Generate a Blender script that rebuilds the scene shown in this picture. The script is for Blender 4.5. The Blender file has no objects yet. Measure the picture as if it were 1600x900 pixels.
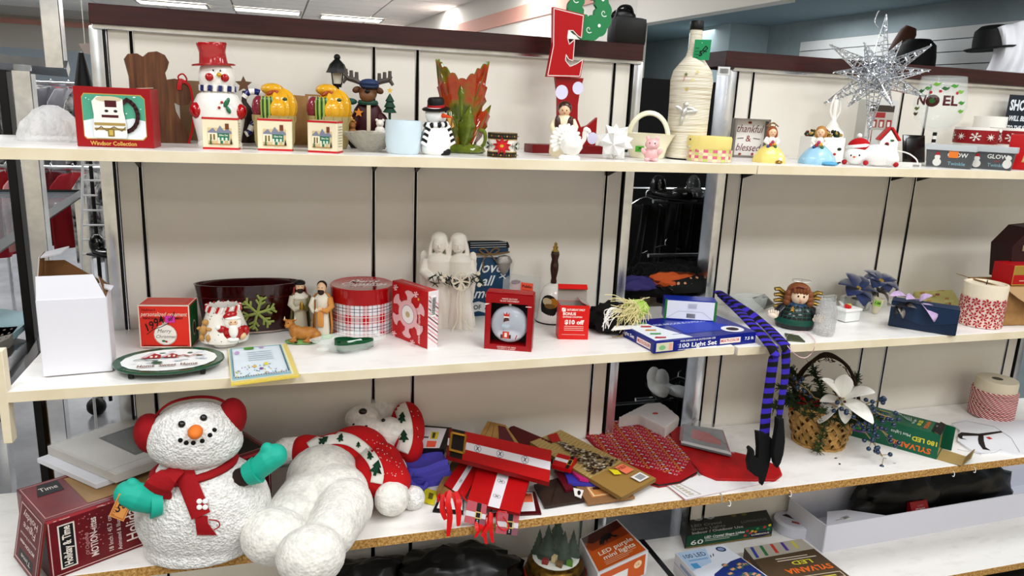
import bpy, bmesh, math, random
from mathutils import Vector as V, Matrix, Euler, noise
PI = math.pi
random.seed(7)
C = bpy.context.scene.collection
rnd = random.uniform
S_ = math.sin; C_ = math.cos

F = 1181.9                     # focal length in pixels of the 1600 px wide frame
CAM = V((0, -2.206, 1.75))
_a, _b, _c = .2361, -.3096, .0457
_rx = Matrix(((1,0,0),(0,C_(_a),-S_(_a)),(0,S_(_a),C_(_a))))
_ry = Matrix(((C_(_b),0,S_(_b)),(0,1,0),(-S_(_b),0,C_(_b))))
_rz = Matrix(((C_(_c),-S_(_c),0),(S_(_c),C_(_c),0),(0,0,1)))
_R = _rz @ _rx @ _ry
def _w(r): return V((r[0], r[2], -r[1]))
RIGHT, DOWN, FWD = _w(_R[0]), _w(_R[1]), _w(_R[2])
cd = bpy.data.cameras.new('camera'); cam = bpy.data.objects.new('camera', cd); C.objects.link(cam)
cd.sensor_width = 36; cd.lens = F / 1600 * 36; cd.clip_start = .05; cd.clip_end = 100
_m = Matrix((RIGHT, -DOWN, -FWD)).transposed().to_4x4(); _m.translation = CAM
cam.matrix_world = _m
bpy.context.scene.camera = cam

sc = bpy.context.scene
sc.view_settings.view_transform = 'Standard'; sc.view_settings.look = 'None'
sc.view_settings.gamma = 1; sc.view_settings.use_curve_mapping = False
sc.view_settings.exposure = 0.2
w = bpy.data.worlds.new('store_ambient'); sc.world = w; w.use_nodes = True
w.node_tree.nodes['Background'].inputs[0].default_value = (1, .87, .66, 1)
w.node_tree.nodes['Background'].inputs[1].default_value = .72
CEIL = 3.25
def area(x, y, sx, sy, e, rz=0, z=None):
    l = bpy.data.lights.new('fluorescent_or_fill_light', 'AREA'); l.shape = 'RECTANGLE'; l.size = sx; l.size_y = sy; l.energy = e
    l.color = (.97, .985, 1)
    o = bpy.data.objects.new('fluorescent_or_fill_light', l); C.objects.link(o); o.location = (x, y, z or CEIL - .03); o.rotation_euler = (0, 0, rz)
for x in (-1.3, 1.3, 3.9):
    for yy, e in ((-1.3, 26), (-3.0, 42), (-5.4, 20), (4.2, 34)): area(x, yy, 1.2, .6, e)
for x in (-6, -3, 0, 2.4):
    for y in (2.5, 6.5, 10.5, 14.5):
        if not (y < 3 and x > -2): area(x, y, 1.2, .6, 44)

for y in (.6, 2.6, 4.6): area(3.75, y, .5, 1.0, 7, z=2.5)     # unseen fill lights added under the soffit to brighten the recess at right

def ray(px, py): return (RIGHT * ((px-800)/F) + DOWN * ((py-450)/F) + FWD)
def onz(px, py, z):
    d = ray(px, py); return CAM + d * ((z - CAM.z) / d.z)
def ony(px, py, y):
    d = ray(px, py); return CAM + d * ((y - CAM.y) / d.y)
def mpp(p): return (V(p) - CAM).dot(FWD) / F

def lin(h):
    h = h.lstrip('#'); r = []
    for i in (0, 2, 4):
        c = int(h[i:i+2], 16) / 255
        r.append((c/12.92 if c <= .04045 else ((c+.055)/1.055)**2.4)**1.18)
    return (*r, 1)
_mc = {}
class NT:
    def __init__(s, m): s.t = m.node_tree; s.b = s.t.nodes['Principled BSDF']; s.o = s.t.nodes['Material Output']
    def n(s, ty, **k):
        x = s.t.nodes.new(ty)
        for a, v in k.items(): setattr(x, a, v)
        return x
    def l(s, a, b): s.t.links.new(a, b)
    def co(s, kind='Object', sc=(1,1,1), rot=(0,0,0), loc=(0,0,0)):
        c = s.n('ShaderNodeTexCoord'); m = s.n('ShaderNodeMapping')
        m.inputs['Scale'].default_value = sc; m.inputs['Rotation'].default_value = rot; m.inputs['Location'].default_value = loc
        s.l(c.outputs[kind], m.inputs[0]); return m.outputs[0]
    def noise(s, vec, sc, det=3, rough=.5):
        x = s.n('ShaderNodeTexNoise'); x.inputs['Scale'].default_value = sc; x.inputs['Detail'].default_value = det
        x.inputs['Roughness'].default_value = rough; s.l(vec, x.inputs['Vector']); return x.outputs[0]
    def ramp(s, fac, stops, interp='LINEAR'):
        x = s.n('ShaderNodeValToRGB'); e = x.color_ramp; e.interpolation = interp
        while len(e.elements) < len(stops): e.elements.new(.5)
        for i, (p, c) in enumerate(stops): e.elements[i].position = p; e.elements[i].color = lin(c) if isinstance(c, str) else (c, c, c, 1)
        s.l(fac, x.inputs[0]); return x.outputs[0]
    def math(s, op, a, b=0, c=None):
        x = s.n('ShaderNodeMath', operation=op)
        for i, q in enumerate((a, b, c)):
            if q is None: continue
            if isinstance(q, (int, float)): x.inputs[i].default_value = q
            else: s.l(q, x.inputs[i])
        return x.outputs[0]
    def mix(s, fac, a, b):
        x = s.n('ShaderNodeMix', data_type='RGBA')
        for i, q in ((0, fac), (6, a), (7, b)):
            if isinstance(q, str): x.inputs[i].default_value = lin(q)
            elif isinstance(q, (int, float)): x.inputs[i].default_value = q
            else: s.l(q, x.inputs[i])
        return x.outputs[2]
    def bump(s, h, st=.3, d=.01):
        x = s.n('ShaderNodeBump'); x.inputs['Strength'].default_value = st; x.inputs['Distance'].default_value = d
        s.l(h, x.inputs['Height']); s.l(x.outputs[0], s.b.inputs['Normal'])
    def xyz(s, vec):
        x = s.n('ShaderNodeSeparateXYZ'); s.l(vec, x.inputs[0]); return x.outputs
def newmat(name, rough=.5, metal=0, col='#ffffff'):
    m = bpy.data.materials.new(name); m.use_nodes = True; t = NT(m); t.b.inputs['Specular IOR Level'].default_value = .35
    t.b.inputs['Base Color'].default_value = lin(col); t.b.inputs['Roughness'].default_value = rough; t.b.inputs['Metallic'].default_value = metal
    return m, t
def mat(col, rough=.5, metal=0, bump=0, bs=60, mott=None, ms=20, trans=0, coat=0, emit=0, ior=1.45, alpha=1, sheen=0):
    k = (col, rough, metal, bump, bs, mott, ms, trans, coat, emit, ior, alpha, sheen)
    if k in _mc: return _mc[k]
    m, t = newmat('surface_' + col.strip('#'), rough, metal, col)
    b = t.b.inputs
    b['Transmission Weight'].default_value = trans; b['Coat Weight'].default_value = coat; b['IOR'].default_value = ior
    b['Alpha'].default_value = alpha; b['Sheen Weight'].default_value = sheen
    if emit: b['Emission Color'].default_value = lin(col); b['Emission Strength'].default_value = emit
    if mott or bump:
        co = t.co()
        if mott:
            t.l(t.mix(t.ramp(t.noise(co, ms, 4, .6), [(.35, 0.), (.65, 1.)]), col, mott), b['Base Color'])
        if bump: t.bump(t.noise(co, bs, 4, .6), bump, .004)
    _mc[k] = m; return m
WHITE = mat('#f2f0ea', .35)
CER = mat('#f6f4ee', .12, coat=.5)          # glazed white ceramic
BISQ = mat('#efe9dd', .6, bump=.1, bs=90)
BLACK = mat('#0a0a0a', .45)
CLOTHB = mat('#060607', .9, bump=.5, bs=140)
CHROME = mat('#eef0f2', .24, 1, mott='#d0d3d7', ms=9)
RED = mat('#c4121c', .4)
REDG = mat('#b3101b', .12, coat=.6)
GOLD = mat('#a98a3c', .3, .8)
CARD = mat('#b08a5c', .85, mott='#9d784b', ms=30)
def glass_mat(name, col='#ffffff', rough=.02, bump=0, bs=60):
    m, t = newmat(name, rough, 0, col); t.b.inputs['Transmission Weight'].default_value = 1; t.b.inputs['IOR'].default_value = 1.35
    if bump: t.bump(t.noise(t.co(), bs, 2), bump, .01)
    return m
GLASS = glass_mat('clear_glass')
def film_mat(name, col='#ffffff', a=.25, bump=.8, bs=30, rough=.12):
    m, t = newmat(name, rough, 0, col); t.b.inputs['Alpha'].default_value = a
    t.bump(t.noise(t.co(), bs, 3), bump, .02); return m
FILM = film_mat('clear_plastic_film')

class G:
    def __init__(s): s.bm = bmesh.new(); s.ms = []; s.X = Matrix()
    def mi(s, m):
        if m not in s.ms: s.ms.append(m)
        return s.ms.index(m)
    def add(s, vs, fs, m, smooth=False):
        i = s.mi(m); bv = [s.bm.verts.new(s.X @ V(v)) for v in vs]
        for f in fs:
            try: q = s.bm.faces.new([bv[k] for k in f])
            except ValueError: continue
            q.material_index = i; q.smooth = smooth
        return bv
    def box(s, c, d, m, rot=None, bev=0):
        x, y, z = d[0]/2, d[1]/2, d[2]/2; R = Matrix.Translation(c)
        if rot is not None: R = R @ Euler(rot).to_matrix().to_4x4()
        if bev:
            b = bmesh.new(); bmesh.ops.create_cube(b, size=1, matrix=Matrix.Diagonal((*d, 1)))
            bmesh.ops.bevel(b, geom=b.edges[:], offset=min(bev, x*.98, y*.98, z*.98), segments=2 if bev > .003 else 1, profile=.7, affect='EDGES')
            b.verts.index_update(); s.add([R @ v.co for v in b.verts], [[v.index for v in f.verts] for f in b.faces], m, True); b.free(); return
        vs = [R @ V((i*x, j*y, k*z)) for i in (-1, 1) for j in (-1, 1) for k in (-1, 1)]
        s.add(vs, [(0,1,3,2),(4,6,7,5),(0,4,5,1),(2,3,7,6),(0,2,6,4),(1,5,7,3)], m)
    def lathe(s, prof, m, n=24, sx=1, sy=1, c=(0,0,0), rot=None, smooth=True, a0=0, a1=2*PI, fn=None):
        R = Matrix.Translation(c)
        if rot is not None: R = R @ Euler(rot).to_matrix().to_4x4()
        full = abs(a1-a0-2*PI) < 1e-6; cols = n if full else n+1; vs = []
        for r, z in prof:
            for j in range(cols):
                a = a0+(a1-a0)*j/n; rr = r*(fn(a, z) if fn else 1)
                vs.append(R @ V((rr*C_(a)*sx, rr*S_(a)*sy, z)))
        fs = []
        for i in range(len(prof)-1):
            for j in range(n):
                k = (j+1) % cols; fs.append((i*cols+j, i*cols+k, (i+1)*cols+k, (i+1)*cols+j))
        bv = s.add(vs, fs, m, smooth); i = s.mi(m)
        if full:
            for row, rev in ((0, 1), (len(prof)-1, 0)):
                if prof[row][0] > 1e-5:
                    L = bv[row*cols:(row+1)*cols]
                    if prof[row] == prof[0] and prof[0] == prof[-1]: continue
                    try:
                        f = s.bm.faces.new(L[::-1] if rev else L); f.material_index = i
                    except ValueError: pass
    def cone(s, a, b, r0, r1, m, n=12):
        a, b = V(a), V(b); d = b-a; q = d.to_track_quat('Z', 'Y').to_matrix().to_4x4(); R = Matrix.Translation(a) @ q
        o = s.X; s.X = o @ R; s.lathe([(max(r0, 1e-6), 0), (max(r1, 1e-6), d.length)], m, n); s.X = o
    def ball(s, c, r, m, n=16, rot=None, fn=None):
        if isinstance(r, (int, float)): r = (r, r, r)
        R = Matrix.Translation(c)
        if rot is not None: R = R @ Euler(rot).to_matrix().to_4x4()
        h = max(6, n//2); vs = [R @ V((0, 0, -r[2]))]
        for i in range(1, h):
            t = -PI/2+PI*i/h
            for j in range(n):
                a = 2*PI*j/n; p = V((C_(t)*C_(a), C_(t)*S_(a), S_(t)))
                if fn: p = p*fn(p)
                vs.append(R @ V((p.x*r[0], p.y*r[1], p.z*r[2])))
        vs.append(R @ V((0, 0, r[2]))); fs = []
        for j in range(n):
            k = (j+1) % n; fs.append((0, 1+k, 1+j)); fs.append((len(vs)-1, 1+(h-2)*n+j, 1+(h-2)*n+k))
            for i in range(h-2): fs.append((1+i*n+j, 1+i*n+k, 1+(i+1)*n+k, 1+(i+1)*n+j))
        s.add(vs, fs, m, True)
    def tube(s, pts, r, m, n=6, closed=False, flat=1):
        pts = [V(p) for p in pts]; N = len(pts); rr = r if isinstance(r, (list, tuple)) else [r]*N; vs = []
        up = V((0, 0, 1))
        for i, p in enumerate(pts):
            d = (pts[(i+1) % N]-pts[i-1]) if closed else (pts[min(i+1, N-1)]-pts[max(i-1, 0)])
            if d.length < 1e-9: d = V((0, 0, 1))
            d.normalize(); a = d.cross(up)
            if a.length < .05: a = d.cross(V((1, 0, 0)))
            a.normalize(); b = a.cross(d); up = b
            for j in range(n):
                t = 2*PI*j/n; vs.append(p+a*C_(t)*rr[i]+b*S_(t)*rr[i]*flat)
        fs = []
        for i in range(N if closed else N-1):
            k = (i+1) % N
            for j in range(n): fs.append((i*n+j, i*n+(j+1) % n, k*n+(j+1) % n, k*n+j))
        if not closed: fs += [tuple(range(n))[::-1], tuple((N-1)*n+j for j in range(n))]
        s.add(vs, fs, m, True)
    def prism(s, poly, t, m, R=None, m2=None):
        """polygon in x,z plane extruded along +y by t"""
        R = R or Matrix(); n = len(poly)
        A = [R @ V((x, 0, z)) for x, z in poly]; B = [R @ V((x, t, z)) for x, z in poly]
        bv = s.add(A+B, [(i, (i+1) % n, n+(i+1) % n, n+i) for i in range(n)], m2 or m)
        i = s.mi(m)
        for L in (bv[:n][::-1], bv[n:]):
            f = s.bm.faces.new(L); f.material_index = i
    def grid(s, fn, nu, nv, m, smooth=True, th=0):
        vs = [fn(i/nu, j/nv) for j in range(nv+1) for i in range(nu+1)]; w = nu+1
        fs = [(j*w+i, j*w+i+1, (j+1)*w+i+1, (j+1)*w+i) for j in range(nv) for i in range(nu)]
        s.add(vs, fs, m, smooth)
        if th:
            k = len(fs); vs2 = [V(v)-V((0, 0, th)) for v in vs]; o = len(vs)
            rim = [j for j in range(nu+1)] + [j*w+nu for j in range(1, nv+1)] + [nv*w+i for i in range(nu-1, -1, -1)] + [j*w for j in range(nv-1, 0, -1)]
            s.add(list(vs)+vs2, [tuple(o+q for q in f[::-1]) for f in fs]+[(rim[i], o+rim[i], o+rim[(i+1) % len(rim)], rim[(i+1) % len(rim)]) for i in range(len(rim))], m, smooth)
    def sheet(s, P, th, m):
        """flat convex polygon P (3D points) given thickness th downward along its normal"""
        P = [V(p) for p in P]; n = len(P); nrm = sum((P[i-1].cross(P[i]) for i in range(n)), V()).normalized()
        if nrm.z < -.9: nrm = -nrm
        Q = [p-nrm*th for p in P]
        s.add(P+Q, [tuple(range(n)), tuple(range(2*n-1, n-1, -1))]+[(i, n+i, n+(i+1) % n, (i+1) % n) for i in range(n)], m)
    def out(s, name, parent=None, label=None, kind=None, remesh=0, smooth=0, loc=None, rot=None, sharp=40):
        me = bpy.data.meshes.new(name); bmesh.ops.recalc_face_normals(s.bm, faces=s.bm.faces) if not getattr(s, 'keep', 0) else None
        s.bm.to_mesh(me); s.bm.free()
        for m in s.ms: me.materials.append(m)
        if sharp: me.set_sharp_from_angle(angle=math.radians(sharp))
        o = bpy.data.objects.new(name, me); C.objects.link(o)
        if parent: o.parent = parent
        if label: o['label'] = label
        if kind: o['kind'] = kind
        if remesh:
            r = o.modifiers.new('merge', 'REMESH'); r.mode = 'VOXEL'; r.voxel_size = remesh; r.use_smooth_shade = True
        if smooth:
            r = o.modifiers.new('soften', 'SMOOTH'); r.factor = .6; r.iterations = smooth
        if loc is not None: o.location = loc
        if rot is not None: o.rotation_euler = rot
        return o
def tag(o, label, cat, group=None):
    o['label'] = label; o['category'] = cat
    if group: o['group'] = group
    return o
def T(name, label, cat, loc, rz=0, group=None, rot=None):
    o = bpy.data.objects.new(name, None); C.objects.link(o); o.empty_display_size = .05
    o.location = loc; o.rotation_euler = rot or (0, 0, rz); return tag(o, label, cat, group)
def struct(name, g, parent=None, **k):
    o = g.out(name, parent, **k); o['kind'] = 'structure'; return o
def copytree(o, parent=None):
    c = o.copy(); C.objects.link(c)
    if parent: c.parent = parent
    for ch in list(o.children): copytree(ch, c)
    return c
_tc = {}
def textmesh(s, bold=0, shear=0, sp=1):
    k = (s, bold, shear, sp)
    if k not in _tc:
        cu = bpy.data.curves.new('lettering', 'FONT'); cu.body = s; cu.size = 1; cu.align_x = 'CENTER'; cu.align_y = 'CENTER'
        cu.resolution_u = 2; cu.offset = bold; cu.shear = shear; cu.space_character = sp
        ob = bpy.data.objects.new('lettering', cu); me = bpy.data.meshes.new_from_object(ob)
        _tc[k] = ([v.co.copy() for v in me.vertices], [tuple(p.vertices) for p in me.polygons])
        bpy.data.objects.remove(ob); bpy.data.curves.remove(cu); bpy.data.meshes.remove(me)
    return _tc[k]
def rot2(x, y, a): return x*C_(a)-y*S_(a), x*S_(a)+y*C_(a)
def face(dim, side, W, H, z0=0):
    w, d, h = dim
    O, U, Y = {'front': ((-w/2, -d/2, z0), (w, 0, 0), (0, 0, h)), 'right': ((w/2, -d/2, z0), (0, d, 0), (0, 0, h)),
               'left': ((-w/2, d/2, z0), (0, -d, 0), (0, 0, h)), 'top': ((-w/2, -d/2, z0+h), (w, 0, 0), (0, d, 0)), 'back': ((w/2, d/2, z0), (-w, 0, 0), (0, 0, h))}[side]
    O, U, Y = V(O), V(U), V(Y); N = U.cross(Y).normalized()
    return lambda u, v, e: O+U*(u/W)+Y*(v/H)+N*e
def plane_fn(O, U, Y, W, H):
    O, U, Y = V(O), V(U), V(Y); N = U.cross(Y).normalized()
    return lambda u, v, e: O+U*(u/W)+Y*(v/H)+N*e
def cyl_fn(r, z0, h, W, H, a0=-PI/2, arc=PI, r2=None):
    r2 = r if r2 is None else r2      # u across W spans arc centred on a0
    def f(u, v, e):
        a = a0+(u/W-.5)*arc; t = v/H; R = r+(r2-r)*t+e
        return V((R*C_(a), R*S_(a), z0+h*t))
    f.sub = W/14
    return f
def art(parent, fn, items, name='printed_design', base=.0005, step=.00012, label=None, rough=.5, kind=None):
    """flat print: coloured shapes laid on a surface; fn maps (u, v, lift) to the surface; curved ones (fn.sub) are cut finer"""
    g = G(); g.keep = 1; e = base; ar = max(it_span(items), 1)
    def poly(P, c): g.add([(x, y, e) for x, y in P], [tuple(range(len(P)))], mc(c))
    def mc(c): return c if not isinstance(c, str) else mat(c, rough)
    for it in items:
        k = it[0]
        if k == 'r': _, x0, y0, x1, y1, c = it; poly([(x0, y0), (x1, y0), (x1, y1), (x0, y1)], c)
        elif k == 'e':
            _, cx, cy, rx, ry, c = it; poly([(cx+rx*C_(2*PI*i/18), cy+ry*S_(2*PI*i/18)) for i in range(18)], c)
        elif k == 'p':
            P = it[1]; A = sum(P[i-1][0]*P[i][1]-P[i][0]*P[i-1][1] for i in range(len(P))); poly(P if A > 0 else P[::-1], it[2])
        elif k == 's':
            _, cx, cy, r, n, q, c = it; P = []
            for i in range(2*n):
                a = PI/2+PI*i/n; rr = r if i % 2 == 0 else r*q; P.append((cx+rr*C_(a), cy+rr*S_(a)))
            for i in range(2*n): poly([(cx, cy), P[i], P[(i+1) % (2*n)]], c)
        elif k == 'l':
            _, P, wd, c = it
            for a, b in zip(P, P[1:]):
                dx, dy = b[0]-a[0], b[1]-a[1]; L = math.hypot(dx, dy) or 1; nx, ny = -dy/L*wd/2, dx/L*wd/2; ex, ey = dx/L*wd*.3, dy/L*wd*.3
                poly([(a[0]+nx-ex, a[1]+ny-ey), (a[0]-nx-ex, a[1]-ny-ey), (b[0]-nx+ex, b[1]-ny+ey), (b[0]+nx+ex, b[1]+ny+ey)], c)
        elif k == 'o':
            _, x0, y0, x1, y1, wd, c = it
            for q in ((x0, y0, x1, y0+wd), (x0, y1-wd, x1, y1), (x0, y0+wd, x0+wd, y1-wd), (x1-wd, y0+wd, x1, y1-wd)):
                poly([(q[0], q[1]), (q[2], q[1]), (q[2], q[3]), (q[0], q[3])], c)
        elif k == 't':
            s_, cx, cy, size, c = it[1:6]; o = it[6] if len(it) > 6 else {}
            vs, fs = textmesh(s_, o.get('b', 0), o.get('sh', 0), o.get('sp', 1)); sx = o.get('w', 1)*size; r = o.get('rot', 0); P = []
            if o.get('fit'): sx = o['fit']/(max(v.x for v in vs)-min(v.x for v in vs))
            for v in vs:
                x, y = rot2(v.x*sx, v.y*size, r); P.append((cx+x, cy+y, e))
            g.add(P, fs, mc(c))
        e += step
    sub = getattr(fn, 'sub', 0)
    if sub:
        for _ in range(4):
            L = [q for q in g.bm.edges if (q.verts[0].co-q.verts[1].co).length > sub]
            if not L: break
            bmesh.ops.triangulate(g.bm, faces=[f for f in g.bm.faces if len(f.verts) > 4])
            L = [q for q in g.bm.edges if (q.verts[0].co-q.verts[1].co).length > sub]
            bmesh.ops.subdivide_edges(g.bm, edges=L, cuts=1, use_grid_fill=True)
        bmesh.ops.triangulate(g.bm, faces=g.bm.faces[:])
    for v in g.bm.verts: v.co = fn(v.co.x, v.co.y, v.co.z)
    return g.out(name, parent, label, kind, sharp=0)
def it_span(items): return 1
def barcode(x, y, w, h, c='#111111', n=14, bg='#f4f4f2', vert=False):
    L = [('r', x, y, x+w, y+h, bg)] if bg else []; R = random.Random(n)
    t = 0; D = (h if vert else w)*.84; u0 = (h if vert else w)*.08; P = []
    while t < D:
        q = R.uniform(.02, .06)*D
        P.append((u0+t, min(q*.55, D-t))); t += q
    for a, q in P:
        if vert: L.append(('r', x+w*.1, y+a, x+w*.9, y+a+q, c))
        else: L.append(('r', x+a, y+h*.12, x+a+q, y+h*.9, c))
    return L
def snow(cx, cy, r, c, wd=1.2):
    L = []
    for i in range(6):
        a = i*PI/3+.3; x, y = C_(a), S_(a); L.append(('l', [(cx, cy), (cx+r*x, cy+r*y)], wd, c))
        for q in (.55, .8):
            for s_ in (-.7, .7): L.append(('l', [(cx+r*q*x, cy+r*q*y), (cx+r*q*x+r*.25*C_(a+s_), cy+r*q*y+r*.25*S_(a+s_))], wd*.8, c))
    return L
def spot(px, py, z, back=0):
    """the place on shelf height z seen at px,py (front foot of a thing), pushed 'back' pixels deeper; returns point, metres per pixel"""
    p = onz(px, py, z); m = mpp(p)
    if back:
        d = (p-CAM); d.z = 0; d.normalize(); p = p+d*back*m
    return p, m
Z1, Z2, Z3, Z4 = 1.6243, 1.1118, .6536, .2284
Y1, Y2, Y3, Y4 = -.431, -.443, -.451, -.451

def at(px, y, z):
    """the point at depth y and height z whose column in the photograph is px"""
    k = (px-800)/F; d = RIGHT-FWD*k          # (p-CAM).d = 0
    return V((CAM.x-(d.y*(y-CAM.y)+d.z*(z-CAM.z))/d.x, y, z))
def fc(p, off=0):
    v = CAM-V(p); return math.atan2(v.x, -v.y)+off
def PX(m, T_=None):
    g = G(); g.X = Matrix.Scale(m, 4); return g
def sfn(fn, m):
    f = lambda u, v, e: fn(u, v, e/m)*m
    f.sub = getattr(fn, 'sub', 0); return f
def pts(L, x0, y0, s): return [((x-x0)/s, (y0-y)/s) for x, y in L]
def carton(name, label, cat, A, B, d, h, m, bev=.0012, group=None, tilt=None):
    """closed carton standing with its front bottom edge from A to B"""
    A, B = V(A), V(B); u = (B-A); w = u.length; rz = math.atan2(u.y, u.x); n = V((-u.y, u.x, 0)).normalized()
    c = (A+B)/2+n*d/2; t = T(name, label, cat, (c.x, c.y, min(A.z, B.z)), rz, group)
    if m:
        q = G(); q.box((0, 0, h/2), (w, d, h), m, bev=bev); q.out('carton', t)
    return t, (w, d, h)
def ribbon(g, P, w, m, up=V((0, 0, 1)), th=.0006):
    """flat band of width w along points P, its width running across 'up' """
    P = [V(p) for p in P]; vs = []
    for i, p in enumerate(P):
        d = (P[min(i+1, len(P)-1)]-P[max(i-1, 0)]).normalized(); a = d.cross(up)
        if a.length < .01: a = V((1, 0, 0))
        a.normalize(); ww = w[i] if isinstance(w, (list, tuple)) else w; n = a.cross(d).normalized()*th/2
        vs += [p-a*ww/2+n, p+a*ww/2+n, p+a*ww/2-n, p-a*ww/2-n]
    fs = [(0, 1, 2, 3), tuple(len(vs)-4+k for k in (3, 2, 1, 0))]
    for i in range(len(P)-1):
        for k in range(4): fs.append((4*i+k, 4*i+(k+1) % 4, 4*i+4+(k+1) % 4, 4*i+4+k))
    g.add(vs, fs, m, True)
def bez(a, b, c, d, n=12):
    a, b, c, d = V(a), V(b), V(c), V(d)
    return [a*(1-t)**3+b*3*t*(1-t)**2+c*3*t*t*(1-t)+d*t**3 for t in [i/n for i in range(n+1)]]
def wire(P, n=6):
    """smooth curve through points (Catmull-Rom)"""
    P = [V(p) for p in P]; Q = [P[0]]+P+[P[-1]]; o = []
    for i in range(1, len(Q)-2):
        for k in range(n):
            t = k/n; a, b, c, d = Q[i-1:i+3]
            o.append(.5*((2*b)+(c-a)*t+(2*a-5*b+4*c-d)*t*t+(3*b-a-3*c+d)*t**3))
    return o+[P[-1]]
# ================================================================== SETTING
def panel_mat():
    m, t = newmat('cream_laminate', .42, 0, '#ece3d3'); co = t.co()
    t.l(t.mix(t.ramp(t.noise(co, 2.5, 4, .6), [(.4, 0.), (.7, .5)]), '#e6e2d9', '#dcd6ca'), t.b.inputs['Base Color'])
    t.bump(t.noise(co, 220, 2), .05, .002); return m
def shelf_mat():
    m, t = newmat('white_shelf_laminate', .3, 0, '#f4efe6'); co = t.co(sc=(1, 3, 3))
    n = t.ramp(t.noise(co, 9, 6, .7), [(.52, 0.), (.72, .35)])
    t.l(t.mix(n, '#f4f2ee', '#cbc3b8'), t.b.inputs['Base Color']); return m
def chip_mat():
    m, t = newmat('raw_particle_board', .9, 0, '#b0864e'); co = t.co()
    a = t.noise(co, 150, 3, .7); c = t.ramp(a, [(.3, '#7d5426'), (.5, '#bd9455'), (.7, '#dcbd84')])
    t.l(c, t.b.inputs['Base Color']); t.bump(a, .5, .003); return m
def edge_mat(): return mat('#efe6cf', .35, mott='#e2d6b8', ms=5)
PANEL, SHELF, CHIP, EDGE = panel_mat(), shelf_mat(), chip_mat(), edge_mat()
def wood_header():
    m, t = newmat('dark_cherry_laminate', .35, 0, '#3a1618'); co = t.co(sc=(1, 1, 14))
    t.l(t.ramp(t.noise(co, 6, 5, .6), [(.3, '#32100f'), (.7, '#4c1f1e')]), t.b.inputs['Base Color']); return m
HEAD = wood_header()
def tile_mat():
    m, t = newmat('grey_vinyl_floor', .28, 0, '#8d8d90'); co = t.co()
    t.l(t.ramp(t.noise(co, 3, 5, .65), [(.3, '#7c7d80'), (.7, '#a0a0a3')]), t.b.inputs['Base Color']); return m

g = G(); g.box((0, 9, -.05), (40, 36, .1), tile_mat()); struct('floor', g)
# ceiling: grid of tiles as far as they can be told apart
ctile = mat('#f4f2ee', .9, bump=.2, bs=30); ctee = mat('#c9c6c0', .6)
g = G(); g.box((0, 9, CEIL+.06), (40, 36, .08), mat('#d6d3cd', .9)); ceil = struct('ceiling', g)
TW = 1.2
tile_me = None; lampspots = set()
LAMP = mat('#fffaf0', .5, emit=5)
def lamp_at(x, y):
    L = T('ceiling_light', 'recessed fluorescent ceiling light', 'ceiling light', (x, y, CEIL))
    q = G(); q.box((0, 0, -.002), (1.1, .55, .012), LAMP); q.out('diffuser', L)
    q = G()
    for s in (-1, 1): q.box((s*.57, 0, -.006), (.04, .63, .02), ctee); q.box((0, s*.295, -.006), (1.1, .04, .02), ctee)
    q.out('lamp_frame', L); return L
for (px, py, lb) in ((270, 6, 'left ceiling light above the dark header, cut by the picture top'), (418, 17, 'second ceiling light from the left'), (549, 29, 'small far ceiling light, rightmost of the row above the header')):
    p = onz(px, py, CEIL-.03); o = lamp_at(p.x, p.y); o.location.z = CEIL-.03; o['label'] = lb
for i in range(-5, 8):
    for j in range(0, 22):
        if (i, j*1) in lampspots or len(ceil.children) >= 250: continue
        q = G()
        if tile_me is None:
            q.box((0, 0, .01), (TW-.03, .57, .02), ctile, bev=.004); o = q.out('ceiling_tile', ceil); tile_me = o.data
        else:
            q.bm.free(); o = bpy.data.objects.new('ceiling_tile', tile_me); C.objects.link(o); o.parent = ceil
        o.location = (i*TW, 3+j*.6, CEIL-.02+.003*((i*7+j*3) % 3))
# far left wall with a pink band, far right bulkhead with a pink band
wallc = mat('#dcd8d0', .8); pink = mat('#e3b0a0', .7)
def wall_seg(name, a, b, z0, z1, m, th=.12, parent=None):
    a, b = V((a[0], a[1], 0)), V((b[0], b[1], 0)); d = (b-a); L = d.length; q = G()
    q.box((L/2, 0, (z0+z1)/2), (L, th, z1-z0), m)
    return q, (a.x, a.y, 0), (0, 0, math.atan2(d.y, d.x))
A_, B_ = onz(637, 40, CEIL), onz(744, 0, CEIL)
dirR = (A_-B_); dirR.z = 0; dirR.normalize()
R0 = B_-dirR*7.0; R1 = B_+dirR*14
q, l, r = wall_seg('wall_right', R0, R1, 0, CEIL, wallc)
# bulkhead above the recess at the right: measure where its lower edge hangs on this wall plane
def on_wall(px, py):
    n = V((-dirR.y, dirR.x, 0)); d = ray(px, py); t = (B_-CAM).dot(n)/d.dot(n); return CAM+d*t
zl = on_wall(1006, 39).z; q.bm.free()
bx = on_wall(1003, 39); far_end = on_wall(600, 60)
q, l, r = wall_seg('w', R0, bx, zl, CEIL, mat('#eeeae2', .8)); struct('wall_right', q, loc=l, rot=r)
q, l, r = wall_seg('w', bx, R1, 0, CEIL, mat('#e6e2da', .8)); w2 = struct('wall_right_far', q, loc=l, rot=r)
w2.name = 'wall_right'
zp0, zp1 = on_wall(715, 46).z, on_wall(715, 54).z
nrm = V((-dirR.y, dirR.x, 0));
if nrm.dot(CAM-B_) < 0: nrm = -nrm
q, l, r = wall_seg('w', bx+nrm*.07, R1+nrm*.07, zp1-.05, zp0+.05, pink, .02); struct('trim_1', q, loc=l, rot=r)
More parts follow.
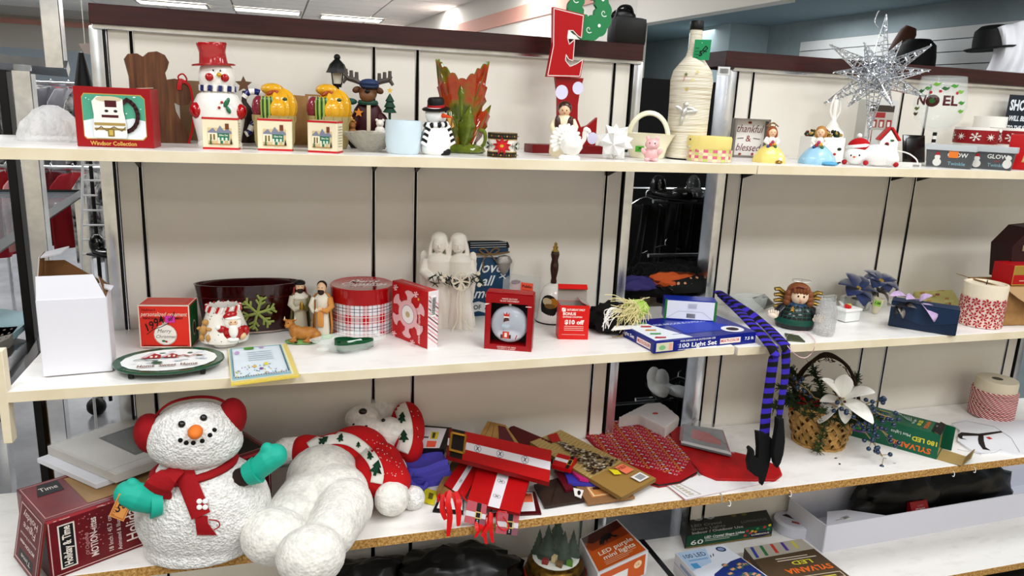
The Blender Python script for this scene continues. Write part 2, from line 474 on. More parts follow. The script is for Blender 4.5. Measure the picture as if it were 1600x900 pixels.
# far wall
q = G(); q.box((-4, 19, CEIL/2), (24, .12, CEIL), wallc); struct('wall_back', q)
zt = ony(30, 33, 18.9).z; q = G(); q.box((-4, 18.9, zt), (24, .03, .12), pink); struct('trim_2', q)
q = G(); q.box((-9, 8, CEIL/2), (.12, 22, CEIL), wallc); struct('wall_left', q)
zt2 = ony(30, 75, 14).z
q = G(); q.box((-4.6, 14, zt2/2), (9, .1, zt2), mat('#8e99a0', .7)); struct('wall_partition', q)
# recess at the right: grey-blue walls, soffit and square pillar behind the bulkhead
sw = mat('#aab8bc', .75, mott='#9caaae', ms=2)
q = G(); q.box((4.26, 6.5, 1.6), (.1, 14, 3.2), sw); struct('wall_recess', q)
q = G(); q.box((3.72, 6.5, 2.56), (.96, 14, .06), mat('#8fa3aa', .8)); struct('soffit', q)
q = G(); q.box((4.02, 4.2, 1.27), (.4, .7, 2.54), mat('#b4c6cb', .7)); struct('wall_pillar', q)
slat = T('slatwall_display', 'white slatted display wall with black grooves, under the hats', 'slatwall', (4.2, 0, 0))
for k in range(8):
    q = G(); q.box((-.012, 1.9, 2.33-k*.078), (.02, 2.9, .072), mat('#dcdedd', .5)); q.out('slat', slat)
q = G(); q.box((.003, 1.9, 2.05), (.01, 2.92, .64), BLACK); q.out('backing', slat)

# ================================================================== DISPLAY UNITS
s = [-.395, -.336, .273, .395, 1.001, 1.494, 2.106, 2.221, 2.832]
def unit(name, label, xs, x0, x1, hx0, hx1):
    t = T(name, label, 'display unit', (0, 0, 0))
    ed = [x0]+xs+[x1]; zb, zt = .12, 1.90
    for a, b in zip(ed, ed[1:]):
        q = G(); q.box(((a+b)/2, .009, (zb+zt)/2), (b-a-.011, .018, zt-zb), PANEL, bev=.0012); q.out('back_panel', t)
    q = G(); q.box(((x0+x1)/2, .03, (zb+zt)/2), (x1-x0, .02, zt-zb), BLACK); q.out('backing', t)
    for x in xs:
        q = G()
        for sx in (-1, 1): q.box((x+sx*.0048, .006, (zb+zt)/2), (.0016, .016, zt-zb-.004), CHROME)
        q.out('slotted_standard', t)
    q = G(); q.box(((x0+x1)/2, -.004, zt-.004), (x1-x0+.05, .02, .012), CHROME, bev=.002); q.out('chrome_rail', t)
    for x, nm in ((x0-.02, 0), (x1+.02, 1)):
        q = G(); q.box((x, .03, .95), (.034, .075, 1.9), CHROME, bev=.012); q.out('chrome_post', t)
        q = G(); q.box((x+(.019 if nm == 0 else -.019), -.002, .95), (.003, .012, 1.9), BLACK); q.out('post_seam', t)
    q = G(); q.box(((hx0+hx1)/2, .065, 1.924), (hx1-hx0, .20, .048), HEAD, bev=.002); q.out('header_board', t)
    q = G(); q.box(((x0+x1)/2, -.19, .06), (x1-x0+.05, .42, .11), mat('#2a2624', .6)); q.out('base_plinth', t)
    return t
hx0 = ony(138, 20, -.035).x; hx1 = ony(1006, 80, -.035).x
u1 = unit('gondola_unit', 'cream panelled display unit on the left, dark red-brown header board, chrome end posts', s[1:5], -.395, 1.060, hx0, hx1)
u2 = unit('gondola_unit', 'cream panelled display unit on the right, behind the silver tinsel star', s[5:], 1.435, 2.89, ony(1144, 90, -.035).x-.02, 2.97)

def shelf(name, label, xa, xb, z, yf, th, edge, za=0, zb=0, brackets=(), cat='shelf'):
    """board from xa to xb; za/zb lift the ends slightly (sagging and uneven clips)"""
    L = xb-xa; t = T(name, label, cat, (xa, 0, z+za)); t.rotation_euler = (0, -math.atan2(zb-za, L), 0)
    q = G(); q.box((L/2, yf/2-.002, -th/2), (L, -yf-.004, th), SHELF, bev=.0015); q.out('board', t)
    q = G(); q.box((L/2, yf-.0008, -th/2), (L, .0016, th-.001), edge); q.out('front_edge', t)
    for bxx in brackets:
        q = G(); x = bxx-xa
        q.prism([(-.004, 0), (.004, 0), (.004, -.01), (-.004, -.01)], .001, BLACK)
        q.bm.free(); q = G()
        P = [V((x, -.01, -th)), V((x, yf*.3, -th)), V((x, yf*.3, -th-.012)), V((x, -.01, -th-.05))]
        q.add([p+V((.002, 0, 0)) for p in P]+[p-V((.002, 0, 0)) for p in P], [(0,1,2,3), (7,6,5,4), (0,4,5,1), (1,5,6,2), (2,6,7,3), (3,7,4,0)], BLACK)
        q.out('bracket', t)
    return t
XS = 1.246
xm0 = onz(7, 610, Z2)   # left front corner of the middle shelf
xml = ony(7, 610, Y2).x
shelf('shelf_board', 'long white top shelf board on the left, cream front edge', -1.05, XS, Z1, Y1, .0247, EDGE, brackets=s[1:5])
shelf('shelf_board', 'white top shelf board on the right, under the tinsel star', XS+.003, 3.02, Z1, Y1, .0247, EDGE, brackets=s[5:9])
shelf('shelf_board', 'white middle shelf board on the left with the white open carton on it', xml, XS-.012, Z2, Y2, .0247, EDGE, za=-.004, zb=.004, brackets=s[1:5])
shelf('shelf_board', 'white middle shelf board on the right with the navy case on it', XS, 3.02, Z2, Y2, .0247, EDGE, za=0, zb=-.003, brackets=s[5:9])
shelf('shelf_board', 'lower shelf board on the left with a raw particle board edge, plush toys on it', -1.05, XS-.003, Z3, Y3, .0255, CHIP, brackets=s[1:5])
shelf('shelf_board', 'lower shelf board on the right with a raw particle board edge, basket on it', XS+.003, 3.02, Z3, Y3, .0255, CHIP, brackets=s[5:9])
shelf('shelf_board', 'bottom shelf board on the left under the snow globe', -1.05, XS-.003, Z4, Y4, .025, CHIP)
shelf('shelf_board', 'bottom shelf board on the right under the long white tray', XS+.003, 3.02, Z4, Y4, .025, CHIP)
q = G(); q.box((XS, -.22, Z4+.001), (.02, .44, .002), BLACK); tag(q.out('joint_strip'), 'dark joint strip between the two bottom shelf boards', 'strip')
# ================================================================== TOP SHELF
def place(px, y, z, back=0): p = at(px, y, z); return p, mpp(p)
p, m = place(84, -.2, Z1)
t = T('plastic_bag', 'crumpled translucent white plastic bag left of the red mug box', 'plastic bag', p)
g = PX(m); g.lathe([(52, 0), (50, 10), (40, 28), (24, 46), (10, 54), (.1, 55)], film_mat('bag_film', '#f2f2f2', .55, 1, 25, .3), 30, 1, .6, fn=lambda a, z: 1+.09*S_(5*a+z*.1)+.04*S_(11*a)); g.out('bag_film', t)
A, B = at(121, -.36, Z1), at(241, -.37, Z1); m = mpp(A); h = 92*m
t, D = carton('mug_box', 'dark red gift box printed with a white Santa-face mug, standing beside the plastic bag', 'box', A, B, .075, h, mat('#a50f1d', .35))
W, H = 120, 92; ys = mat('#f5f1e6', .5)
L = [('p', [(12, 16), (16, 12), (104, 12), (110, 18), (110, 76), (104, 82), (16, 82), (12, 76)], '#c9a55b'), ('p', [(13, 17), (17, 13.5), (103, 13.5), (109, 19), (109, 75), (103, 80.5), (17, 80.5), (13, 75)], '#5fae93'),
     ('p', [(13, 17), (17, 13.5), (103, 13.5), (109, 19), (109, 42), (90, 46), (60, 40), (30, 44), (13, 40)], '#e8eef0')]
R_ = random.Random(3)
for k in range(26): L.append(('e', R_.uniform(16, 106), R_.uniform(46, 79), R_.uniform(.5, 1.6), R_.uniform(.4, .9), '#eef5f3'))
hd = [(76+22*C_(a), 50+25*S_(a)) for a in [PI/2-.3-k*PI/11 for k in range(12)]]
L += [('l', [(74, 68)]+hd+[(76, 24)], 6.5, '#4a2428'), ('p', [(28, 20), (30, 14.5), (78, 14.5), (80, 20), (79, 40), (76, 56), (76, 74), (60, 78), (36, 78), (28, 70), (30, 50)], '#f4f2ec'),
      ('e', 54, 74, 20, 4.5, '#d8cdae'), ('r', 48, 62, 66, 72, '#5d1d22'), ('r', 42, 46, 68, 50, '#5d1d22'), ('e', 50, 56, 3, 2, '#2b2b2b'), ('e', 64, 56, 3, 2, '#2b2b2b'),
      ('r', 30, 34, 78, 38, '#b59c5e'), ('r', 30, 27, 78, 30, '#a28b52'), ('l', [(32, 26), (40, 32), (48, 26), (60, 32), (72, 26), (78, 32)], 1.4, '#7c6a3e'), ('r', 50, 17, 60, 29, '#8f7a35'), ('r', 52, 19, 58, 27, '#cdb565'),
      ('t', 'Windsor Collection', 58, 6, 9, '#d8b567', {'b': .02, 'fit': 72})]
art(t, face(D, 'front', W, H), L)
g = G(); g.box((D[0]/2-.018, -.005, D[2]+.0012), (.03, D[1]*.6, .001), mat('#d9c9b9', .6), rot=(0, -.08, .3)); g.out('torn_flap', t)
p, m = place(256, -.17, Z1); s = 3.4625
t = T('wooden_cutout', 'stained wooden silhouette of a kneeling figure, red ribbon loop, behind the mug box', 'wood ornament', p, fc(p, .1))
def woodm():
    mm, q = newmat('stained_pine', .5, 0, '#6b4527'); co = q.co(sc=(30, 2, 2)); q.l(q.ramp(q.noise(co, 3, 4, .6), [(.3, '#4d2f1a'), (.55, '#71492b'), (.75, '#8a6038')]), q.b.inputs['Base Color']); return mm
WOOD = woodm()
O = [(724, 352), (742, 326), (785, 321), (812, 336), (840, 311), (880, 304), (918, 320), (936, 355), (926, 390), (914, 412), (920, 446), (960, 438), (1004, 450), (1034, 480), (1042, 530), (1026, 568), (984, 580), (950, 562), (956, 610), (985, 672), (1010, 725), (1022, 779), (880, 779), (742, 779), (740, 600), (741, 440)]
g = PX(m); g.prism([(x*1, z) for x, z in pts(O, 886, 779, s)][::-1], 16, WOOD); g.out('silhouette', t)
g = PX(m); g.tube(wire([(28, -1, 93), (26, -2, 102), (33, -2, 106), (38, -2, 98), (32, -2, 92)]), 1.2, RED)
ribbon(g, wire([(29, -1, 98), (36, -3, 94), (43, -3, 84), (45, -3, 50), (42, -3, 22), (38, -2, 8), (36, -2, -1)]), 3.4, RED, V((0, 1, 0)), .5)
ribbon(g, wire([(30, -2, 98), (27, -3, 90), (26, -3, 82)]), 6, RED, V((0, 1, 0)), .5); g.out('ribbon', t)
p, m = place(344, -.2, Z1)
t = T('snowman_jar', 'white ceramic snowman jar with red top hat and blue-striped candy cane handle', 'cookie jar', p, fc(p))
g = PX(m); g.lathe([(24, 0), (31, 1), (33, 14), (38, 40), (37, 62), (30, 76), (24, 80), (22, 83), (26, 92), (27, 104), (24, 116), (20, 121)], CER, 32, 1, .85); g.out('body', t)
for sx in (-1, 1):
    g = PX(m); g.ball((sx*19, -20, 3), (14, 13, 8), CER); g.out('foot', t)
    g = PX(m); g.ball((sx*30, -14, 52), (11, 10, 13), REDG, rot=(0, sx*.4, 0)); g.out('mitten', t)
g = PX(m)
g.lathe([(31, 0), (32, 2), (30, 3), (21, 4), (20, 10), (19, 20), (22, 32), (21, 34), (.1, 34)], REDG, 32, 1, .8, c=(-4, -2, 119), rot=(0, -.06, 0)); g.out('hat', t)
g = PX(m)
for sx in (-1, 1): g.ball((sx*11, -22.5, 102), (6, 3, 6), REDG, 12); g.ball((sx*5, -23.5, 112), (1.2, 1, 1.6), BLACK, 8)
g.ball((3, -26, 106), (3.6, 4, 3.6), mat('#d8b23a', .25, .3), 12); g.out('face', t)
g = PX(m); BLU = mat('#1d2f78', .15, coat=.5)
for i in range(14):
    a = -PI/2+(i-6.5)*.27; r = 27; g.box((r*C_(a), r*.85*S_(a), 86), (5.5, 2.5, 9), BLU if i % 2 else CER, rot=(0, .1, a+PI/2), bev=1)
g.out('scarf', t)
g = PX(m)
cane = wire([(38, 4, 18), (44, 4, 22), (50, 4, 34), (60, 4, 40), (70, 4, 52), (73, 4, 66), (68, 4, 78), (56, 4, 84), (44, 4, 82), (38, 4, 74)], 5)
for i in range(0, len(cane)-2, 3): g.tube(cane[i:i+4], 5, BLU if (i//3) % 2 else CER, 10)
g.out('candy_cane_handle', t)
g = PX(m); GRN = mat('#2f7d5b', .2, coat=.4)
g.ball((12, -32, 66), (3.5, 1.5, 8), GRN, 10, rot=(0, .5, 0)); g.ball((14, -32, 55), (3, 1.5, 6), GRN, 10, rot=(0, -.4, 0)); g.ball((5, -32.5, 66), (2.2, 1.5, 2.2), REDG, 8)
g.ball((1, -33, 58), (2.2, 1.5, 2.2), REDG, 8); g.out('holly', t)
g = PX(m); g.lathe([(30, 0), (33, 12), (24, 34), (17, 44), (.2, 38)], film_mat('wrap_film', '#ffffff', .02, 1, 60, .05), 22, 1, .85, c=(-4, -2, 112), fn=lambda a, z: 1+.07*S_(7*a+z*.15)); g.out('plastic_wrap', t)
p, m = place(384, -.06, Z1)
t = T('wooden_star', 'small brown wooden star on a dark stem behind the snowman jar', 'wood ornament', p, fc(p))
st = []
for i in range(10):
    a = PI/2+PI*i/5; r = 13 if i % 2 == 0 else 6; st.append((r*C_(a), 88+r*S_(a)))
g = PX(m); g.prism(st, 6, mat('#7a5c43', .6)); g.out('star', t)
g = PX(m); g.lathe([(14, 0), (15, 20), (13, 50), (4, 62), (2.5, 78), (.1, 79)], mat('#3b2a1f', .6), 16, c=(0, 3, 0)); g.out('stem', t)
p, m = place(309, -.05, Z1)
g = PX(m); g.box((0, 0, 46), (46, 10, 90), mat('#8a6f52', .8), bev=1); o = g.out('wooden_plaque', loc=p); tag(o, 'brown board leaning behind the snowman jar, left of its hat', 'board')
A, B = at(402, -.10, Z1), at(522, -.10, Z1); m = mpp(A)
t = T('cardboard_carrier', 'brown cardboard carrier with a cut handle hole behind the pumpkin jars', 'carrier', (A+B)/2, fc(A, .05))
g = PX(m); w2 = 60
g.prism([(-w2, 0), (w2, 0), (w2, 76), (44, 76), (44, 62), (20, 62), (20, 76), (-46, 78), (-56, 70), (-w2, 56)], 8, CARD); g.prism([(16, 76), (50, 76), (50, 79), (16, 79)], 8, CARD); g.out('panel', t)
def harvest(px, y, label, k=1):
    p, m = place(px, y, Z1); m *= k
    t = T('harvest_jar', label, 'jar', p, fc(p), 'harvest jars on the top shelf')
    yel = mat('#e3b02d', .2, coat=.5); org = mat('#d98a24', .2, coat=.5); gr = mat('#9fbb5a', .2, coat=.5); dg = mat('#2e5130', .2, coat=.5); pur = mat('#8c2f42', .2, coat=.5); bas = mat('#b7a877', .4)
    g = PX(m); g.lathe([(27, 0), (30, 10), (31, 38), (33, 42), (33, 49), (28, 49)], bas, 28, 1, .85)
    for a in range(14): g.box((32*C_(a*PI/7), 27*S_(a*PI/7), 45), (2, 2, 7), mat('#8d7d50', .5), rot=(0, 0, a*PI/7))
    g.out('basket_base', t)
    def rib(g, c, r, mm, n=6):
        g.ball(c, r, mm, 24, fn=lambda q: 1-.10*abs(S_(n*math.atan2(q.y, q.x)/1.0)))
    g = PX(m); rib(g, (9, 0, 63), (26, 25, 28), yel); g.out('yellow_pumpkin', t)
    g = PX(m); rib(g, (5, -14, 58), (20, 17, 18), yel); g.out('orange_pumpkin', t)
    g = PX(m); g.ball((-2, 2, 88), (17, 14, 9), yel, 20, fn=lambda q: 1-.08*abs(S_(5*math.atan2(q.y, q.x)))); g.out('lid_knob', t)
    g = PX(m)
    for i in range(7):
        mm = (gr, dg)[i % 2]; a = (i-3)*.32; g.ball((-10+9*S_(a), -20-8*C_(a)*.7, 60), (2.6, 2.4, 18), mm, 10)
    g.out('striped_gourd', t)
    g = PX(m); g.ball((-22, -6, 60), (11, 12, 18), pur, 14); g.out('eggplant', t)
    g = PX(m)
    for i in range(6): a = -2.4+i*.4; g.ball((2+9*C_(a), -12, 82+3*S_(i)), (7, 2.5, 2.2), mat('#b0532a', .25, coat=.4), 8, rot=(0, a*.6+1, 0))
    g.ball((16, -21, 74), (3.5, 1.5, 2.6), dg, 8); g.ball((8, -22, 66), (3, 1.5, 5), dg, 8); g.out('leaves', t)
    return t
harvest(430, -.22, 'glazed harvest jar shaped as pumpkins and gourds, behind the middle village box')
harvest(514, -.20, 'glazed harvest jar shaped as pumpkins and gourds, behind the right village box')
def village(t, D):
    W, H = 56, 50
    L = [('r', 0, 0, 56, 3.2, '#c8252f'), ('r', 0, 47, 56, 50, '#c8252f'), ('r', 9, 8, 46, 34, '#d9c59c'), ('p', [(9, 28), (17, 34), (22, 28), (28, 38), (34, 30), (40, 33), (46, 28), (46, 25), (9, 25)], '#8a8fa0'),
         ('r', 36, 32, 42, 41, '#7f4a35'), ('r', 9, 14, 23, 26, '#efe8d2'), ('r', 12, 15, 15, 24, '#8a7b3f'), ('r', 17, 15, 20, 24, '#8a7b3f'), ('r', 24, 9, 42, 26, '#e9e0c7'), ('r', 24, 19, 42, 26, '#2e7a63'), ('t', 'Olive Oat', 33, 22.6, 4, '#e9efd9', {'b': .02, 'fit': 14})]
    for k in range(6): L.append(('p', [(24+3*k, 19), (27+3*k, 19), (27+3*k-.4, 14.5), (24+3*k+.4, 14.5)], '#3c8d74' if k % 2 else '#dfe9dc'))
    L += [('r', 28, 8, 32, 14, '#2e7a63'), ('r', 35, 8, 40, 14, '#c9b98d'), ('r', 9, 8, 46, 9.5, '#b58d52'), ('p', [(11, 8), (13, 20), (15, 8)], '#4b6b45'), ('p', [(43, 9), (45, 19), (47, 9)], '#27322a')]
    art(t, face(D, 'front', W, H), L)
    L = [('r', 0, 0, 30, 3.2, '#c8252f'), ('r', 0, 47, 30, 50, '#c8252f')]+[('r', 5, 10+k*4.4, 25, 11.1+k*4.4, '#9b9483') for k in range(8)]
    art(t, face(D, 'right', 30, 50), L)
    art(t, face(D, 'top', 56, 30), [('o', 0, 0, 56, 30, 1.5, '#c8252f')])
cream = mat('#ece2c6', .5)
for (a, b, ya, yb, lb) in ((317, 373, -.345, -.35, 'cream village picture box with red edges in front of the snowman jar, leftmost of three'), (403, 457, -.345, -.35, 'cream village picture box with red edges, middle one of three'), (481, 527, -.365, -.39, 'cream village picture box turned to show its lettered side, rightmost of three')):
    A, B = at(a, ya, Z1), at(b, yb, Z1); m = mpp(A)
    t, D = carton('village_box', lb, 'box', A, B, .045 if b > 500 else .035, 49*m, cream, group='village picture boxes'); village(t, D)
p, m = place(528, -.07, Z1)
t = T('lamp_post_ornament', 'black metal street lamp ornament behind the right harvest jar', 'lamp ornament', p, fc(p))
g = PX(m); g.lathe([(12, 0), (12, 5), (4, 9), (2.6, 14), (2.6, 88)], BLACK, 12); g.out('post', t)
g = PX(m); g.lathe([(9, 88), (9, 92), (10, 93)], BLACK, 4, rot=(0, 0, PI/4)); 
for k in range(4):
    a = PI/4+k*PI/2; g.tube([(9*C_(a), 9*S_(a), 92), (12*C_(a), 12*S_(a), 110)], 1.4, BLACK, 4)
g.lathe([(17, 109), (15, 113), (11, 122), (5, 128), (3, 130)], BLACK, 8); g.ball((0, 0, 132), 5, BLACK, 10); g.out('lantern_frame', t)
g = PX(m); g.lathe([(7.5, 93), (10, 109)], mat('#d8d2c2', .3), 4, rot=(0, 0, PI/4)); g.out('lantern_pane', t)
p, m = place(575, -.16, Z1)
t = T('moose_figurine', 'brown moose figurine with grey antlers and blue cap holding toys in a dark sleigh', 'figurine', p, fc(p))
BR = mat('#6b472c', .5); ANT = mat('#5c5450', .45); DR = mat('#4b1a22', .5)
g = PX(m); g.lathe([(26, 0), (30, 6), (32, 20), (28, 26)], mat('#2e2420', .5), 20, 1, .6); g.lathe([(30, 20), (31, 24), (29, 25)], GOLD, 20, 1, .6); g.out('sleigh', t)
g = PX(m); g.ball((0, 4, 44), (24, 15, 30), DR, 18); g.ball((-22, -4, 40), (9, 8, 16), DR, 12, rot=(0, .5, 0)); g.ball((22, -4, 42), (9, 8, 15), DR, 12, rot=(0, -.4, 0)); g.out('coat', t)
g = PX(m); g.box((1, -13, 48), (6, 3, 44), mat('#d9cdb4', .6), bev=1.5); g.ball((0, -6, 24), (24, 10, 4), mat('#e7e0d2', .6), 16); g.out('fur_trim', t)
g = PX(m); g.ball((0, -4, 84), (14, 12, 13), BR, 16); g.ball((-1, -13, 79), (12, 8, 9), mat('#7d5838', .5), 16); g.ball((-1, -20, 86), (4, 2.5, 3), BLACK, 10)
for sx in (-1, 1): g.ball((sx*6, -14, 92), (2.2, 1.5, 3), BLACK, 8); g.ball((sx*17, -2, 88), (7, 3, 5), BR, 10, rot=(0, sx*.4, 0))
g.out('head', t)
for sx in (-1, 1):
    g = PX(m); g.tube([(sx*8, 0, 96), (sx*20, 0, 102), (sx*30, 0, 104), (sx*36, 0, 110)], [4, 7, 6, 3], ANT, 8, flat=.6)
    for q, hh in ((17, 12), (25, 14), (33, 16)): g.tube([(sx*q, 0, 102), (sx*q, 0, 102+hh)], [3.2, 2.6], ANT, 8)
    g.tube([(sx*33, 0, 104), (sx*38, 0, 97)], [3, 2.4], ANT, 8); g.out('antler', t)
g = PX(m); g.ball((2, -4, 98), (15, 13, 7), mat('#35476b', .6), 16); g.lathe([(14, -2), (15, 0), (14, 2)], mat('#2c3a58', .6), 16, c=(2, -5, 95), rot=(.2, 0, 0)); g.out('cap', t)
g = PX(m); g.lathe([(14, 0), (16, 3), (14, 7)], mat('#2e5a4b', .6), 16, 1, .8, c=(0, -4, 66)); g.ball((-26, -6, 70), (10, 5, 5), mat('#2f5e55', .6), 10); g.out('scarf', t)
def bear(t, c, r, col, nm='toy_bear'):
    g = PX(m); q = mat(col, .7); x, y, z = c
    g.ball(c, (r, r*.8, r), q, 12); g.ball((x, y, z+r*1.4), r*.75, q, 12); g.ball((x-r*.6, y, z+r*2), r*.3, q, 8); g.ball((x+r*.6, y, z+r*2), r*.3, q, 8); g.ball((x, y-r*.6, z+r*1.3), r*.35, q, 8)
    g.ball((x-r, y-r*.3, z-r*.4), (r*.5, r*.5, r*.35), q, 8); g.ball((x+r, y-r*.3, z-r*.4), (r*.5, r*.5, r*.35), q, 8); g.out(nm, t)
bear(t, (-24, -17, 24), 7.5, '#a3733f'); bear(t, (18, -17, 28), 8, '#e8e4dc', 'toy_panda'); bear(t, (-27, -14, 44), 5, '#caa25a')
g = PX(m); g.lathe([(2, -10), (2, 0), (11, 1), (6, 8), (9, 9), (5, 17), (7, 18), (.2, 30)], mat('#1f4a35', .6), 10, c=(33, -6, 55)); g.out('toy_tree', t)
g = PX(m); stp = [((5 if i % 2 == 0 else 2.2)*C_(PI/2+PI*i/5), (5 if i % 2 == 0 else 2.2)*S_(PI/2+PI*i/5)) for i in range(10)]
g.prism([(33+x, 89+z) for x, z in stp], 2.5, mat('#e4c15c', .3), Matrix.Translation((0, -8, 0))); g.out('tree_star', t); g = PX(m); g.prism([(-14+x*1.5, 54+z*1.5) for x, z in stp], 2.5, mat('#d98c35', .4), Matrix.Translation((0, -15, 0))); g.out('coat_star', t)
def dishglass():
    return film_mat('pressed_glass', '#d9d6c8', .45, 1, 120, .08)
PG = dishglass()
p, m = place(578, -.28, Z1)
t = T('glass_dish', 'shallow pressed glass dish below the moose, left of the pale blue votive', 'dish', p, .1)
g = PX(m); g.lathe([(.2, 1), (16, 0), (18, 2), (34, 18), (42, 27), (43, 29), (40, 28), (32, 19), (17, 4), (.2, 3)], PG, 36, fn=lambda a, z: 1+.03*S_(18*a)); g.out('bowl', t)
p, m = place(630, -.335, Z1)
t = T('votive_cup', 'pale blue frosted votive cup with snowy rippled surface beside the snowman in a black hat', 'votive', p)
g = PX(m)
g.lathe([(22, 0), (25, 3), (28, 20), (28.5, 38), (27, 51), (25.5, 51), (26, 38), (25, 20), (22, 5), (.2, 4)], mat('#d7e6ee', .45), 40, fn=lambda a, z: 1+.025*S_(6*a+z*.5)*S_(z*.35+2*a)); g.out('cup', t)
p, m = place(680, -.335, Z1)
t = T('snowman_figurine', 'white snowman figurine with black brimmed hat, black and white scarf and carrot nose', 'figurine', p, fc(p, .5))
SN = mat('#f3f3f1', .55)
g = PX(m); g.lathe([(18, 0), (22, 4), (24, 18), (21, 34), (15, 46), (10, 51)], SN, 24); g.out('body', t)
g = PX(m); g.ball((0, 0, 61), (17, 17, 17), SN, 24); g.out('head', t)
g = PX(m); g.lathe([(21, 0), (22, 1.5), (20, 3), (13, 4), (13, 14), (11, 18), (.2, 19)], BLACK, 24, c=(0, 0, 68), rot=(.1, -.12, 0)); g.lathe([(13.4, 4), (13.6, 7), (13.2, 8)], mat('#b4202a', .5), 24, c=(0, 0, 68), rot=(.1, -.12, 0)); g.out('hat', t)
g = PX(m)
for k in range(18):
    a = k*2*PI/18; g.ball((17*C_(a), 17*S_(a), 46+1.5*C_(a)), (3.6, 3.6, 4.5), BLACK if k % 2 else SN, 8)
for k in range(7): g.box((-16-k*1.4, -9, 42-k*4.2), (11, 5, 4.4), BLACK if k % 2 else SN, rot=(0, .5, 0), bev=1); g.box((14+k*1.6, -10, 42-k*4), (11, 5, 4.2), BLACK if k % 2 else SN, rot=(0, -.5, 0), bev=1)
g.out('scarf', t)
g = PX(m); g.cone((3, -15, 60), (10, -32, 58), 4, .8, mat('#e0571f', .5), 10); g.out('carrot_nose', t)
g = PX(m); g.ball((-3, -15, 66), 2, BLACK, 8); g.ball((9, -13.5, 66), 2, BLACK, 8)
for k in range(5): a = -.7+k*.35; g.ball((3+9*S_(a), -15.5, 52-2.5*C_(a)*1.5+2), .9, BLACK, 6)
g.out('coal_face', t)
g = PX(m); g.ball((7, -14, 5), (13, 9, 7), BLACK, 14); g.out('boot', t)
g = PX(m); g.box((22, -6, 50), (9, 3, 18), mat('#cfa35e', .8), rot=(0, -.4, .2), bev=1); g.tube([(20, -8, 30), (25, -8, 58)], 1.2, mat('#8a6a3a', .7)); g.out('straw_broom', t)
def leafv():
    mm, q = newmat('autumn_glaze', .1, 0, '#7d6a1f'); co = q.co()
    n = q.noise(co, 13, 3, .55); q.l(q.ramp(n, [(.36, '#4d5a16'), (.46, '#7e6f1c'), (.54, '#a8431a'), (.68, '#8f2416')]), q.b.inputs['Base Color']); q.b.inputs['Coat Weight'].default_value = .6
    return mm
LV = leafv(); LG = mat('#56661c', .12, coat=.6, mott='#7d8a2e', ms=30)
p, m = place(719, -.24, Z1)
t = T('leaf_vase', 'tall glazed vase shaped of red, orange and green maple leaves, flared ragged rim', 'vase', p, fc(p))
def vsurf(u, v, k=1):
    a = u*2*PI; top = 107+27*abs(C_(a))**1.3+5*abs(S_(9*a)); z = 12+(top-12)*v; q = z/135
    r = (22+4*S_(PI*q)+17*q*q)*(1+.05*S_(6*a+3*q)+.025*S_(17*a))*k
    return V((r*C_(a)*1.0, r*S_(a)*.55, z))
g = PX(m); g.grid(vsurf, 72, 16, LV); g.grid(lambda u, v: vsurf(1-u, v, .93), 72, 16, mat('#c9d6c9', .15, coat=.5)); g.grid(lambda u, v: vsurf(u, 1, .93+.07*v), 72, 1, LG); g.out('vase_body', t)
g = PX(m); g.lathe([(34, 0), (39, 3), (36, 9), (24, 14), (20, 16), (.2, 16)], LG, 36, 1, .62, fn=lambda a, z: 1+.06*S_(5*a)); g.out('foot', t)
def leaf(g, c, ang, L, W, m1, yaw=0, curl=6):
    """pointed leaf blade with a raised midrib, root at c, running up at angle ang in the xz plane"""
    O = [(0, 0), (.25, .1), (.45, .28), (.38, .4), (.5, .55), (.36, .62), (.34, .78), (.2, .8), (0, 1)]
    n = len(O); vs = []; R = Matrix.Rotation(yaw, 3, 'Z')
    for sx in (1, -1):
        for x, z in O:
            xx = x*W*sx; zz = z*L; yy = -curl*(z**2)+abs(x)*W*.25; a = xx*C_(ang)+zz*S_(ang); b = -xx*S_(ang)+zz*C_(ang); vs.append(V(c)+R @ V((a, yy, b)))
    for x, z in O: vs.append(V(c)+R @ V((z*L*S_(ang), -curl*z*z-1.5, z*L*C_(ang))))
    fs = [];
    for i in range(n-1): fs += [(i, i+1, 2*n+i+1, 2*n+i), (n+i+1, n+i, 2*n+i, 2*n+i+1)]
    g.add(vs, fs, m1, True); g.tube([V(c)+R @ V((k/6*L*S_(ang), -curl*(k/6)**2-2, k/6*L*C_(ang))) for k in range(7)], [1.1-.13*k for k in range(7)], LG, 5)
for (c, a, L, W, yw, mm) in (((-4, -14, 40), -.34, 84, 40, -.25, LV), ((7, -14, 40), .3, 86, 40, .25, LV), ((-8, -15, 8), -.2, 62, 34, -.2, LV), ((6, -16, 10), .1, 62, 26, .1, LG), ((18, -10, 14), .42, 66, 26, .5, LV), ((1, -14, 50), -.06, 52, 20, 0, LG)):
    g = PX(m); leaf(g, c, a, L, W, mm, yw); o = g.out('leaf', t); sd = o.modifiers.new('thick', 'SOLIDIFY'); sd.thickness = .0014
g = PX(m); g.tube(wire([(26, -6, 36), (36, -8, 34), (38, -8, 20), (32, -8, 10), (24, -8, 10)]), 3, LG, 8); g.out('stem_loop', t)
p, m = place(784, -.36, Z1)
t = T('candle_tin', 'small round tin with a red poinsettia and black patterned bands', 'tin', p, fc(p))
g = PX(m); g.lathe([(22, 0), (22.5, 1), (22.5, 35), (22, 36.5), (20.5, 36.5), (20.5, 30), (.2, 30)], mat('#ece7dc', .3), 36); g.out('tin', t)
fn = sfn(cyl_fn(22.7, 0, 37, 71, 37, arc=PI), m); dk = '#23241f'
L = [('r', 0, 0, 71, 8, dk), ('r', 0, 28, 71, 37, dk), ('r', 0, 8, 71, 9, '#b9973e'), ('r', 0, 27, 71, 28, '#b9973e')]
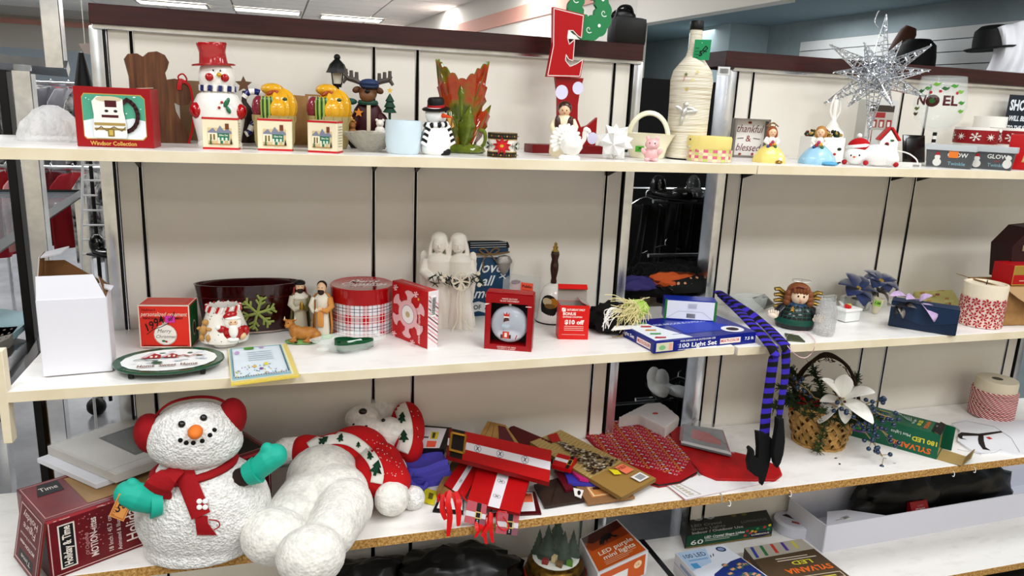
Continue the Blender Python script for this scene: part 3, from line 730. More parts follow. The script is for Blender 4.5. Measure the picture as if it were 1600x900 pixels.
for k in range(18): L += [('e', 2+k*4, 4, 1.3, 1.3, ('#7c3232', '#56603a', '#a98e46')[k % 3]), ('e', 2+k*4, 32.5, 1.3, 1.3, ('#56603a', '#a98e46', '#7c3232')[k % 3])]
for x in (8, 62): L += [('e', x, 18, 7, 6, '#1e3324'), ('s', x, 18, 8, 4, .35, '#cfd8c6')]
L += [('s', 20, 18, 5, 4, .3, '#8b8b82'), ('s', 50, 18, 5, 4, .3, '#8b8b82'), ('s', 35, 18, 14, 9, .55, '#a8141d'), ('s', 35, 18, 10, 7, .55, '#d0202a'), ('e', 35, 18, 2.5, 2.2, '#d6b43c')]
art(t, fn, L)
g = PX(m); g.lathe([(23, 0), (23.4, .8), (22.6, 1.6)], GOLD, 36); g.lathe([(22.8, 35.6), (23.2, 36.4), (22.4, 37.2)], GOLD, 36); g.out('gold_rim', t)
def onx(px, py, x):
    d = ray(px, py); return CAM+d*((x-CAM.x)/d.x)
s = 3.332
p, m = place(905, -.15, Z1)
t = T('letter_sign', 'tall red stacked letter sign, green wreath above an outlined E and a polka dot L', 'sign', p, .12)
def zp(L, x0=283, y0=785): return pts(L, x0, y0, s)
DKR = mat('#9c0e1a', .3)
g = PX(m); g.box((-22, 10, 6.5), (124, 30, 13), mat('#7b0f18', .35), bev=1); g.out('base', t)
Lp = [(130, 405), (292, 405), (275, 470), (268, 540), (272, 610), (295, 652), (335, 640), (388, 598), (388, 748), (150, 748), (157, 600), (150, 500)]
g = PX(m); g.prism(zp(Lp)[::-1], 6, DKR, Matrix.Translation((0, 6, 0))); g.out('letter_l', t)
fn = lambda u, v, e: V((u*m, 6*m-e, v*m))
def dots(*a):
    o = []
    for x, y, r in a: X, Z = zp([(x, y)])[0]; o.append(('e', X, Z, r/s, r/s, '#dcdaf0'))
    return o
art(t, fn, dots((170, 480, 36), (262, 455, 32), (217, 543, 10), (366, 705, 31)), 'polka_dot')
Ep = [(85, 80), (262, 100), (258, 210), (238, 203), (205, 178), (178, 180), (175, 215), (187, 247), (218, 222), (216, 327), (190, 322), (172, 300), (170, 328), (200, 357), (237, 342), (275, 318), (262, 403), (70, 410), (95, 260)]
g = PX(m); g.prism(zp(Ep)[::-1], 6, mat('#b5101d', .25), Matrix.Translation((0, 0, 0))); g.out('letter_e', t)
cx, cy = 165, 250; El = zp([(x+(cx-x)*.06, y+(cy-y)*.04) for x, y in Ep])
art(t, lambda u, v, e: V((u*m, -e, v*m)), [('l', El+[El[0]], 1.3, '#e8d7d4')], 'outline')
W = [];
for i in range(72):
    a = 2*PI*i/72; r = (122+8*abs(S_(6*a))); W.append((308+r*C_(a), 92+r*S_(a)))
Hs = [(304+((44 if i % 2 == 0 else 33)*C_(2*PI*i/16)), 60+((50 if i % 2 == 0 else 38)*S_(2*PI*i/16))) for i in range(16)]
GW = mat('#2f8a58', .4)
def ring(g, O, I, t_, m_, y=0):
    """plate with a hole: both outlines sampled by angle about the hole centre"""
    c = (304, 60); N = 96
    def samp(P):
        o = []
        for k in range(N):
            a = 2*PI*k/N; best = None; dx, dy = C_(a), S_(a)
            for (x0, y0), (x1, y1) in zip(P, P[1:]+P[:1]):
                ex, ey = x1-x0, y1-y0; den = dx*ey-dy*ex
                if abs(den) < 1e-9: continue
                tt = ((x0-c[0])*ey-(y0-c[1])*ex)/den; uu = ((x0-c[0])*dy-(y0-c[1])*dx)/den
                if tt > 0 and -1e-6 <= uu <= 1+1e-6: best = tt if best is None else max(best, tt)
            o.append((c[0]+dx*best, c[1]+dy*best))
        return zp(o)
    A, B = samp(O), samp(I); vs = [(x, y, z) for x, z in A]+[(x, y, z) for x, z in B]+[(x, y+t_, z) for x, z in A]+[(x, y+t_, z) for x, z in B]
    fs = []
    for k in range(N):
        j = (k+1) % N; fs += [(k, j, N+j, N+k), (2*N+k, 3*N+k, 3*N+j, 2*N+j), (k, 2*N+k, 2*N+j, j), (N+k, N+j, 3*N+j, 3*N+k)]
    g.add(vs, fs, m_)
g = PX(m); ring(g, W, Hs, 6, GW, 8); g.out('wreath', t)
L = []
for x, y in ((222, 28), (388, 80), (307, 165), (330, -20)):
    X, Z = zp([(x, y)])[0]; L.append(('l', [(X+(1+.55*k)*C_(k*.62), Z+(1+.55*k)*S_(k*.62)) for k in range(10)], 1.3, '#e9f3ea'))
for x, y in ((377, 17), (365, 143), (245, 105)):
    X, Z = zp([(x, y)])[0]; L.append(('e', X, Z, 2.6, 2.6, '#e9f3ea'))
art(t, lambda u, v, e: V((u*m, 8*m-e, v*m)), L, 'swirls')

SKIN = mat('#edc9a8', .4, coat=.3)
def facebits(t, m, c, r, eye='#1c1c1c', n=1):
    g = PX(m); x, y, z = c
    for sx in (-1, 1): g.ball((x+sx*r*.36, y-r*.9, z+r*.08), (r*.1, r*.06, r*.12), mat(eye, .3), 8)
    g.ball((x, y-r*1.0, z-r*.12), (r*.1, r*.12, r*.14), SKIN, 8); g.ball((x, y-r*.93, z-r*.42), (r*.2, r*.06, r*.07), mat('#c4504a', .4), 8)
    g.out('face', t)
p, m = place(878, -.30, Z1)
t = T('pilgrim_figurine', 'small cream figurine of a woman with brown headcloth and vest, behind the white turkey', 'figurine', p, fc(p))
CR = mat('#eadfc2', .3, coat=.4); BRN = mat('#4c2a1c', .35, coat=.3)
g = PX(m); g.lathe([(18, 0), (21, 6), (20, 26), (14, 42), (15, 52), (12, 60), (5, 65)], CR, 24, 1, .8); g.out('dress', t)
g = PX(m); g.ball((0, -1, 71), (9, 8.5, 10), SKIN, 18); g.out('head', t); facebits(t, m, (0, -1, 70), 9)
g = PX(m); g.ball((0, 2, 74), (11, 10, 11), BRN, 18); g.ball((0, 5, 64), (8, 6, 8), BRN, 12); g.out('headcloth', t)
for sx in (-1, 1):
    g = PX(m); g.ball((sx*9, -9, 50), (5, 4, 13), BRN, 12, rot=(0, sx*.15, 0)); g.out('vest_panel', t)
    g = PX(m); g.tube([(sx*13, -2, 56), (sx*18, -6, 46), (sx*15, -14, 38), (sx*5, -17, 38)], [5, 5, 4.5, 3.5], CR, 10); g.out('arm', t)
p, m = place(889, -.385, Z1)
t = T('turkey_figurine', 'white glazed turkey figurine with fanned tail, in front of the pilgrim', 'figurine', p, fc(p, .3))
g = PX(m); g.lathe([(17, 0), (18, 3), (14, 7)], CER, 24, 1, .7); g.ball((2, -2, 22), (18, 15, 17), CER, 24, fn=lambda q: 1+.04*S_(14*q.z)); g.out('body', t)
for k in range(13):
    a = -2.0+k*.3; g = PX(m); R = (0, a*1.0-.25, 0)
    g.ball((-6+16*S_(a-.25), 4, 28+17*C_(a-.25)), (4.5, 2.6, 10), CER, 10, rot=R); g.out('tail_feather', t)
for k in range(9):
    a = -1.6+k*.36; g = PX(m); g.ball((-3+10*S_(a-.2), -1, 28+11*C_(a-.2)), (3.4, 3, 7), CER, 8, rot=(0, a-.2, 0)); g.out('tail_feather', t)
g = PX(m); g.tube(wire([(14, -6, 22), (20, -8, 32), (20, -9, 42), (24, -10, 46), (27, -10, 42)]), 3.6, CER, 10); g.ball((22, -9, 46), 4.8, CER, 12); g.ball((24, -11, 38), (2, 2, 4), CER, 8); g.out('head', t)
p, m = place(959, -.345, Z1)
t = T('star_ornament', 'white faceted ceramic star between the turkey and the cream basket', 'star ornament', p, fc(p, .2))
g = PX(m); c = V((0, 0, 26)); g.keep = 0
ico = []; ph = (1+5**.5)/2
for i in (-1, 1):
    for j in (-1, 1): ico += [V((0, i, j*ph)), V((i, j*ph, 0)), V((j*ph, 0, i))]
Rm = Euler((.35, .2, .3)).to_matrix(); ico = [Rm @ v.normalized() for v in ico]
F3 = [(i, j, k) for i in range(12) for j in range(i+1, 12) for k in range(j+1, 12) if all((ico[a]-ico[b]).length < 1.1 for a, b in ((i, j), (j, k), (i, k)))]
for i, j, k in F3:
    n_ = (ico[i]+ico[j]+ico[k]).normalized(); tip = c+n_*30; A3 = [c+ico[q]*20 for q in (i, j, k)]
    if (A3[1]-A3[0]).cross(A3[2]-A3[0]).dot(n_) < 0: A3 = A3[::-1]
    for a in range(3): g.add([A3[a], A3[(a+1) % 3], tip], [(0, 1, 2)], mat('#f1f1f0', .3))
g.keep = 1
o = g.out('star_body', t, sharp=20); o.location.z = .0018
p, m = place(1010, -.27, Z1)
IV = mat('#ece8cf', .18, coat=.5)
t = T('ceramic_basket', 'cream ceramic basket with arched handle and a small green price sticker', 'basket', p, fc(p))
g = PX(m); g.lathe([(24, 0), (27, 3), (30, 16), (38, 33), (42, 38), (40, 38), (34, 30), (26, 12), (.2, 6)], IV, 40, 1, .6, fn=lambda a, z: 1+.05*S_(4*a)*(z/38)); g.out('bowl', t)
g = PX(m); g.tube([(30*C_(a), 3*S_(a*2), 32+37*S_(a)) for a in [PI*k/16 for k in range(17)]], 4.2, IV, 8, flat=.6); g.out('handle', t)
art(t, plane_fn((-18*m, -18.9*m, 10*m), (13*m, 0, 0), (0, -1.2*m, 9*m), 13, 9), [('r', 0, 0, 13, 9, '#55a83c'), ('t', '.79', 6.5, 4.5, 6, '#15210f', {'b': .03})], 'price_sticker')
p, m = place(1017, -.385, Z1)
t = T('pig_figurine', 'tiny pink glazed animal figurine in front of the cream ceramic basket', 'figurine', p, fc(p))
PK = mat('#edc0c0', .2, coat=.5)
g = PX(m); g.ball((0, 0, 11), (12, 10, 12), PK, 20)
g.out('body', t)
g = PX(m); g.ball((0, -2, 26), (11, 9.5, 9), PK, 20); g.ball((0, -11, 24), (4, 2, 3), PK, 10)
for sx in (-1, 1): g.ball((sx*7, -1, 34), (3, 2, 5), PK, 8, rot=(0, sx*.4, 0)); 
g.out('head', t)
g = PX(m)
for sx in (-1, 1): g.ball((sx*4, -10.5, 28), (1, .8, 1.2), BLACK, 6)
g.out('face', t)
for sx in (-1, 1):
    g = PX(m); g.ball((sx*12, -4, 15), (4, 4, 6), PK, 10, rot=(0, sx*.6, 0)); g.out('arm', t)
    g = PX(m); g.ball((sx*6, -6, 3), (5, 6, 3.5), PK, 10); g.out('leg', t)
def twine():
    mm, q = newmat('natural_twine', .85, 0, '#e6dcc3'); co = q.co(); x = q.xyz(co)
    w = q.n('ShaderNodeTexNoise'); w.inputs['Scale'].default_value = 6; mp = q.co(sc=(1, 1, 55)); q.l(mp, w.inputs['Vector']); w.inputs['Scale'].default_value = 8
    q.l(q.ramp(w.outputs[0], [(.3, '#c9bb9c'), (.45, '#e9e2cf'), (.6, '#f3eee0')]), q.b.inputs['Base Color'])
    q.bump(q.math('SINE', q.math('MULTIPLY', x[2], 2*PI/.0022)), .6, .0008); return mm
TW_ = twine()
p, m = place(1069, -.27, Z1)
t = T('twine_bottle', 'tall bottle wrapped in cream twine with a silver angel charm and green price tag', 'bottle', p, fc(p))
g = PX(m); g.lathe([(27, 1), (29.5, 3), (30, 10), (31, 90), (32, 118), (29, 132), (20, 144), (12, 154), (9.5, 166), (9.2, 196), (.2, 196)], TW_, 40); g.out('bottle_body', t)
g = PX(m); g.lathe([(10, 192), (10.6, 194), (10.4, 203), (9, 205), (.2, 205)], BLACK, 24); g.lathe([(28, 0), (29, .5), (29, 2)], BLACK, 32); g.out('cap', t)
g = PX(m); SIL = mat('#d9d9d4', .3, .7)
g.ball((-5, -31, 82), (4, 2.5, 4), SIL, 10); g.ball((-7, -31, 70), (4, 2.5, 9), SIL, 10, rot=(0, .3, 0)); g.ball((-9, -31, 60), (3, 2, 8), SIL, 8, rot=(0, .2, 0)); g.ball((4, -31, 72), (9, 1.2, 4), SIL, 8, rot=(0, -.2, 0)); g.ball((-14, -30, 76), (7, 1.2, 3), SIL, 8, rot=(0, .6, 0)); g.ball((2, -31, 77), (7, 1.2, 2.4), SIL, 8, rot=(0, .2, 0)); g.out('angel_charm', t)
L = [('s', 22, 88, 3.4, 5, .45, '#7e8a4a'), ('s', 38, 92, 3, 5, .45, '#e3d68a'), ('s', 32, 80, 3, 5, .45, '#e8dc96'), ('s', 25, 67, 3.6, 5, .45, '#cdbb6c'), ('l', [(21, 86), (19, 78)], .8, '#d08a86')]
art(t, sfn(cyl_fn(31.5, 38, 90, 62, 90, arc=2.0), m), L, 'gold_stars', base=.0009)
f = plane_fn((-2*m, -14*m, 148*m), (24*m, -3*m, 0), (1*m, -2*m, 29*m), 24, 29)
g = PX(m); g.sheet([(-2, -14, 148), (22, -17, 148), (23, -19, 177), (-1, -16, 177)][::1], .5, mat('#2f9e6a', .5)); g.tube([(10, -17.6, 172), (6, -10, 178)], .5, WHITE, 5); g.out('price_tag', t)
art(t, f, [('t', '5', 11, 9, 10, '#111111', {'b': .04}), ('l', [(14, 10), (20, 17), (17, 20), (13, 14), (19, 12)], 1.2, '#111111')]+[('r', 2, 3+k*4.5, 8, 3.8+k*4.5, '#1c5c3e') for k in range(4)], 'tag_writing', base=.0012)
p, m = place(1105, -.34, Z1)
t = T('plaid_tin', 'round yellow lidded tin with pink and green plaid band, right of the twine bottle', 'tin', p, fc(p))
g = PX(m); g.lathe([(31, 0), (32, 1), (32, 22), (30, 22)], mat('#efe6c8', .4), 40, 1, .75); g.out('tin', t)
g = PX(m); g.lathe([(33.5, 17), (34, 18), (34.5, 36), (33, 39), (30, 38), (.2, 36)], mat('#e9d98e', .35), 40, 1, .75, fn=lambda a, z: 1+.012*S_(9*a)); g.out('lid', t)
def oval(R, sy, z0, arc=PI*1.05):
    f = lambda u, v, e: V(((R+e/m)*C_(-PI/2+(u/80-.5)*arc)*m, (R+e/m)*sy*S_(-PI/2+(u/80-.5)*arc)*m, (z0+v)*m)); f.sub = 3; return f
L = []
for i in range(16):
    for j in range(4):
        c = ('#b5305f', '#efe3b6', '#6e1f3d', '#c9d27c')[(i+j) % 4] if (i+j) % 2 else ('#d9738f' if j % 2 else '#e6c6b4'); L.append(('r', i*5, j*4.6, i*5+5, j*4.6+4.6, c))
art(t, oval(32.1, .75, .5), L, 'plaid_band')
g = PX(m); g.ball((-28, -14, 33), 2, BRN, 8); g.ball((-29, -15, 22), 2, SIL, 8); g.tube(wire([(-31, -12, 8), (-32, -14, 18), (-29, -15, 20)]), .8, SIL, 5); g.out('clasp', t)
A, B = at(1145, -.13, Z1), at(1190, -.10, Z1); mm_ = mpp(A)
p = (A+B)/2; m = mm_
t = T('box_sign', 'grey wood box frame sign lettered thankful and blessed', 'sign', p, -.30)
GW2 = mat('#8f8880', .6, mott='#7a726a', ms=20)
g = PX(m); g.box((0, 8, 30), (50, 2, 58), mat('#eeeae4', .5)); g.out('sign_panel', t)
for c, d in (((0, 0, 1.5), (54, 18, 3)), ((0, 0, 58.5), (54, 18, 3)), ((-26, 0, 30), (3, 18, 60)), ((26, 0, 30), (3, 18, 60))):
    g = PX(m); g.box(c, d, GW2, bev=.3); g.out('frame_side', t)
f = plane_fn((-25*m, 6.9*m, 1*m), (50*m, 0, 0), (0, 0, 58*m), 50, 58)
art(t, f, [('t', 'thankful', 25, 43, 17, '#7a2f3a', {'sh': .35, 'fit': 42}), ('t', '&', 25, 28, 14, '#8f3c38'), ('t', 'blessed', 25, 14, 16, '#7a2f3a', {'sh': .35, 'fit': 40}), ('e', 25, 53, 3, 2, '#8e4a34'), ('e', 14, 4, 2.4, 1.6, '#a6503a'), ('e', 34, 4.5, 2, 2, '#b0343a'), ('l', [(8, 28), (17, 29)], 1, '#3c463c'), ('l', [(33, 29), (43, 28)], 1, '#3c463c')], 'sign_lettering')
def gown(px, y, label, col, tilt, hair, s_=1.0, lift=0):
    p, m = place(px, y, Z1); m *= s_
    t = T('gown_figurine', label, 'figurine', p, fc(p, tilt))
    D = mat(col, .3, coat=.4); Wm = mat('#f2eee6', .3, coat=.4)
    g = PX(m); g.lathe([(25, 0), (26, 2), (24, 10), (17, 20), (8, 27), (5, 30)], D, 30, 1, .8, fn=lambda a, z: 1+.05*S_(8*a)*(1-z/30)); g.out('skirt', t)
    g = PX(m); g.lathe([(24, 16), (22, 17), (14, 24), (7, 29), (6, 31)], Wm, 24, .8, .65, c=(0, 0, -.5)); g.out('overskirt', t)
    g = PX(m); g.ball((0, 0, 33), (7, 6, 8), Wm, 14)
    for sx in (-1, 1): g.tube([(sx*6, 0, 37), (sx*10, -3, 32), (sx*5, -9, 28)], [3.5, 3, 2], Wm, 8)
    g.out('bodice', t)
    g = PX(m); g.ball((0, 0, 46), (6.5, 6.5, 7.5), SKIN, 16); g.out('head', t); facebits(t, m, (0, 0, 46), 6.5)
    g = PX(m); H = mat(hair, .5); g.ball((0, 2, 49), (7.6, 6.8, 7), H, 16)
    for sx in (-1, 1): g.ball((sx*6, 1, 43), (3, 4, 8), H, 10)
    g.out('hair', t)
    g = PX(m)
    for c, q in (((-3, -9, 28), '#c23a3a'), ((3, -9.5, 29), '#e0a63a'), ((0, -10, 32), '#b94a7c'), ((5, -8.5, 25), '#3e7a52'), ((-6, -8.5, 25), '#3f5f9a')): g.ball(c, 2.6, mat(q, .4), 8)
    g.out('posy', t); return t, m
t, m = gown(1201, -.32, 'figurine of a lady in a yellow bell gown, tiny gold loop on her head', '#e9d685', .25, '#9a5a34')
g = PX(m); g.tube([(4*C_(a), 0, 57+4*S_(a)) for a in [2*PI*k/12 for k in range(12)]], .7, GOLD, 5, closed=True); g.tube([(-9*1+18*k/8, 3, 55+5*S_(PI*k/8)) for k in range(9)], 1, mat('#9a6b48', .4), 5); g.out('halo_loop', t)
g = PX(m); g.ball((10, -20, 2.5), (6, 5, 2.5), GOLD, 10); g.ball((12, -19, 6), (3, 3, 4), WHITE, 8); g.out('foot', t)
t, m = gown(1276, -.34, 'figurine of a lady in a pale blue bell gown with blonde hair', '#a9d2e8', -.1, '#b98a4c', 1.05)
g = PX(m); g.ball((20, -18, 3), (12, 7, 3), mat('#6cb4d6', .3), 12); g.tube([(26, -18, 3), (34, -20, 6)], 1, BLACK, 5); g.out('ribbon_train', t)
p, m = place(1294, -.12, Z1)
t = T('white_bottle', 'slender white ceramic bottle with twisted neck behind the greenery planter', 'bottle', p)
g = PX(m); g.lathe([(14, 0), (18, 4), (19, 30), (17, 42), (10, 50), (4, 60), (3, 72), (4, 90), (2.5, 92)], CER, 28); g.out('body', t)
for k in (0, 1):
    g = PX(m); g.tube(wire([(3*(1 if k else -1), 0, 62), (9*(1 if k else -1), 0, 74), (7*(1 if k else -1), 0, 88), (2*(1 if k else -1), 0, 98)]), 1.8, CER, 8); g.out('handle', t)
A, B = at(1258, -.22, Z1), at(1322, -.22, Z1); m = mpp(A)
t = T('planter_box', 'long white planter with painted leaves and berry greenery, behind the blue gown figurine', 'planter', (A+B)/2, 0)
g = PX(m); g.box((0, 14, 19), (64, 28, 38), CER, bev=2); g.out('planter', t)
g = PX(m); R_ = random.Random(5)
for k in range(60):
    a = R_.uniform(-30, 30); g.ball((a, R_.uniform(3, 24), 38+R_.uniform(0, 9)), (R_.uniform(2, 5), 2, 2.6), (mat('#2b4428', .6), mat('#4e3f26', .6), mat('#7a2a22', .5), mat('#b89a58', .6))[k % 4], 6, rot=(R_.uniform(-1, 1), R_.uniform(-1, 1), R_.uniform(0, 3)))
g.out('greenery', t, kind='stuff')
art(t, plane_fn((-32*m, -.1*m, 0), (64*m, 0, 0), (0, 0, 38*m), 64, 38), [('e', 8, 22, 4, 2.6, '#b3303a'), ('e', 4, 14, 3, 2, '#6d4a32'), ('e', 54, 20, 4, 2.4, '#2c3b2a'), ('e', 46, 12, 3, 2, '#b3303a')], 'leaf_print', kind='stuff')
p, m = place(1352, -.20, Z1)
t = T('tinsel_star', 'large silver wire and tinsel star tree topper with many spikes', 'star', p, fc(p))
TIN = mat('#dfe3e8', .18, .9); TIN2 = mat('#a3a8b0', .3, .9)
spikes = [(0, 88, .1), (.5, 62, .5), (.98, 82, -.1), (1.45, 74, .3), (1.95, 82, -.2), (2.6, 60, .5), (3.14, 92, 0), (3.75, 66, .45), (4.15, 84, -.1), (4.75, 66, .4), (5.25, 86, .1), (5.8, 58, .5), (.3, 40, 1.2), (2.2, 40, 1.2), (4.3, 42, 1.2)]
O3 = V((-2, 0, 131)); R_ = random.Random(11)
for a, Ln, tl in spikes:
    g = PX(m); d = V((S_(a)*C_(tl), -S_(tl), C_(a)*C_(tl))); q = d.to_track_quat('Z', 'Y').to_matrix(); bw = 15
    for k in range(5):
        b = 2*PI*k/5; g.tube([O3+q @ V((bw*C_(b), bw*S_(b), Ln*.12)), O3+d*Ln], [.9, .6], TIN, 4)
    for hl in (1, -1):
        g.tube([O3+q @ V((bw*(1-u)*C_(hl*u*34), bw*(1-u)*S_(hl*u*34), Ln*(.1+.9*u))) for u in [k/70 for k in range(70)]], .75, TIN, 3)
    for k in range(85):
        u = R_.random()**1.3; b = R_.uniform(0, 6.3); rr = bw*(1-u)*R_.uniform(.5, 1.15); c = O3+q @ V((rr*C_(b), rr*S_(b), Ln*(.05+.93*u))); e = V((R_.uniform(-1, 1), R_.uniform(-1, 1), R_.uniform(-1, 1)))*3.2; f_ = V((R_.uniform(-1, 1), R_.uniform(-1, 1), R_.uniform(-1, 1)))*1.2
        g.add([c, c+e, c+e+f_, c+f_], [(0, 1, 2, 3)], TIN if k % 3 else TIN2)
    g.keep = 1; g.out('spike', t)
g = PX(m); g.tube(wire([(-10, 0, 200), (-16, 0, 208), (-14, 0, 222), (-12, 0, 224)]), .8, TIN, 5); g.out('hanging_wire', t)
g = PX(m); g.lathe([(7, 0), (8, 3), (4, 10), (3, 50)], TIN, 12); g.out('base_clip', t)
p, m = place(1357, -.36, Z1)
t = T('snowman_ornament', 'white plush-look snowman lying on its belly in a red bobble hat', 'ornament', p, fc(p, -.05))
g = PX(m); g.ball((12, 0, 17), (28, 14, 17), SN, 24); g.ball((30, 0, 12), (12, 13, 11), SN, 18); g.ball((-20, -3, 15), (17, 14, 15), SN, 24); g.out('body', t, remesh=.0016, smooth=4)
g = PX(m); KR = mat('#c01a22', .9, bump=.4, bs=400); g.ball((-18, 0, 30), (16, 14, 12), KR, 20, rot=(0, -.1, 0)); g.out('knit_hat', t)
g = PX(m); g.lathe([(16.5, 0), (17.5, 2.5), (16.5, 5)], SN, 24, 1, .88, c=(-19, 0, 27), rot=(0, -.15, 0)); g.ball((-19, 0, 45), 4, SN, 10); g.out('hat_trim', t)
g = PX(m)
for c in ((-26, -16, 15), (-14, -17, 16)): g.ball(c, (1.2, 1, 1.5), BLACK, 6)
g.ball((-21, -18, 13), (2, 3, 1.6), mat('#dd6a2a', .5), 8); g.out('face', t)
g = PX(m)
for c in ((-35, -8, 4), (-4, -14, 5), (38, -8, 5)): g.ball(c, (4, 4, 4), mat('#b3202a', .6), 10)
g.out('mitten', t)
p, m = place(1384, -.25, Z1)
t = T('birdhouse_ornament', 'small white house ornament with red roof between the lying snowman and the dark plate', 'ornament', p, -.5)
g = PX(m); g.prism([(-13, 0), (13, 0), (13, 34), (0, 52), (-13, 34)], 16, CER); g.out('house_wall', t)
for sx in (-1, 1): g = PX(m); g.box((sx*8.5, 8, 46), (24, 20, 3), RED, rot=(0, sx*.94, 0), bev=.6); g.out('roof_panel', t)
art(t, plane_fn((-13*m, 0, 0), (26*m, 0, 0), (0, 0, 52*m), 26, 52), [('e', 10, 30, 3.4, 3.4, '#b3303a'), ('e', 10, 30, 2, 2, '#2b2b2b'), ('r', 15, 6, 21, 22, '#3a3a38')]+[('l', [(4, 6+5*k), (12, 6+5*k)], .9, '#6c6c66') for k in range(4)]+[('e', 17, 36, 3, 1.6, '#2e6a44')], 'painted_front')
p, m = place(1368, -.05, Z1)
t = T('photo_card', 'white boxed card with photo of red and white mugs, seen behind the star', 'card box', p, 0)
g = PX(m); g.box((0, 12, 45), (56, 22, 92), mat('#cfcfca', .5), bev=.8); g.out('card_box', t)
L = [('r', 0, 0, 56, 92, '#d9d9d6'), ('r', 4, 46, 50, 84, '#bdbab2'), ('r', 4, 74, 50, 84, '#4b4039')]+[('r', 10+k*14, 50, 20+k*14, 62, '#a83a3c') for k in range(3)]+[('r', 12, 65, 34, 73, '#a83a3c')]+[('r', 12+k*14, 51, 17+k*14, 59, '#e8e4de') for k in range(3)]+[('r', -0, 10+4*k, 14, 11+4*k, '#a09c96') for k in range(7)]
art(t, plane_fn((-28*m, 1*m, 0), (56*m, 0, 0), (0, 0, 91*m), 56, 92), L)
p, m = place(1424, -.13, Z1)
t = T('dark_plate', 'square black glossy plate leaning behind the noel wine glass', 'plate', p, 0)
g = PX(m); g.box((0, 0, 21), (42, 2.5, 42), mat('#120d0d', .15, coat=.4), rot=(-.2, 0, 0), bev=1); g.out('plate', t)
g = PX(m); g.box((0, -1.6, 21), (32, 1, 32), mat('#1d1515', .2), rot=(-.2, 0, 0), bev=.5); g.out('inner_square', t)
p, m = place(1415, -.385, Z1)
t = T('battery_case', 'flat white plastic battery case with a thin white cable', 'battery case', p, fc(p))
g = PX(m); g.box((0, 0, 4), (42, 14, 8), mat('#e3e3df', .3), bev=1.2); g.out('case', t)
g = PX(m); g.box((-14, -7.3, 4), (6, .8, 4), SIL); g.box((14, -7.3, 4), (9, .8, 3), mat('#a0a09c', .4)); g.out('switch', t)
g = PX(m); g.tube(wire([(16, 2, 7), (12, 8, 14), (-2, 12, 22), (-24, 14, 24), (-32, 10, 18)]), 1.1, WHITE, 6); g.out('cable', t)
p, m = place(1452, -.30, Z1)
WG = film_mat('thin_wine_glass', '#eef5f3', .13, 0, 10, .03)
t = T('wine_glass', 'large wine glass hand painted NOEL with holly, striped stem', 'wine glass', p, fc(p))
bowl = [(4, 52), (20, 58), (33, 72), (37, 92), (35, 112), (31, 135), (30.4, 135), (34.4, 112), (36, 92), (32, 73), (19, 60), (.2, 56)]
g = PX(m); g.lathe(bowl, WG, 40); g.out('bowl', t)
g = PX(m)
for k in range(9): g.lathe([(3, 5+k*5.2), (3, 10.2+k*5.2)], BLACK if k % 2 == 0 else WHITE, 12)
g.out('striped_stem', t)
g = PX(m); g.lathe([(30, 0), (30, 1), (8, 3), (3, 6)], WG, 32); g.out('foot', t)
f = lambda u, v, e: (lambda a, r: V((r*C_(a)*m, r*S_(a)*m, v*m)))(-PI/2+(u/80-.5)*2.4, (34.5+2.5*S_(PI*min(max((v-72)/60, 0), 1)) if v < 100 else 37-(v-92)*.135)+e/m); f.sub = 4
L = [('t', 'N', 14, 98, 20, '#5b1620', {'b': .03}), ('e', 30, 98, 9, 9, '#4f1d1c'), ('e', 30, 98, 4, 4, '#2f6b33'), ('t', 'EL', 52, 98, 20, '#5b1620', {'b': .03})]
for x, y, c in ((20, 116, '#4f9a3c'), (32, 122, '#7db34a'), (44, 116, '#2f6b33'), (56, 120, '#4f9a3c'), (66, 112, '#7db34a'), (10, 112, '#2f6b33'), (68, 96, '#4f9a3c'), (8, 86, '#6c7a3a'), (70, 84, '#7db34a'), (6, 78, '#5a4a28')): L.append(('p', [(x-6, y), (x-2, y+3), (x+2, y+1.5), (x+6, y+3), (x+4, y-1), (x, y-3)], c))
for x, y in ((38, 112), (26, 110), (60, 110)): L.append(('e', x, y, 2.2, 2.2, '#b3303a'))
art(t, f, L, 'painted_holly')
def pail(px, y, label, sticker):
    p, m = place(px, y, Z1); t = T('glow_pail', label, 'pail', p, fc(p, -.1), 'grey snowman pails'); G1 = mat('#5e6062', .5)
    def fr(w0, d0, w1, d1, z0, z1): return [(-w0, -d0, z0), (w0, -d0, z0), (w0, d0, z0), (-w0, d0, z0), (-w1, -d1, z1), (w1, -d1, z1), (w1, d1, z1), (-w1, d1, z1)]
    g = PX(m); B6 = [(0, 3, 2, 1), (0, 1, 5, 4), (1, 2, 6, 5), (2, 3, 7, 6), (3, 0, 4, 7)]; g.add([V(v)+V((0, 14, 0)) for v in fr(30, 12, 33, 14, 0, 27)], B6+[(4, 5, 6, 7)], G1); g.out('pail_body', t)
    g = PX(m); g.box((0, 14, 31), (71, 32, 9), mat('#c6cbce', .4), bev=1.5); g.out('rim', t)
    f = plane_fn((-31*m, 1.8*m, 1*m), (62*m, 0, 0), (0, -2.0*m, 26*m), 62, 26)
    L = [('t', 'GLOW', 42, 19, 9, '#e5e5e0', {'b': .02}), ('t', 'Twinkle', 42, 6, 7.5, '#8fb4bf', {'b': .01}), ('e', 15, 7, 6, 6, '#e9e9e4'), ('e', 15, 15, 4, 4, '#e9e9e4'), ('p', [(11, 18), (19, 18), (16, 23), (14, 23)], '#b3303a')]
    if not sticker: L += [('t', 'and', 42, 12.5, 5, '#b35a5a'), ('e', 56, 9, 6, 7, '#e9e9e4'), ('e', 57, 18, 4, 4, '#e9e9e4')]
    else: L += [('r', 30, 15, 43, 25, '#e98a3c')]
    art(t, f, L); return t
pail(1480, -.365, 'grey Glow pail with white rim and an orange sticker over its lettering', 1); pail(1542, -.385, 'grey Glow pail with white rim, no sticker, right of the other pail', 0)
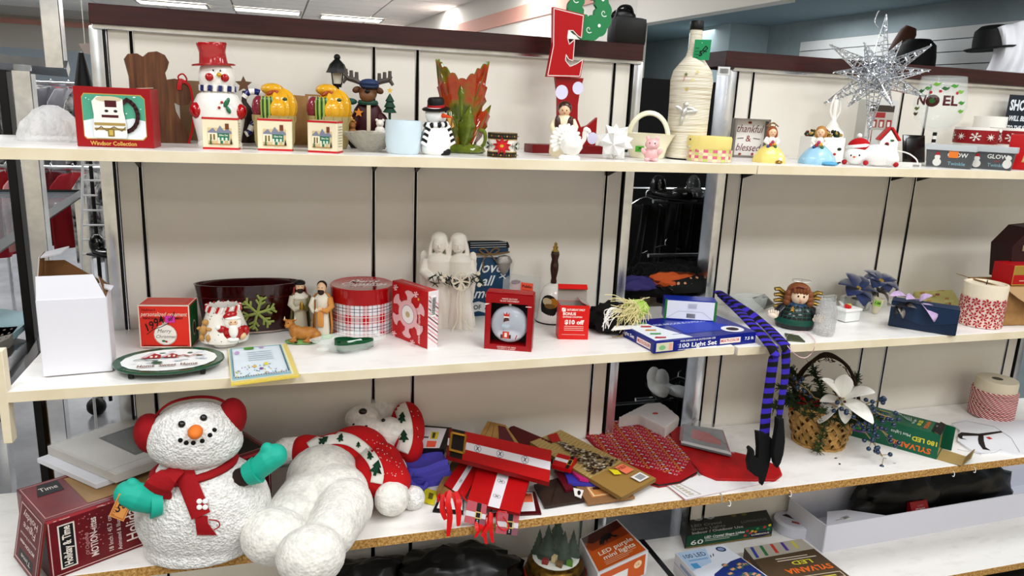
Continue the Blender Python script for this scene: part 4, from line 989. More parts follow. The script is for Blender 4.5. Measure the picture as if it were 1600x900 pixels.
def bowl_(px, y, label, w=30, nm='snowflake_bowl'):
    p, m = place(px, y, Z1); t = T(nm, label, 'bowl', p, fc(p))
    g = PX(m); g.lathe([(18, 0), (19, 3), (24, 12), (w-1, 26), (w, 58), (w-2, 58), (w-3, 28), (.2, 8)], CER, 36); g.out('bowl', t)
    L = [('r', 0, 0, 84, 20, '#9e1823')]
    for k in range(5): L += ([('s', 8+k*17, 10, 6, 8, .3, '#ece6e0')] if k % 2 else snow(8+k*17, 10, 6, '#ece6e0', 1))
    art(t, sfn(cyl_fn(w+.2, 34, 20, 84, 20, arc=PI), m), L, 'snowflake_band'); return t
bowl_(1516, -.21, 'white bowl with dark red snowflake band behind the glow pails'); bowl_(1571, -.2, 'white bowl with dark red snowflake band, mostly behind the red gift pouch at the edge')
p, m = place(1535, -.10, Z1)
g = PX(m); g.lathe([(20, 0), (22, 4), (23, 72), (21, 72), (20, 6), (.2, 6)], CER, 28); o = g.out('white_mug', loc=p); tag(o, 'plain white cup rising behind the snowflake bowls', 'cup')
p, m = place(1549, -.24, Z1)
t = T('striped_scarf_trim', 'black and white striped curl between the two snowflake bowls', 'handle', p)
g = PX(m)
pth = wire([(0, 0, 0), (-8, 0, 20), (-4, 0, 40), (4, 0, 56)], 6)
for i in range(0, len(pth)-2, 2): g.tube(pth[i:i+3], 3.5, BLACK if (i//2) % 2 else WHITE, 8)
g.out('striped_curl', t)
p, m = place(1592, -.37, Z1)
t = T('gift_pouch', 'bright red gift pouch with a tan tag shape at the right picture edge', 'gift bag', p, fc(p))
g = PX(m); g.box((6, 10, 27), (50, 20, 54), RED, bev=3); g.out('pouch', t)
art(t, plane_fn((-19*m, 0, 0), (50*m, 0, 0), (0, 0, 54*m), 50, 54), [('p', [(20, 12), (38, 12), (38, 38), (34, 44), (24, 44), (20, 38), (23, 30)], '#c9a565'), ('p', [(22, 14), (38, 14), (38, 37), (33, 42), (25, 42), (22, 37), (25, 30)], '#ded0bd')], 'tag_print')
A, B = at(1549, -.05, Z1), at(1640, -.05, Z1); p = (A+B)/2; m = mpp(p)
t = T('warning_sign', 'dark blue printed shoplifting warning sign at the upper right edge', 'sign', p, 0)
g = PX(m); g.box((0, 0, 70), (98, 1.2, 66), mat('#1c2836', .5), bev=.4); g.out('sign_board', t)
art(t, plane_fn((-49*m, -.7*m, 37*m), (98*m, 0, 0), (0, 0, 66*m), 98, 66), [('t', 'SHOPLIFTERS', 49, 50, 21, '#dfe5ea', {'b': .04, 'fit': 92}), ('t', 'WILL BE PROSECUTED', 50, 31, 10.5, '#dfe5ea', {'b': .03, 'sh': .2, 'fit': 90}), ('t', 'TO THE FULLEST EXTENT', 50, 17, 9, '#dfe5ea', {'b': .03, 'sh': .2, 'fit': 92}), ('t', 'OF THE LAW', 50, 6, 9, '#dfe5ea', {'b': .03, 'sh': .2})], 'sign_lettering')
p = at(976, .06, 1.949); m = mpp(p)
t = T('black_handbag', 'black leather handbag standing on the dark header board behind the wreath', 'handbag', p, .1)
g = PX(m); g.box((2, 0, 21), (58, 26, 42), mat('#08080a', .35), bev=8); g.ball((-6, 0, 42), (22, 10, 12), mat('#08080a', .35), 16); g.out('bag_body', t)
for sx in (-1, 1): g = PX(m); g.tube(wire([(sx*22-4, sx*6, 36), (sx*14-4, sx*8, 54), (0, sx*8, 56), (8, sx*6, 44)]), 2.2, mat('#101013', .3), 6); g.out('handle', t)
p = onx(1545, 77, 4.0); m = mpp(p)
def hat(nm, label, px, py, X, w, h, brim, col, rz=0, tilt=0):
    p = onx(px, py, X); m = mpp(p); t = T(nm, label, 'hat', p, fc(p)); t.rotation_euler = (0, tilt, fc(p)); hm = mat(col, .7, bump=.3, bs=60)
    g = PX(m); g.lathe([(w, 0), (w*.98, h*.4), (w*.9, h*.8), (w*.6, h), (.2, h)], hm, 28); g.out('crown', t)
    g = PX(m); g.lathe([(w, 1), (brim*.9, -1), (brim, 1), (brim, 0), (brim*.9, -2.2), (w, -1)], hm, 28); g.out('brim', t)
    g = PX(m); g.tube([(0, 0, 2), (50, 90, 8)], 2, CHROME, 6); g.out('display_peg', t)
hat('bowler_hat', 'black sequined bowler hat hanging on the white slat wall at upper right', 1549, 76, 4.0, 27, 34, 38, '#0b0b0c', tilt=-.1)
hat('black_hat', 'black round hat above the dark header, right of the tinsel star', 1428, 108, 3.95, 29, 44, 33, '#09090a')
hat('brown_hat', 'brown felt hat standing on edge behind the tinsel star tip', 1402, 82, 3.9, 14, 40, 16, '#5a3826', tilt=.35)
p = onx(1590, 112, 4.05); m = mpp(p)
t = T('white_garment', 'white folded fabric garment hanging at the upper right corner', 'garment', p, fc(p))
g = PX(m); g.grid(lambda u, v: V((-48+96*u+10*S_(v*3), 7*S_(u*13+v*3)+4*S_(u*29), -10+90*v*(1-.35*abs(u-.55)))), 40, 14, mat('#e6e6ea', .8)); o = g.out('cloth', t); sd = o.modifiers.new('thick', 'SOLIDIFY'); sd.thickness = .004
g = PX(m); g.tube([(0, 4, 60), (0, 60, 70)], 2, CHROME, 6); g.out('display_peg', t)
p = ony(1131, 111, -.04); m = mpp(p)
t = T('price_clip', 'small clear price label with barcode clipped under the right header corner', 'price label', p, -.3)
g = PX(m); g.box((0, 0, 0), (19, 1, 13), mat('#d5d8d8', .3)); g.out('label_holder', t); art(t, plane_fn((-9*m, -.6*m, -6*m), (18*m, 0, 0), (0, 0, 12*m), 18, 12), barcode(1, 1, 16, 10), 'barcode')
# ================================================================== MIDDLE SHELF
def pz(px, py, back=0, z=Z2): return spot(px, py, z, back)
def quad_thing(name, label, cat, P, z, th, m, group=None):
    """flat thing lying on a shelf, given by its four corners in the picture (near-left, near-right, far-right, far-left)"""
    Q = [onz(x, y, z+th) for x, y in P]; c = sum(Q, V())/4; c.z = z
    t = T(name, label, cat, c, 0, group); g = G(); g.sheet([q-c for q in Q], th, m); g.out('body', t)
    f = lambda u, v, e: (Q[0]*(1-u)*(1-v)+Q[1]*u*(1-v)+Q[2]*u*v+Q[3]*(1-u)*v)-c+V((0, 0, e))
    return t, f
A, B = onz(69, 588, Z2), onz(175, 579, Z2); m = mpp(A)
WC = mat('#e6e6ec', .55); BRI = mat('#8d6742', .85)
t, D = carton('open_carton', 'tall white cardboard carton with brown inside, flaps standing open, at the left end', 'carton', A, B, .115, 122*m, None)
w_, d_, h_ = D
for nm, c, d in (('front_panel', (0, -d_/2, h_/2), (w_, .003, h_)), ('back_panel', (0, d_/2, h_/2), (w_, .003, h_)), ('side_panel', (-w_/2, 0, h_/2), (.003, d_, h_)), ('side_panel', (w_/2, 0, h_/2), (.003, d_, h_)), ('bottom_panel', (0, 0, .003), (w_, d_, .003))):
    g = G(); g.box(c, d, WC); n_ = V((-c[0], -c[1], 0)); n_ = n_.normalized() if n_.length > 0 else V((0, 0, 1))
    g.box(V(c)+n_*.002, (d[0]*.97 if d[0] > .01 else .001, d[1]*.97 if d[1] > .01 else .001, d[2]*.97 if d[2] > .01 else .001), BRI); g.out(nm, t)
def flap(P, m1, m2, nm='flap', th=.0015, par=None):
    g = G(); g.sheet(P, th, m1); n = (V(P[1])-V(P[0])).cross(V(P[2])-V(P[0])).normalized(); g.sheet([V(p)-n*th*1.05 for p in P], th*.6, m2); g.out(nm, par or t)
flap([(-w_/2, -d_/2, h_), (w_/2, -d_/2, h_), (w_*.33, -d_/2+.012, h_+.052), (-w_*.49, -d_/2+.012, h_+.052)], WC, BRI)
flap([(w_/2, d_/2, h_), (-w_/2, d_/2, h_), (-w_*.5, d_/2+.002, h_+.066), (-w_*.16, d_/2+.002, h_+.066)][::-1], BRI, WC)
flap([(-w_/2, -d_/2+.01, h_), (-w_/2, d_/2, h_), (-w_/2+.01, d_/2-.01, h_+.09), (-w_/2+.006, d_/2-.05, h_+.085)], BRI, WC)
flap([(-w_/2+.012, d_/2-.01, h_+.088), (-w_/2+.06, d_/2-.012, h_+.100), (-w_/2+.045, d_/2-.035, h_+.088), (-w_/2+.006, d_/2-.05, h_+.083)], WC, WC, 'tuck_tab')
flap([(w_/2, -d_/2, h_), (w_/2, d_/2, h_), (w_/2-.02, d_/2-.02, h_+.03), (w_/2-.01, -d_/2+.03, h_+.028)], BRI, WC)
flap([(w_/2-.018, d_/2-.05, h_+.018), (w_/2+.012, d_/2-.05, h_+.010), (w_/2+.008, d_/2-.075, h_+.006), (w_/2-.02, d_/2-.07, h_+.016)], WC, WC, 'tuck_tab')
A, B = onz(219.6, 543, Z2), onz(299, 543, Z2); m = mpp(A)
t, D = carton('ornament_box', 'coral red square ornament box with handwritten 1994 and a pink price sticker', 'box', A, B, .075, 69*m, mat('#e4402f', .4))
L = [('o', 0, 0, 79, 69, 1.8, '#efe6d8'), ('t', 'Hallmark', 16, 61, 6, '#4a1512', {'sh': .2}), ('t', 'personalized ornament', 39, 54, 10, '#f6e6d6', {'sh': .3, 'fit': 72}), ('t', 'PERSONALIZED ORNAMENT', 38, 47.5, 4.6, '#4a1512', {'b': .02, 'fit': 62}),
     ('e', 40, 21, 18, 17, '#c9c2b4'), ('e', 40, 21.5, 17, 16, '#f3efe6'), ('r', 36, 37, 44, 42, '#c9bfae'), ('t', 'Merry', 38, 27, 8.5, '#5d5a52', {'sh': .3}), ('t', 'Christmas', 40, 18, 7.5, '#5d5a52', {'sh': .3}), ('e', 37, 11, 3, 1.8, '#3f7d4c'), ('e', 41, 10, 2, 1.6, '#b3303a'),
     ('r', 41, 41, 56, 52, '#d648b0'), ('t', '00', 49, 46, 7, '#231320', {'b': .03, 'rot': .3}), ('t', '1994', 23, 38, 17, '#161616', {'sh': .2, 'rot': .5, 'b': .01}), ('l', [(12, 22), (22, 30), (34, 34), (46, 40)], 1.1, '#161616'), ('l', [(52, 48), (56, 58)], 1.2, '#161616'),
     ('r', 5, 3, 74, 4.4, '#8e2018')]
art(t, face(D, 'front', 79, 69), L)
art(t, face(D, 'right', 60, 69), [('r', 2, 2, 58, 67, '#1f6b38'), ('e', 28, 27, 12, 13, '#c9c2b4'), ('e', 28, 27, 9, 10, '#54323a')]+[('r', 8, 48+k*4, 50, 49.4+k*4, '#123f20') for k in range(4)])
art(t, face(D, 'top', 79, 60), [('o', 0, 0, 79, 60, 2, '#efe6d8')]+[('r', 10, 14+k*9, 70, 16+k*9, '#f0a596') for k in range(4)])
c0 = (onz(178, 565, Z2+.016)+onz(350, 562, Z2+.016))/2; rx_ = (onz(350, 562, Z2+.016)-onz(178, 565, Z2+.016)).length/2; ry_ = (onz(264, 545, Z2+.016)-onz(264, 584, Z2+.016)).length/2
t = T('oval_plate', 'oval wall plate painted with red houses, green rim, Home Sweet Home, on short black feet', 'plate', (c0.x, c0.y, Z2), .03)
k_ = ry_/rx_
g = G(); g.lathe([(rx_*.80, .010), (rx_*.97, .012), (rx_, .016), (rx_*.99, .020), (rx_*.86, .018), (.0001, .018)], mat('#1c5a41', .25, coat=.4), 48, 1, k_); g.out('plate_rim', t)
for sx in (-1, 1):
    for sy in (-1, 1): g = G(); g.box((sx*rx_*.62, sy*ry_*.66, .006), (.012, .012, .012), BLACK, bev=.002); g.out('foot', t)
f = lambda u, v, e: V((u/100*rx_, v/100*ry_, .0186+e))
L = [('e', 0, 0, 86, 84, '#eef0ee')]
R_ = random.Random(2)
for k in range(22): L.append(('l', [(R_.uniform(-70, 70), R_.uniform(-30, 60)), (R_.uniform(-70, 70), R_.uniform(-40, 60))][:1]+[(R_.uniform(-70, 70), 0)][:0]+[(0, 0)][:0], 1, '#cccccc')) if 0 else L.append(('e', R_.uniform(-66, 66), R_.uniform(-25, 62), R_.uniform(3, 9), R_.uniform(3, 6), ('#cfd6dc', '#dfe3e6', '#6f8a7c', '#c4ccd2')[k % 4]))
for x, y, s_ in ((-30, 12, 1.3), (2, 10, 1.1)): L += [('p', [(x-16*s_, y), (x+10*s_, y-6), (x+10*s_, y+16*s_), (x-4*s_, y+30*s_)], '#a82c34'), ('p', [(x-18*s_, y+6), (x-4*s_, y+34*s_), (x+2*s_, y+30*s_), (x-10*s_, y+4)], '#d9cdd0'), ('r', x-6, y, x-1, y+14, '#e9e0cf'), ('r', x+3, y, x+7, y+14, '#e9e0cf')]
L += [('l', [(14, 8), (24, 20), (34, 8), (46, 18), (58, 12)], 4, '#b9693f'), ('l', [(-62, -4), (-50, 4), (-40, -6), (-20, -16)], 4, '#50705e'), ('e', -20, -30, 10, 8, '#3b6a4b'), ('t', 'Home  Sweet  Home', 0, -54, 26, '#7a4a2e', {'fit': 105, 'b': .02})]
art(t, f, L, 'plate_painting')
p, m = pz(352, 545, 20)
t = T('santa_candle_shade', 'white ceramic candle shade with a raised Santa, candy stripe rim and gingerbread boy', 'candle holder', p, fc(p))
def speckle():
    mm, q = newmat('speckled_glaze', .15, 0, '#f5f2ea'); v = q.n('ShaderNodeTexVoronoi'); v.inputs['Scale'].default_value = 110; q.l(q.co(), v.inputs['Vector'])
    q.l(q.ramp(v.outputs['Distance'], [(.12, '#3f6b6a'), (.16, '#f5f2ea')], 'CONSTANT'), q.b.inputs['Base Color']); q.b.inputs['Coat Weight'].default_value = .5; return mm
g = PX(m); g.lathe([(17, 0), (18, 1), (17, 8), (15, 9)], CER, 28, 1, .85); g.out('base', t)
g = PX(m); g.lathe([(30, 8), (36, 10), (37, 16), (34, 32), (27, 52), (24, 62), (25, 66), (23, 66), (22, 60), (26, 48), (33, 26), (30, 10)], speckle(), 40, 1, .85); g.out('shade', t)
g = PX(m)
for k in range(22):
    a = 2*PI*k/22; g.tube([(26*C_(a), 22*S_(a), 58), (25*C_(a+.16), 21*S_(a+.16), 67)], 2, RED if k % 2 else CER, 6)
g.out('striped_rim', t)
g = PX(m); g.ball((13, -26, 28), (17, 8, 15), REDG, 18, rot=(0, -.1, 0)); g.ball((-4, -27, 34), (7, 5, 6), REDG, 10); g.ball((30, -20, 28), (7, 7, 9), REDG, 12); g.out('santa_coat', t)
g = PX(m); g.ball((13, -28, 44), (13, 6, 13), CER, 16); g.ball((13, -33, 32), (7, 4, 12), CER, 12); g.ball((26, -28, 22), (6, 4, 6), mat('#e2c49a', .3), 10); g.ball((-9, -29, 38), (4, 3, 4), CER, 8); g.ball((12, -32, 18), (9, 3, 4), CER, 10); g.out('santa_beard', t)
g = PX(m); g.ball((13, -33, 45), (7, 3, 5), SKIN, 12); g.out('santa_face', t)
g = PX(m); g.ball((9, -28, 56), (11, 6, 6), REDG, 12, rot=(0, -.3, 0)); g.ball((13, -31, 52), (12, 4, 3.5), CER, 12); g.out('santa_hat', t)
g = PX(m)
for sx in (-1, 1): g.ball((13+sx*3, -36, 47), (.9, .6, 1), BLACK, 6)
g.out('santa_eyes', t)
g = PX(m); GB = mat('#c49a5e', .4); g.ball((-27, -18, 44), (5, 4, 5), GB, 10); g.ball((-30, -19, 32), (6, 4, 8), GB, 10)
for c, r in (((-36, -14, 34), (4, 3, 3)), ((-22, -24, 34), (4, 3, 3)), ((-33, -18, 20), (4, 3, 6)), ((-24, -24, 20), (4, 3, 6))): g.ball(c, r, GB, 8)
g.out('gingerbread_boy', t)
p, m = pz(391, 523, 28)
MAR = mat('#3a070c', .15, coat=.6)
t = T('oval_tub', 'long oval dark maroon metal tub with a green glitter snowflake', 'tub', p, .02)
g = PX(m); g.lathe([(64, 0), (68, 1), (68, 3), (77, 66), (79, 76), (80, 78), (77, 78), (75, 72), (66, 6), (.2, 5)], MAR, 56, 1, .37); g.out('tub', t)
g = PX(m); g.lathe([(68.6, 1), (69.6, 2), (68.6, 3.5)], mat('#c9b9b4', .2, .8), 56, 1, .37); g.lathe([(75.4, 57), (76.4, 58), (75.8, 59)], mat('#5d1c22', .2), 56, 1, .37); g.out('rolled_edge', t)
g = PX(m); GG = mat('#a9b46a', .45, .3, bump=.6, bs=300)
cy_ = -30
for i in range(6):
    a = i*PI/3+.25; dx, dz = C_(a), S_(a); O_ = V((12, cy_, 35)); e = O_+V((27*dx, 3*dz*-.3+abs(dx)*3, 27*dz)); g.tube([O_, e], 2.4, GG, 6)
    for q in (.5, .78):
        for s_ in (-.8, .8): b = O_+(e-O_)*q; g.tube([b, b+V((10*C_(a+s_), 1, 10*S_(a+s_)))], 1.9, GG, 6)
g.ball((12, cy_, 35), (5, 2, 5), GG, 10); g.out('glitter_snowflake', t)
t, f = quad_thing('notecard_pack', 'pack of pale blue floral note cards in clear wrap, yellow envelopes beneath', 'note cards', [(361, 601), (468, 587), (448, 537), (356, 545)], Z2, .004, mat('#e4cf62', .5))
Q4 = lambda L_: L_
L = [('r', .01, .06, .93, .99, '#e9e3b4'), ('r', .02, .08, .90, .99, '#8fc0cb'), ('r', .06, .14, .86, .96, '#dfeaf0')]
R_ = random.Random(9)
for k in range(46): x, y = R_.uniform(.08, .84), R_.uniform(.16, .42); L.append(('e', x, y, .012, .018, ('#5b9a8c', '#c9a7c9', '#e8d94a', '#8fb9d9')[k % 4]))
L += [('e', .56, .42, .035, .04, '#ead94c'), ('e', .38, .38, .03, .035, '#dfc26a'), ('e', .47, .3, .03, .03, '#8d62a3'), ('e', .14, .82, .04, .05, '#c9a9cf'), ('e', .55, .93, .04, .03, '#c9a9cf'), ('r', .26, .89, .42, .96, '#5a9b3c')]
L += [('r', .3, .55+.06*k, .7, .565+.06*k, '#b5c4cf') for k in range(5)]
L += [('p', [(.055+k*.0375, .14), (.075+k*.0375, .115), (.0925+k*.0375, .14)], '#33474d') for k in range(21)]+[('p', [(.86, .14+k*.05), (.885, .165+k*.05), (.86, .19+k*.05)], '#33474d') for k in range(16)]+[('p', [(.06, .19+k*.05), (.04, .165+k*.05), (.06, .14+k*.05)], '#33474d') for k in range(16)]
art(t, f, L, 'card_print', step=.00004)
g = G(); g.add([f(u, v, .0022) for u, v in ((.0, .0), (1, 0), (1, 1), (0, 1))], [(0, 1, 2, 3)], film_mat('sleeve_film', '#ffffff', .12, .6, 40, .1)); g.out('clear_sleeve', t)
def robed(nm, label, px, py, hgt, back, cols, yaw=0, beard='#3a2417', cover=None):
    p, m = pz(px, py, back); k = hgt/88; m *= k; t = T(nm, label, 'figurine', p, fc(p, yaw)); base, robe, cloak = [mat(c, .45) for c in cols]
    g = PX(m); g.lathe([(16, 0), (17, 2), (15, 5), (10, 6)], base, 20, 1, .8); g.out('base', t)
    g = PX(m); g.lathe([(11, 4), (12, 8), (10, 34), (11, 52), (12, 62), (7, 68), (4, 71)], robe, 26, 1, .8, fn=lambda a, z: 1+.06*S_(9*a)*(1-z/80)); g.out('robe', t)
    g = PX(m); g.lathe([(14, 6), (15, 20), (13, 44), (15, 60), (10, 68), (5, 71)], cloak, 24, 1.05, .9, a0=-.2, a1=PI+.3, fn=lambda a, z: 1+.05*S_(7*a)); sdm = g.out('cloak', t); sd = sdm.modifiers.new('thick', 'SOLIDIFY'); sd.thickness = .0018
    for sx in (-1, 1): g = PX(m); g.tube([(sx*11, 0, 62), (sx*15, -4, 50), (sx*9, -11, 44), (sx*2, -13, 47)], [5.5, 5, 4.5, 3], cloak if sx > 0 else robe, 10); g.ball((sx*1.5, -13.5, 48), (2.6, 2.4, 3.2), SKIN, 8); g.out('arm', t)
    g = PX(m); g.ball((0, -2, 78), (7, 7, 9), SKIN, 18); g.out('head', t); facebits(t, m, (0, -2, 79), 7)
    g = PX(m); B_ = mat(beard, .6); g.ball((0, -5.5, 73), (5.2, 4.4, 5.5), B_, 12); g.ball((0, 1.5, 81), (7.8, 7, 7.8), B_, 14); g.out('hair_and_beard', t); return t, m
t, m = robed('king_figurine', 'robed king figurine in olive and white, pink headscarf and black headband, behind the cow', 470, 524, 86, 10, ('#8ea86a', '#cfc8b4', '#7a7348'), .1)
g = PX(m); g.lathe([(8, 78), (9, 76), (10, 66), (6, 62)], mat('#c2595f', .5), 18, 1.1, 1, a0=-.6, a1=PI+.6); g.lathe([(8.4, 82), (9, 83), (8.4, 86), (5, 88), (.2, 88)], BLACK, 18); g.out('headscarf', t)
g = PX(m); g.lathe([(3.5, 44), (4, 48), (2.4, 54), (.3, 58)], GOLD, 10, c=(1, -15, 0)); g.out('gift_urn', t)
g = PX(m); g.lathe([(12.6, 60), (13, 63), (7, 69)], mat('#efeadd', .5), 20, 1.05, .95); g.out('shoulder_cape', t)
t, m = robed('joseph_figurine', 'robed bearded figurine in orange cloak holding a staff, left of the plaid tin', 504, 529, 90, 9, ('#8fbf74', '#efe9da', '#d69a52'), -.25)
g = PX(m); g.tube([(-8, -13, 2), (-7, -14, 62)], 1.5, mat('#9a6a32', .5), 8); g.out('staff', t)
g = PX(m); g.box((0, -10.5, 34), (9, 4, 30), mat('#e3a860', .5), rot=(.05, 0, 0), bev=1.5); g.out('tunic_front', t)
p, m = pz(473, 538, 10)
t = T('cow_figurine', 'lying tan cow figurine on a green grass base in front of the robed figurines', 'figurine', p, fc(p, -.1)); COW = mat('#c08a45', .4, mott='#a87234', ms=60)
g = PX(m); g.ball((0, 0, 2), (27, 13, 4), mat('#7ea562', .6), 24, fn=lambda q: 1+.05*S_(9*math.atan2(q.y, q.x))); g.out('grass_base', t)
g = PX(m); g.ball((5, 0, 15), (21, 10, 11), COW, 24); g.ball((-9, -1, 17), (11, 9, 11), COW, 18); g.ball((-15, -2, 25), (7, 6, 9), COW, 16, rot=(0, -.5, 0)); g.ball((-19, -4, 33), (6.5, 5.5, 6), COW, 16); g.ball((-22, -9, 30), (4.2, 4.5, 3.8), COW, 12)
g.ball((20, -2, 12), (9, 9, 9), COW, 16); g.tube([(-10, -8, 10), (-17, -11, 6), (-8, -12, 5)], [4, 3.4, 2.6], COW, 10); g.tube([(12, -9, 9), (4, -12, 6), (14, -12, 5)], [4, 3.4, 2.6], COW, 10)
g.out('body', t, remesh=.0011, smooth=3)
g = PX(m)
for sx, x in ((-1, -25), (1, -12)): g.ball((x, -1, 37), (4, 1.6, 2), COW, 8, rot=(0, sx*-.3, 0)); g.cone((x-sx*-1.5, -1, 38), (x+sx*1, -2, 43), 1.3, .4, mat('#e6dcc2', .4), 8)
g.out('ears_and_horns', t)
g = PX(m); g.ball((-20, -9.3, 34), (1, .6, 1.1), BLACK, 6); g.ball((-24, -12.5, 29.5), (1.6, 1, 1), mat('#5c3524', .5), 6); g.ball((-9, -14, 4.5), (2.6, 2, 1.6), BLACK, 6); g.ball((15, -14, 4.5), (2.6, 2, 1.6), BLACK, 6); g.out('painted_detail', t, kind='stuff')
p, m = pz(566, 526, 40)
m2 = mpp(p); R0_ = 48*m2; H0 = 56*m2; H1 = 74*m2
t = T('cookie_tin', 'round red lidded cookie tin with red, white and black plaid side', 'tin', p, fc(p))
def plaid():
    mm, q = newmat('tin_plaid', .25, 0, '#eeeeee')
    co = q.co(); x = q.xyz(co); ang = q.math('ARCTAN2', x[1], x[0]); u = q.math('FRACT', q.math('MULTIPLY', ang, 11/(2*PI))); v = q.math('FRACT', q.math('MULTIPLY', x[2], 1/.052))
    su = q.ramp(u, [(0, 0.), (.28, 1.), (.62, 0.)], 'CONSTANT'); sv = q.ramp(v, [(0, 1.), (.22, 0.), (.74, 1.)], 'CONSTANT')
    c = q.mix(q.math('MULTIPLY', q.math('ADD', su, sv), .5), '#eceaf0', '#c3202b')
    for s_, st in ((u, (.1, .135)), (u, (.8, .83)), (v, (.38, .41)), (v, (.55, .58))):
        k = q.ramp(s_, [(0, 0.), (st[0], 1.), (st[1], 0.)], 'CONSTANT'); c = q.mix(k, c, '#20242c')
    for s_, st in ((u, (.44, .47)), (v, (.1, .13)), (v, (.84, .87))):
        k = q.ramp(s_, [(0, 0.), (st[0], 1.), (st[1], 0.)], 'CONSTANT'); c = q.mix(k, c, '#f4f1ee')
    q.l(c, q.b.inputs['Base Color']); return mm
g = G(); g.lathe([(R0_*.97, 0), (R0_*.985, .001), (R0_*.985, H0), (R0_*.9, H0)], plaid(), 64); g.out('tin', t)
g = G(); g.lathe([(R0_, H0-.010), (R0_*1.01, H0-.0095), (R0_*1.01, H1-.003), (R0_*.98, H1), (R0_*.95, H1-.001), (.0001, H1-.001)], REDG, 64); g.out('lid', t)
f = lambda u, v, e: V((u/50*R0_, v/50*R0_, H1-.0008+e)); L = []
for k in range(30):
    a = k*2.399; r = 12+30*((k*7) % 30)/30
    if abs(r*S_(a)) > 16: L.append(('e', r*C_(a), r*S_(a), 1.2, 1.6, '#f0e0dc'))
L += [('t', 'Merry', 2, 9, 22, '#f5efec', {'sh': .4, 'b': .02, 'fit': 50}), ('t', 'Christmas', 2, -9, 22, '#f5efec', {'sh': .4, 'b': .02, 'fit': 72}), ('p', [(-30, -22), (0, -17), (30, -21), (28, -24), (0, -20), (-28, -25)], '#f5efec')]
art(t, f, L, 'lid_lettering')
p, m = pz(546, 552, 16)
t = T('leaf_glass_dish', 'clear scalloped glass dish holding green cookie cutters', 'dish', p, .1)
CG = film_mat('clear_dish_glass', '#eef5f2', .28, .3, 60, .05)
g = PX(m); g.lathe([(.2, 1.5), (28, 1), (30, 3), (45, 12), (55, 18), (56, 20), (53, 19), (42, 12), (28, 4), (.2, 4)], CG, 60, 1, .62, fn=lambda a, z: 1+.07*C_(4*a+.6)+.03*S_(9*a)); g.ball((-44, -14, 10), (10, 6, 4), CG, 12); g.ball((46, 12, 20), (7, 6, 6), CG, 12, rot=(0, .6, 0)); g.out('dish', t)
p2 = V(p)+V((2*m, 0, 4.2*m))
t = T('cookie_cutter', 'dark green plastic shamrock shaped cookie cutter in the glass dish', 'cookie cutter', p2, .05); GRD = mat('#0f5a34', .35)
def lobes(sx, sy, n, r, k): return [((sx*(r+k*C_(n*a)))*C_(a), (sy*(r+k*C_(n*a)))*S_(a)) for a in [2*PI*i/60 for i in range(60)]]
g = PX(m); P = lobes(1.2, .66, 3, 22, 8); N = len(P)
vs = [(x, y, 0) for x, y in P]+[(x, y, 13) for x, y in P]+[(x*.94, y*.94, 13) for x, y in P]+[(x*.94, y*.94, 9) for x, y in P]
g.add(vs, [(i, (i+1) % N, N+(i+1) % N, N+i) for i in range(N)]+[(N+i, N+(i+1) % N, 2*N+(i+1) % N, 2*N+i) for i in range(N)]+[(2*N+i, 2*N+(i+1) % N, 3*N+(i+1) % N, 3*N+i) for i in range(N)]+[tuple(range(3*N, 4*N))], GRD, True); g.out('cutter_body', t)
g = PX(m); g.box((6, -2, 11), (24, 5, 2.5), mat('#dfeee6', .3), rot=(0, 0, .35), bev=1); g.out('pale_handle', t)
A, B = onz(612, 524, Z2), onz(667.6, 546, Z2); m = mpp(B)
t, D = carton('snowflake_box', 'red square ornament box with pink snowflake, candy striped side and barcode', 'box', A, B, .034, 93*m, mat('#c31b22', .35))
dd = D[1]; C3 = '#e9b9bd'; L = []
for i in range(6):
    a = i*PI/3+.45; x, y = C_(a), S_(a)
    L += [('l', [(40+14*x, 46+14*y), (40+36*x, 46+36*y)], 10, C3)]
    for s_ in (-.75, .75): L.append(('l', [(40+27*x, 46+27*y), (40+27*x+11*C_(a+s_), 46+27*y+11*S_(a+s_))], 6, C3))
L += [('e', 40, 46, 22, 23, C3), ('e', 40, 46, 15, 16, '#b9a9ac'), ('e', 40, 46, 13.5, 14.5, '#efe9e7'), ('e', 40, 46, 5, 5, '#c9b28a')]
for x, y in ((12, 84), (62, 84), (14, 8), (60, 6)): L += snow(x, y, 4.5, '#f2d7d7', 1.3)
L += [('t', 'snowflake ornament', 76, 34, 9, '#f2e4e0', {'rot': PI/2, 'sh': .2, 'fit': 50}), ('e', 74, 80, 2, 2.2, '#d6b24a')]
art(t, face(D, 'front', 84, 93), L)
L = [('r', 0, 0, 30, 93, '#eae3e4')]
for k in range(16): L.append(('p', [(0, k*6.5-6), (30, k*6.5-22 if k*6.5 > 22 else 0), (30, min(k*6.5-20, 93) if k*6.5 > 22 else 1.8), (0, min(k*6.5-4, 93))], '#7e2233' if k % 2 else '#e3a3a9') if 22 < k*6.5 < 95 else ('r', 0, 0, 1, 1, '#eae3e4'))
L += barcode(8, 52, 13, 34, vert=True)
art(t, face(D, 'right', 30, 93), L)
art(t, face(D, 'top', 84, 30), [('t', 'Snowflake ornament', 42, 14, 9, '#f2d7d7', {'sh': .2, 'fit': 50}), ('r', 3, 2, 81, 3.4, '#8e141c')])
p = onz(763, 494, Z2); m = mpp(p); BLS = mat('#174a6c', .5)
t = T('jar_sign', 'deep blue wooden jar shaped sign with white lettering, twine bow and silver acorn', 'sign', p, fc(p)*.4); t.rotation_euler = (-.10, 0, .05)
g = PX(m); g.box((0, 4, 46), (72, 6, 92), BLS, bev=2.5); g.out('jar_body', t)
g = PX(m); g.box((0, 4, 102), (66, 6, 8), BLS, bev=2); g.box((1, 4, 112), (68, 6, 13), mat('#131c2a', .5), bev=3)
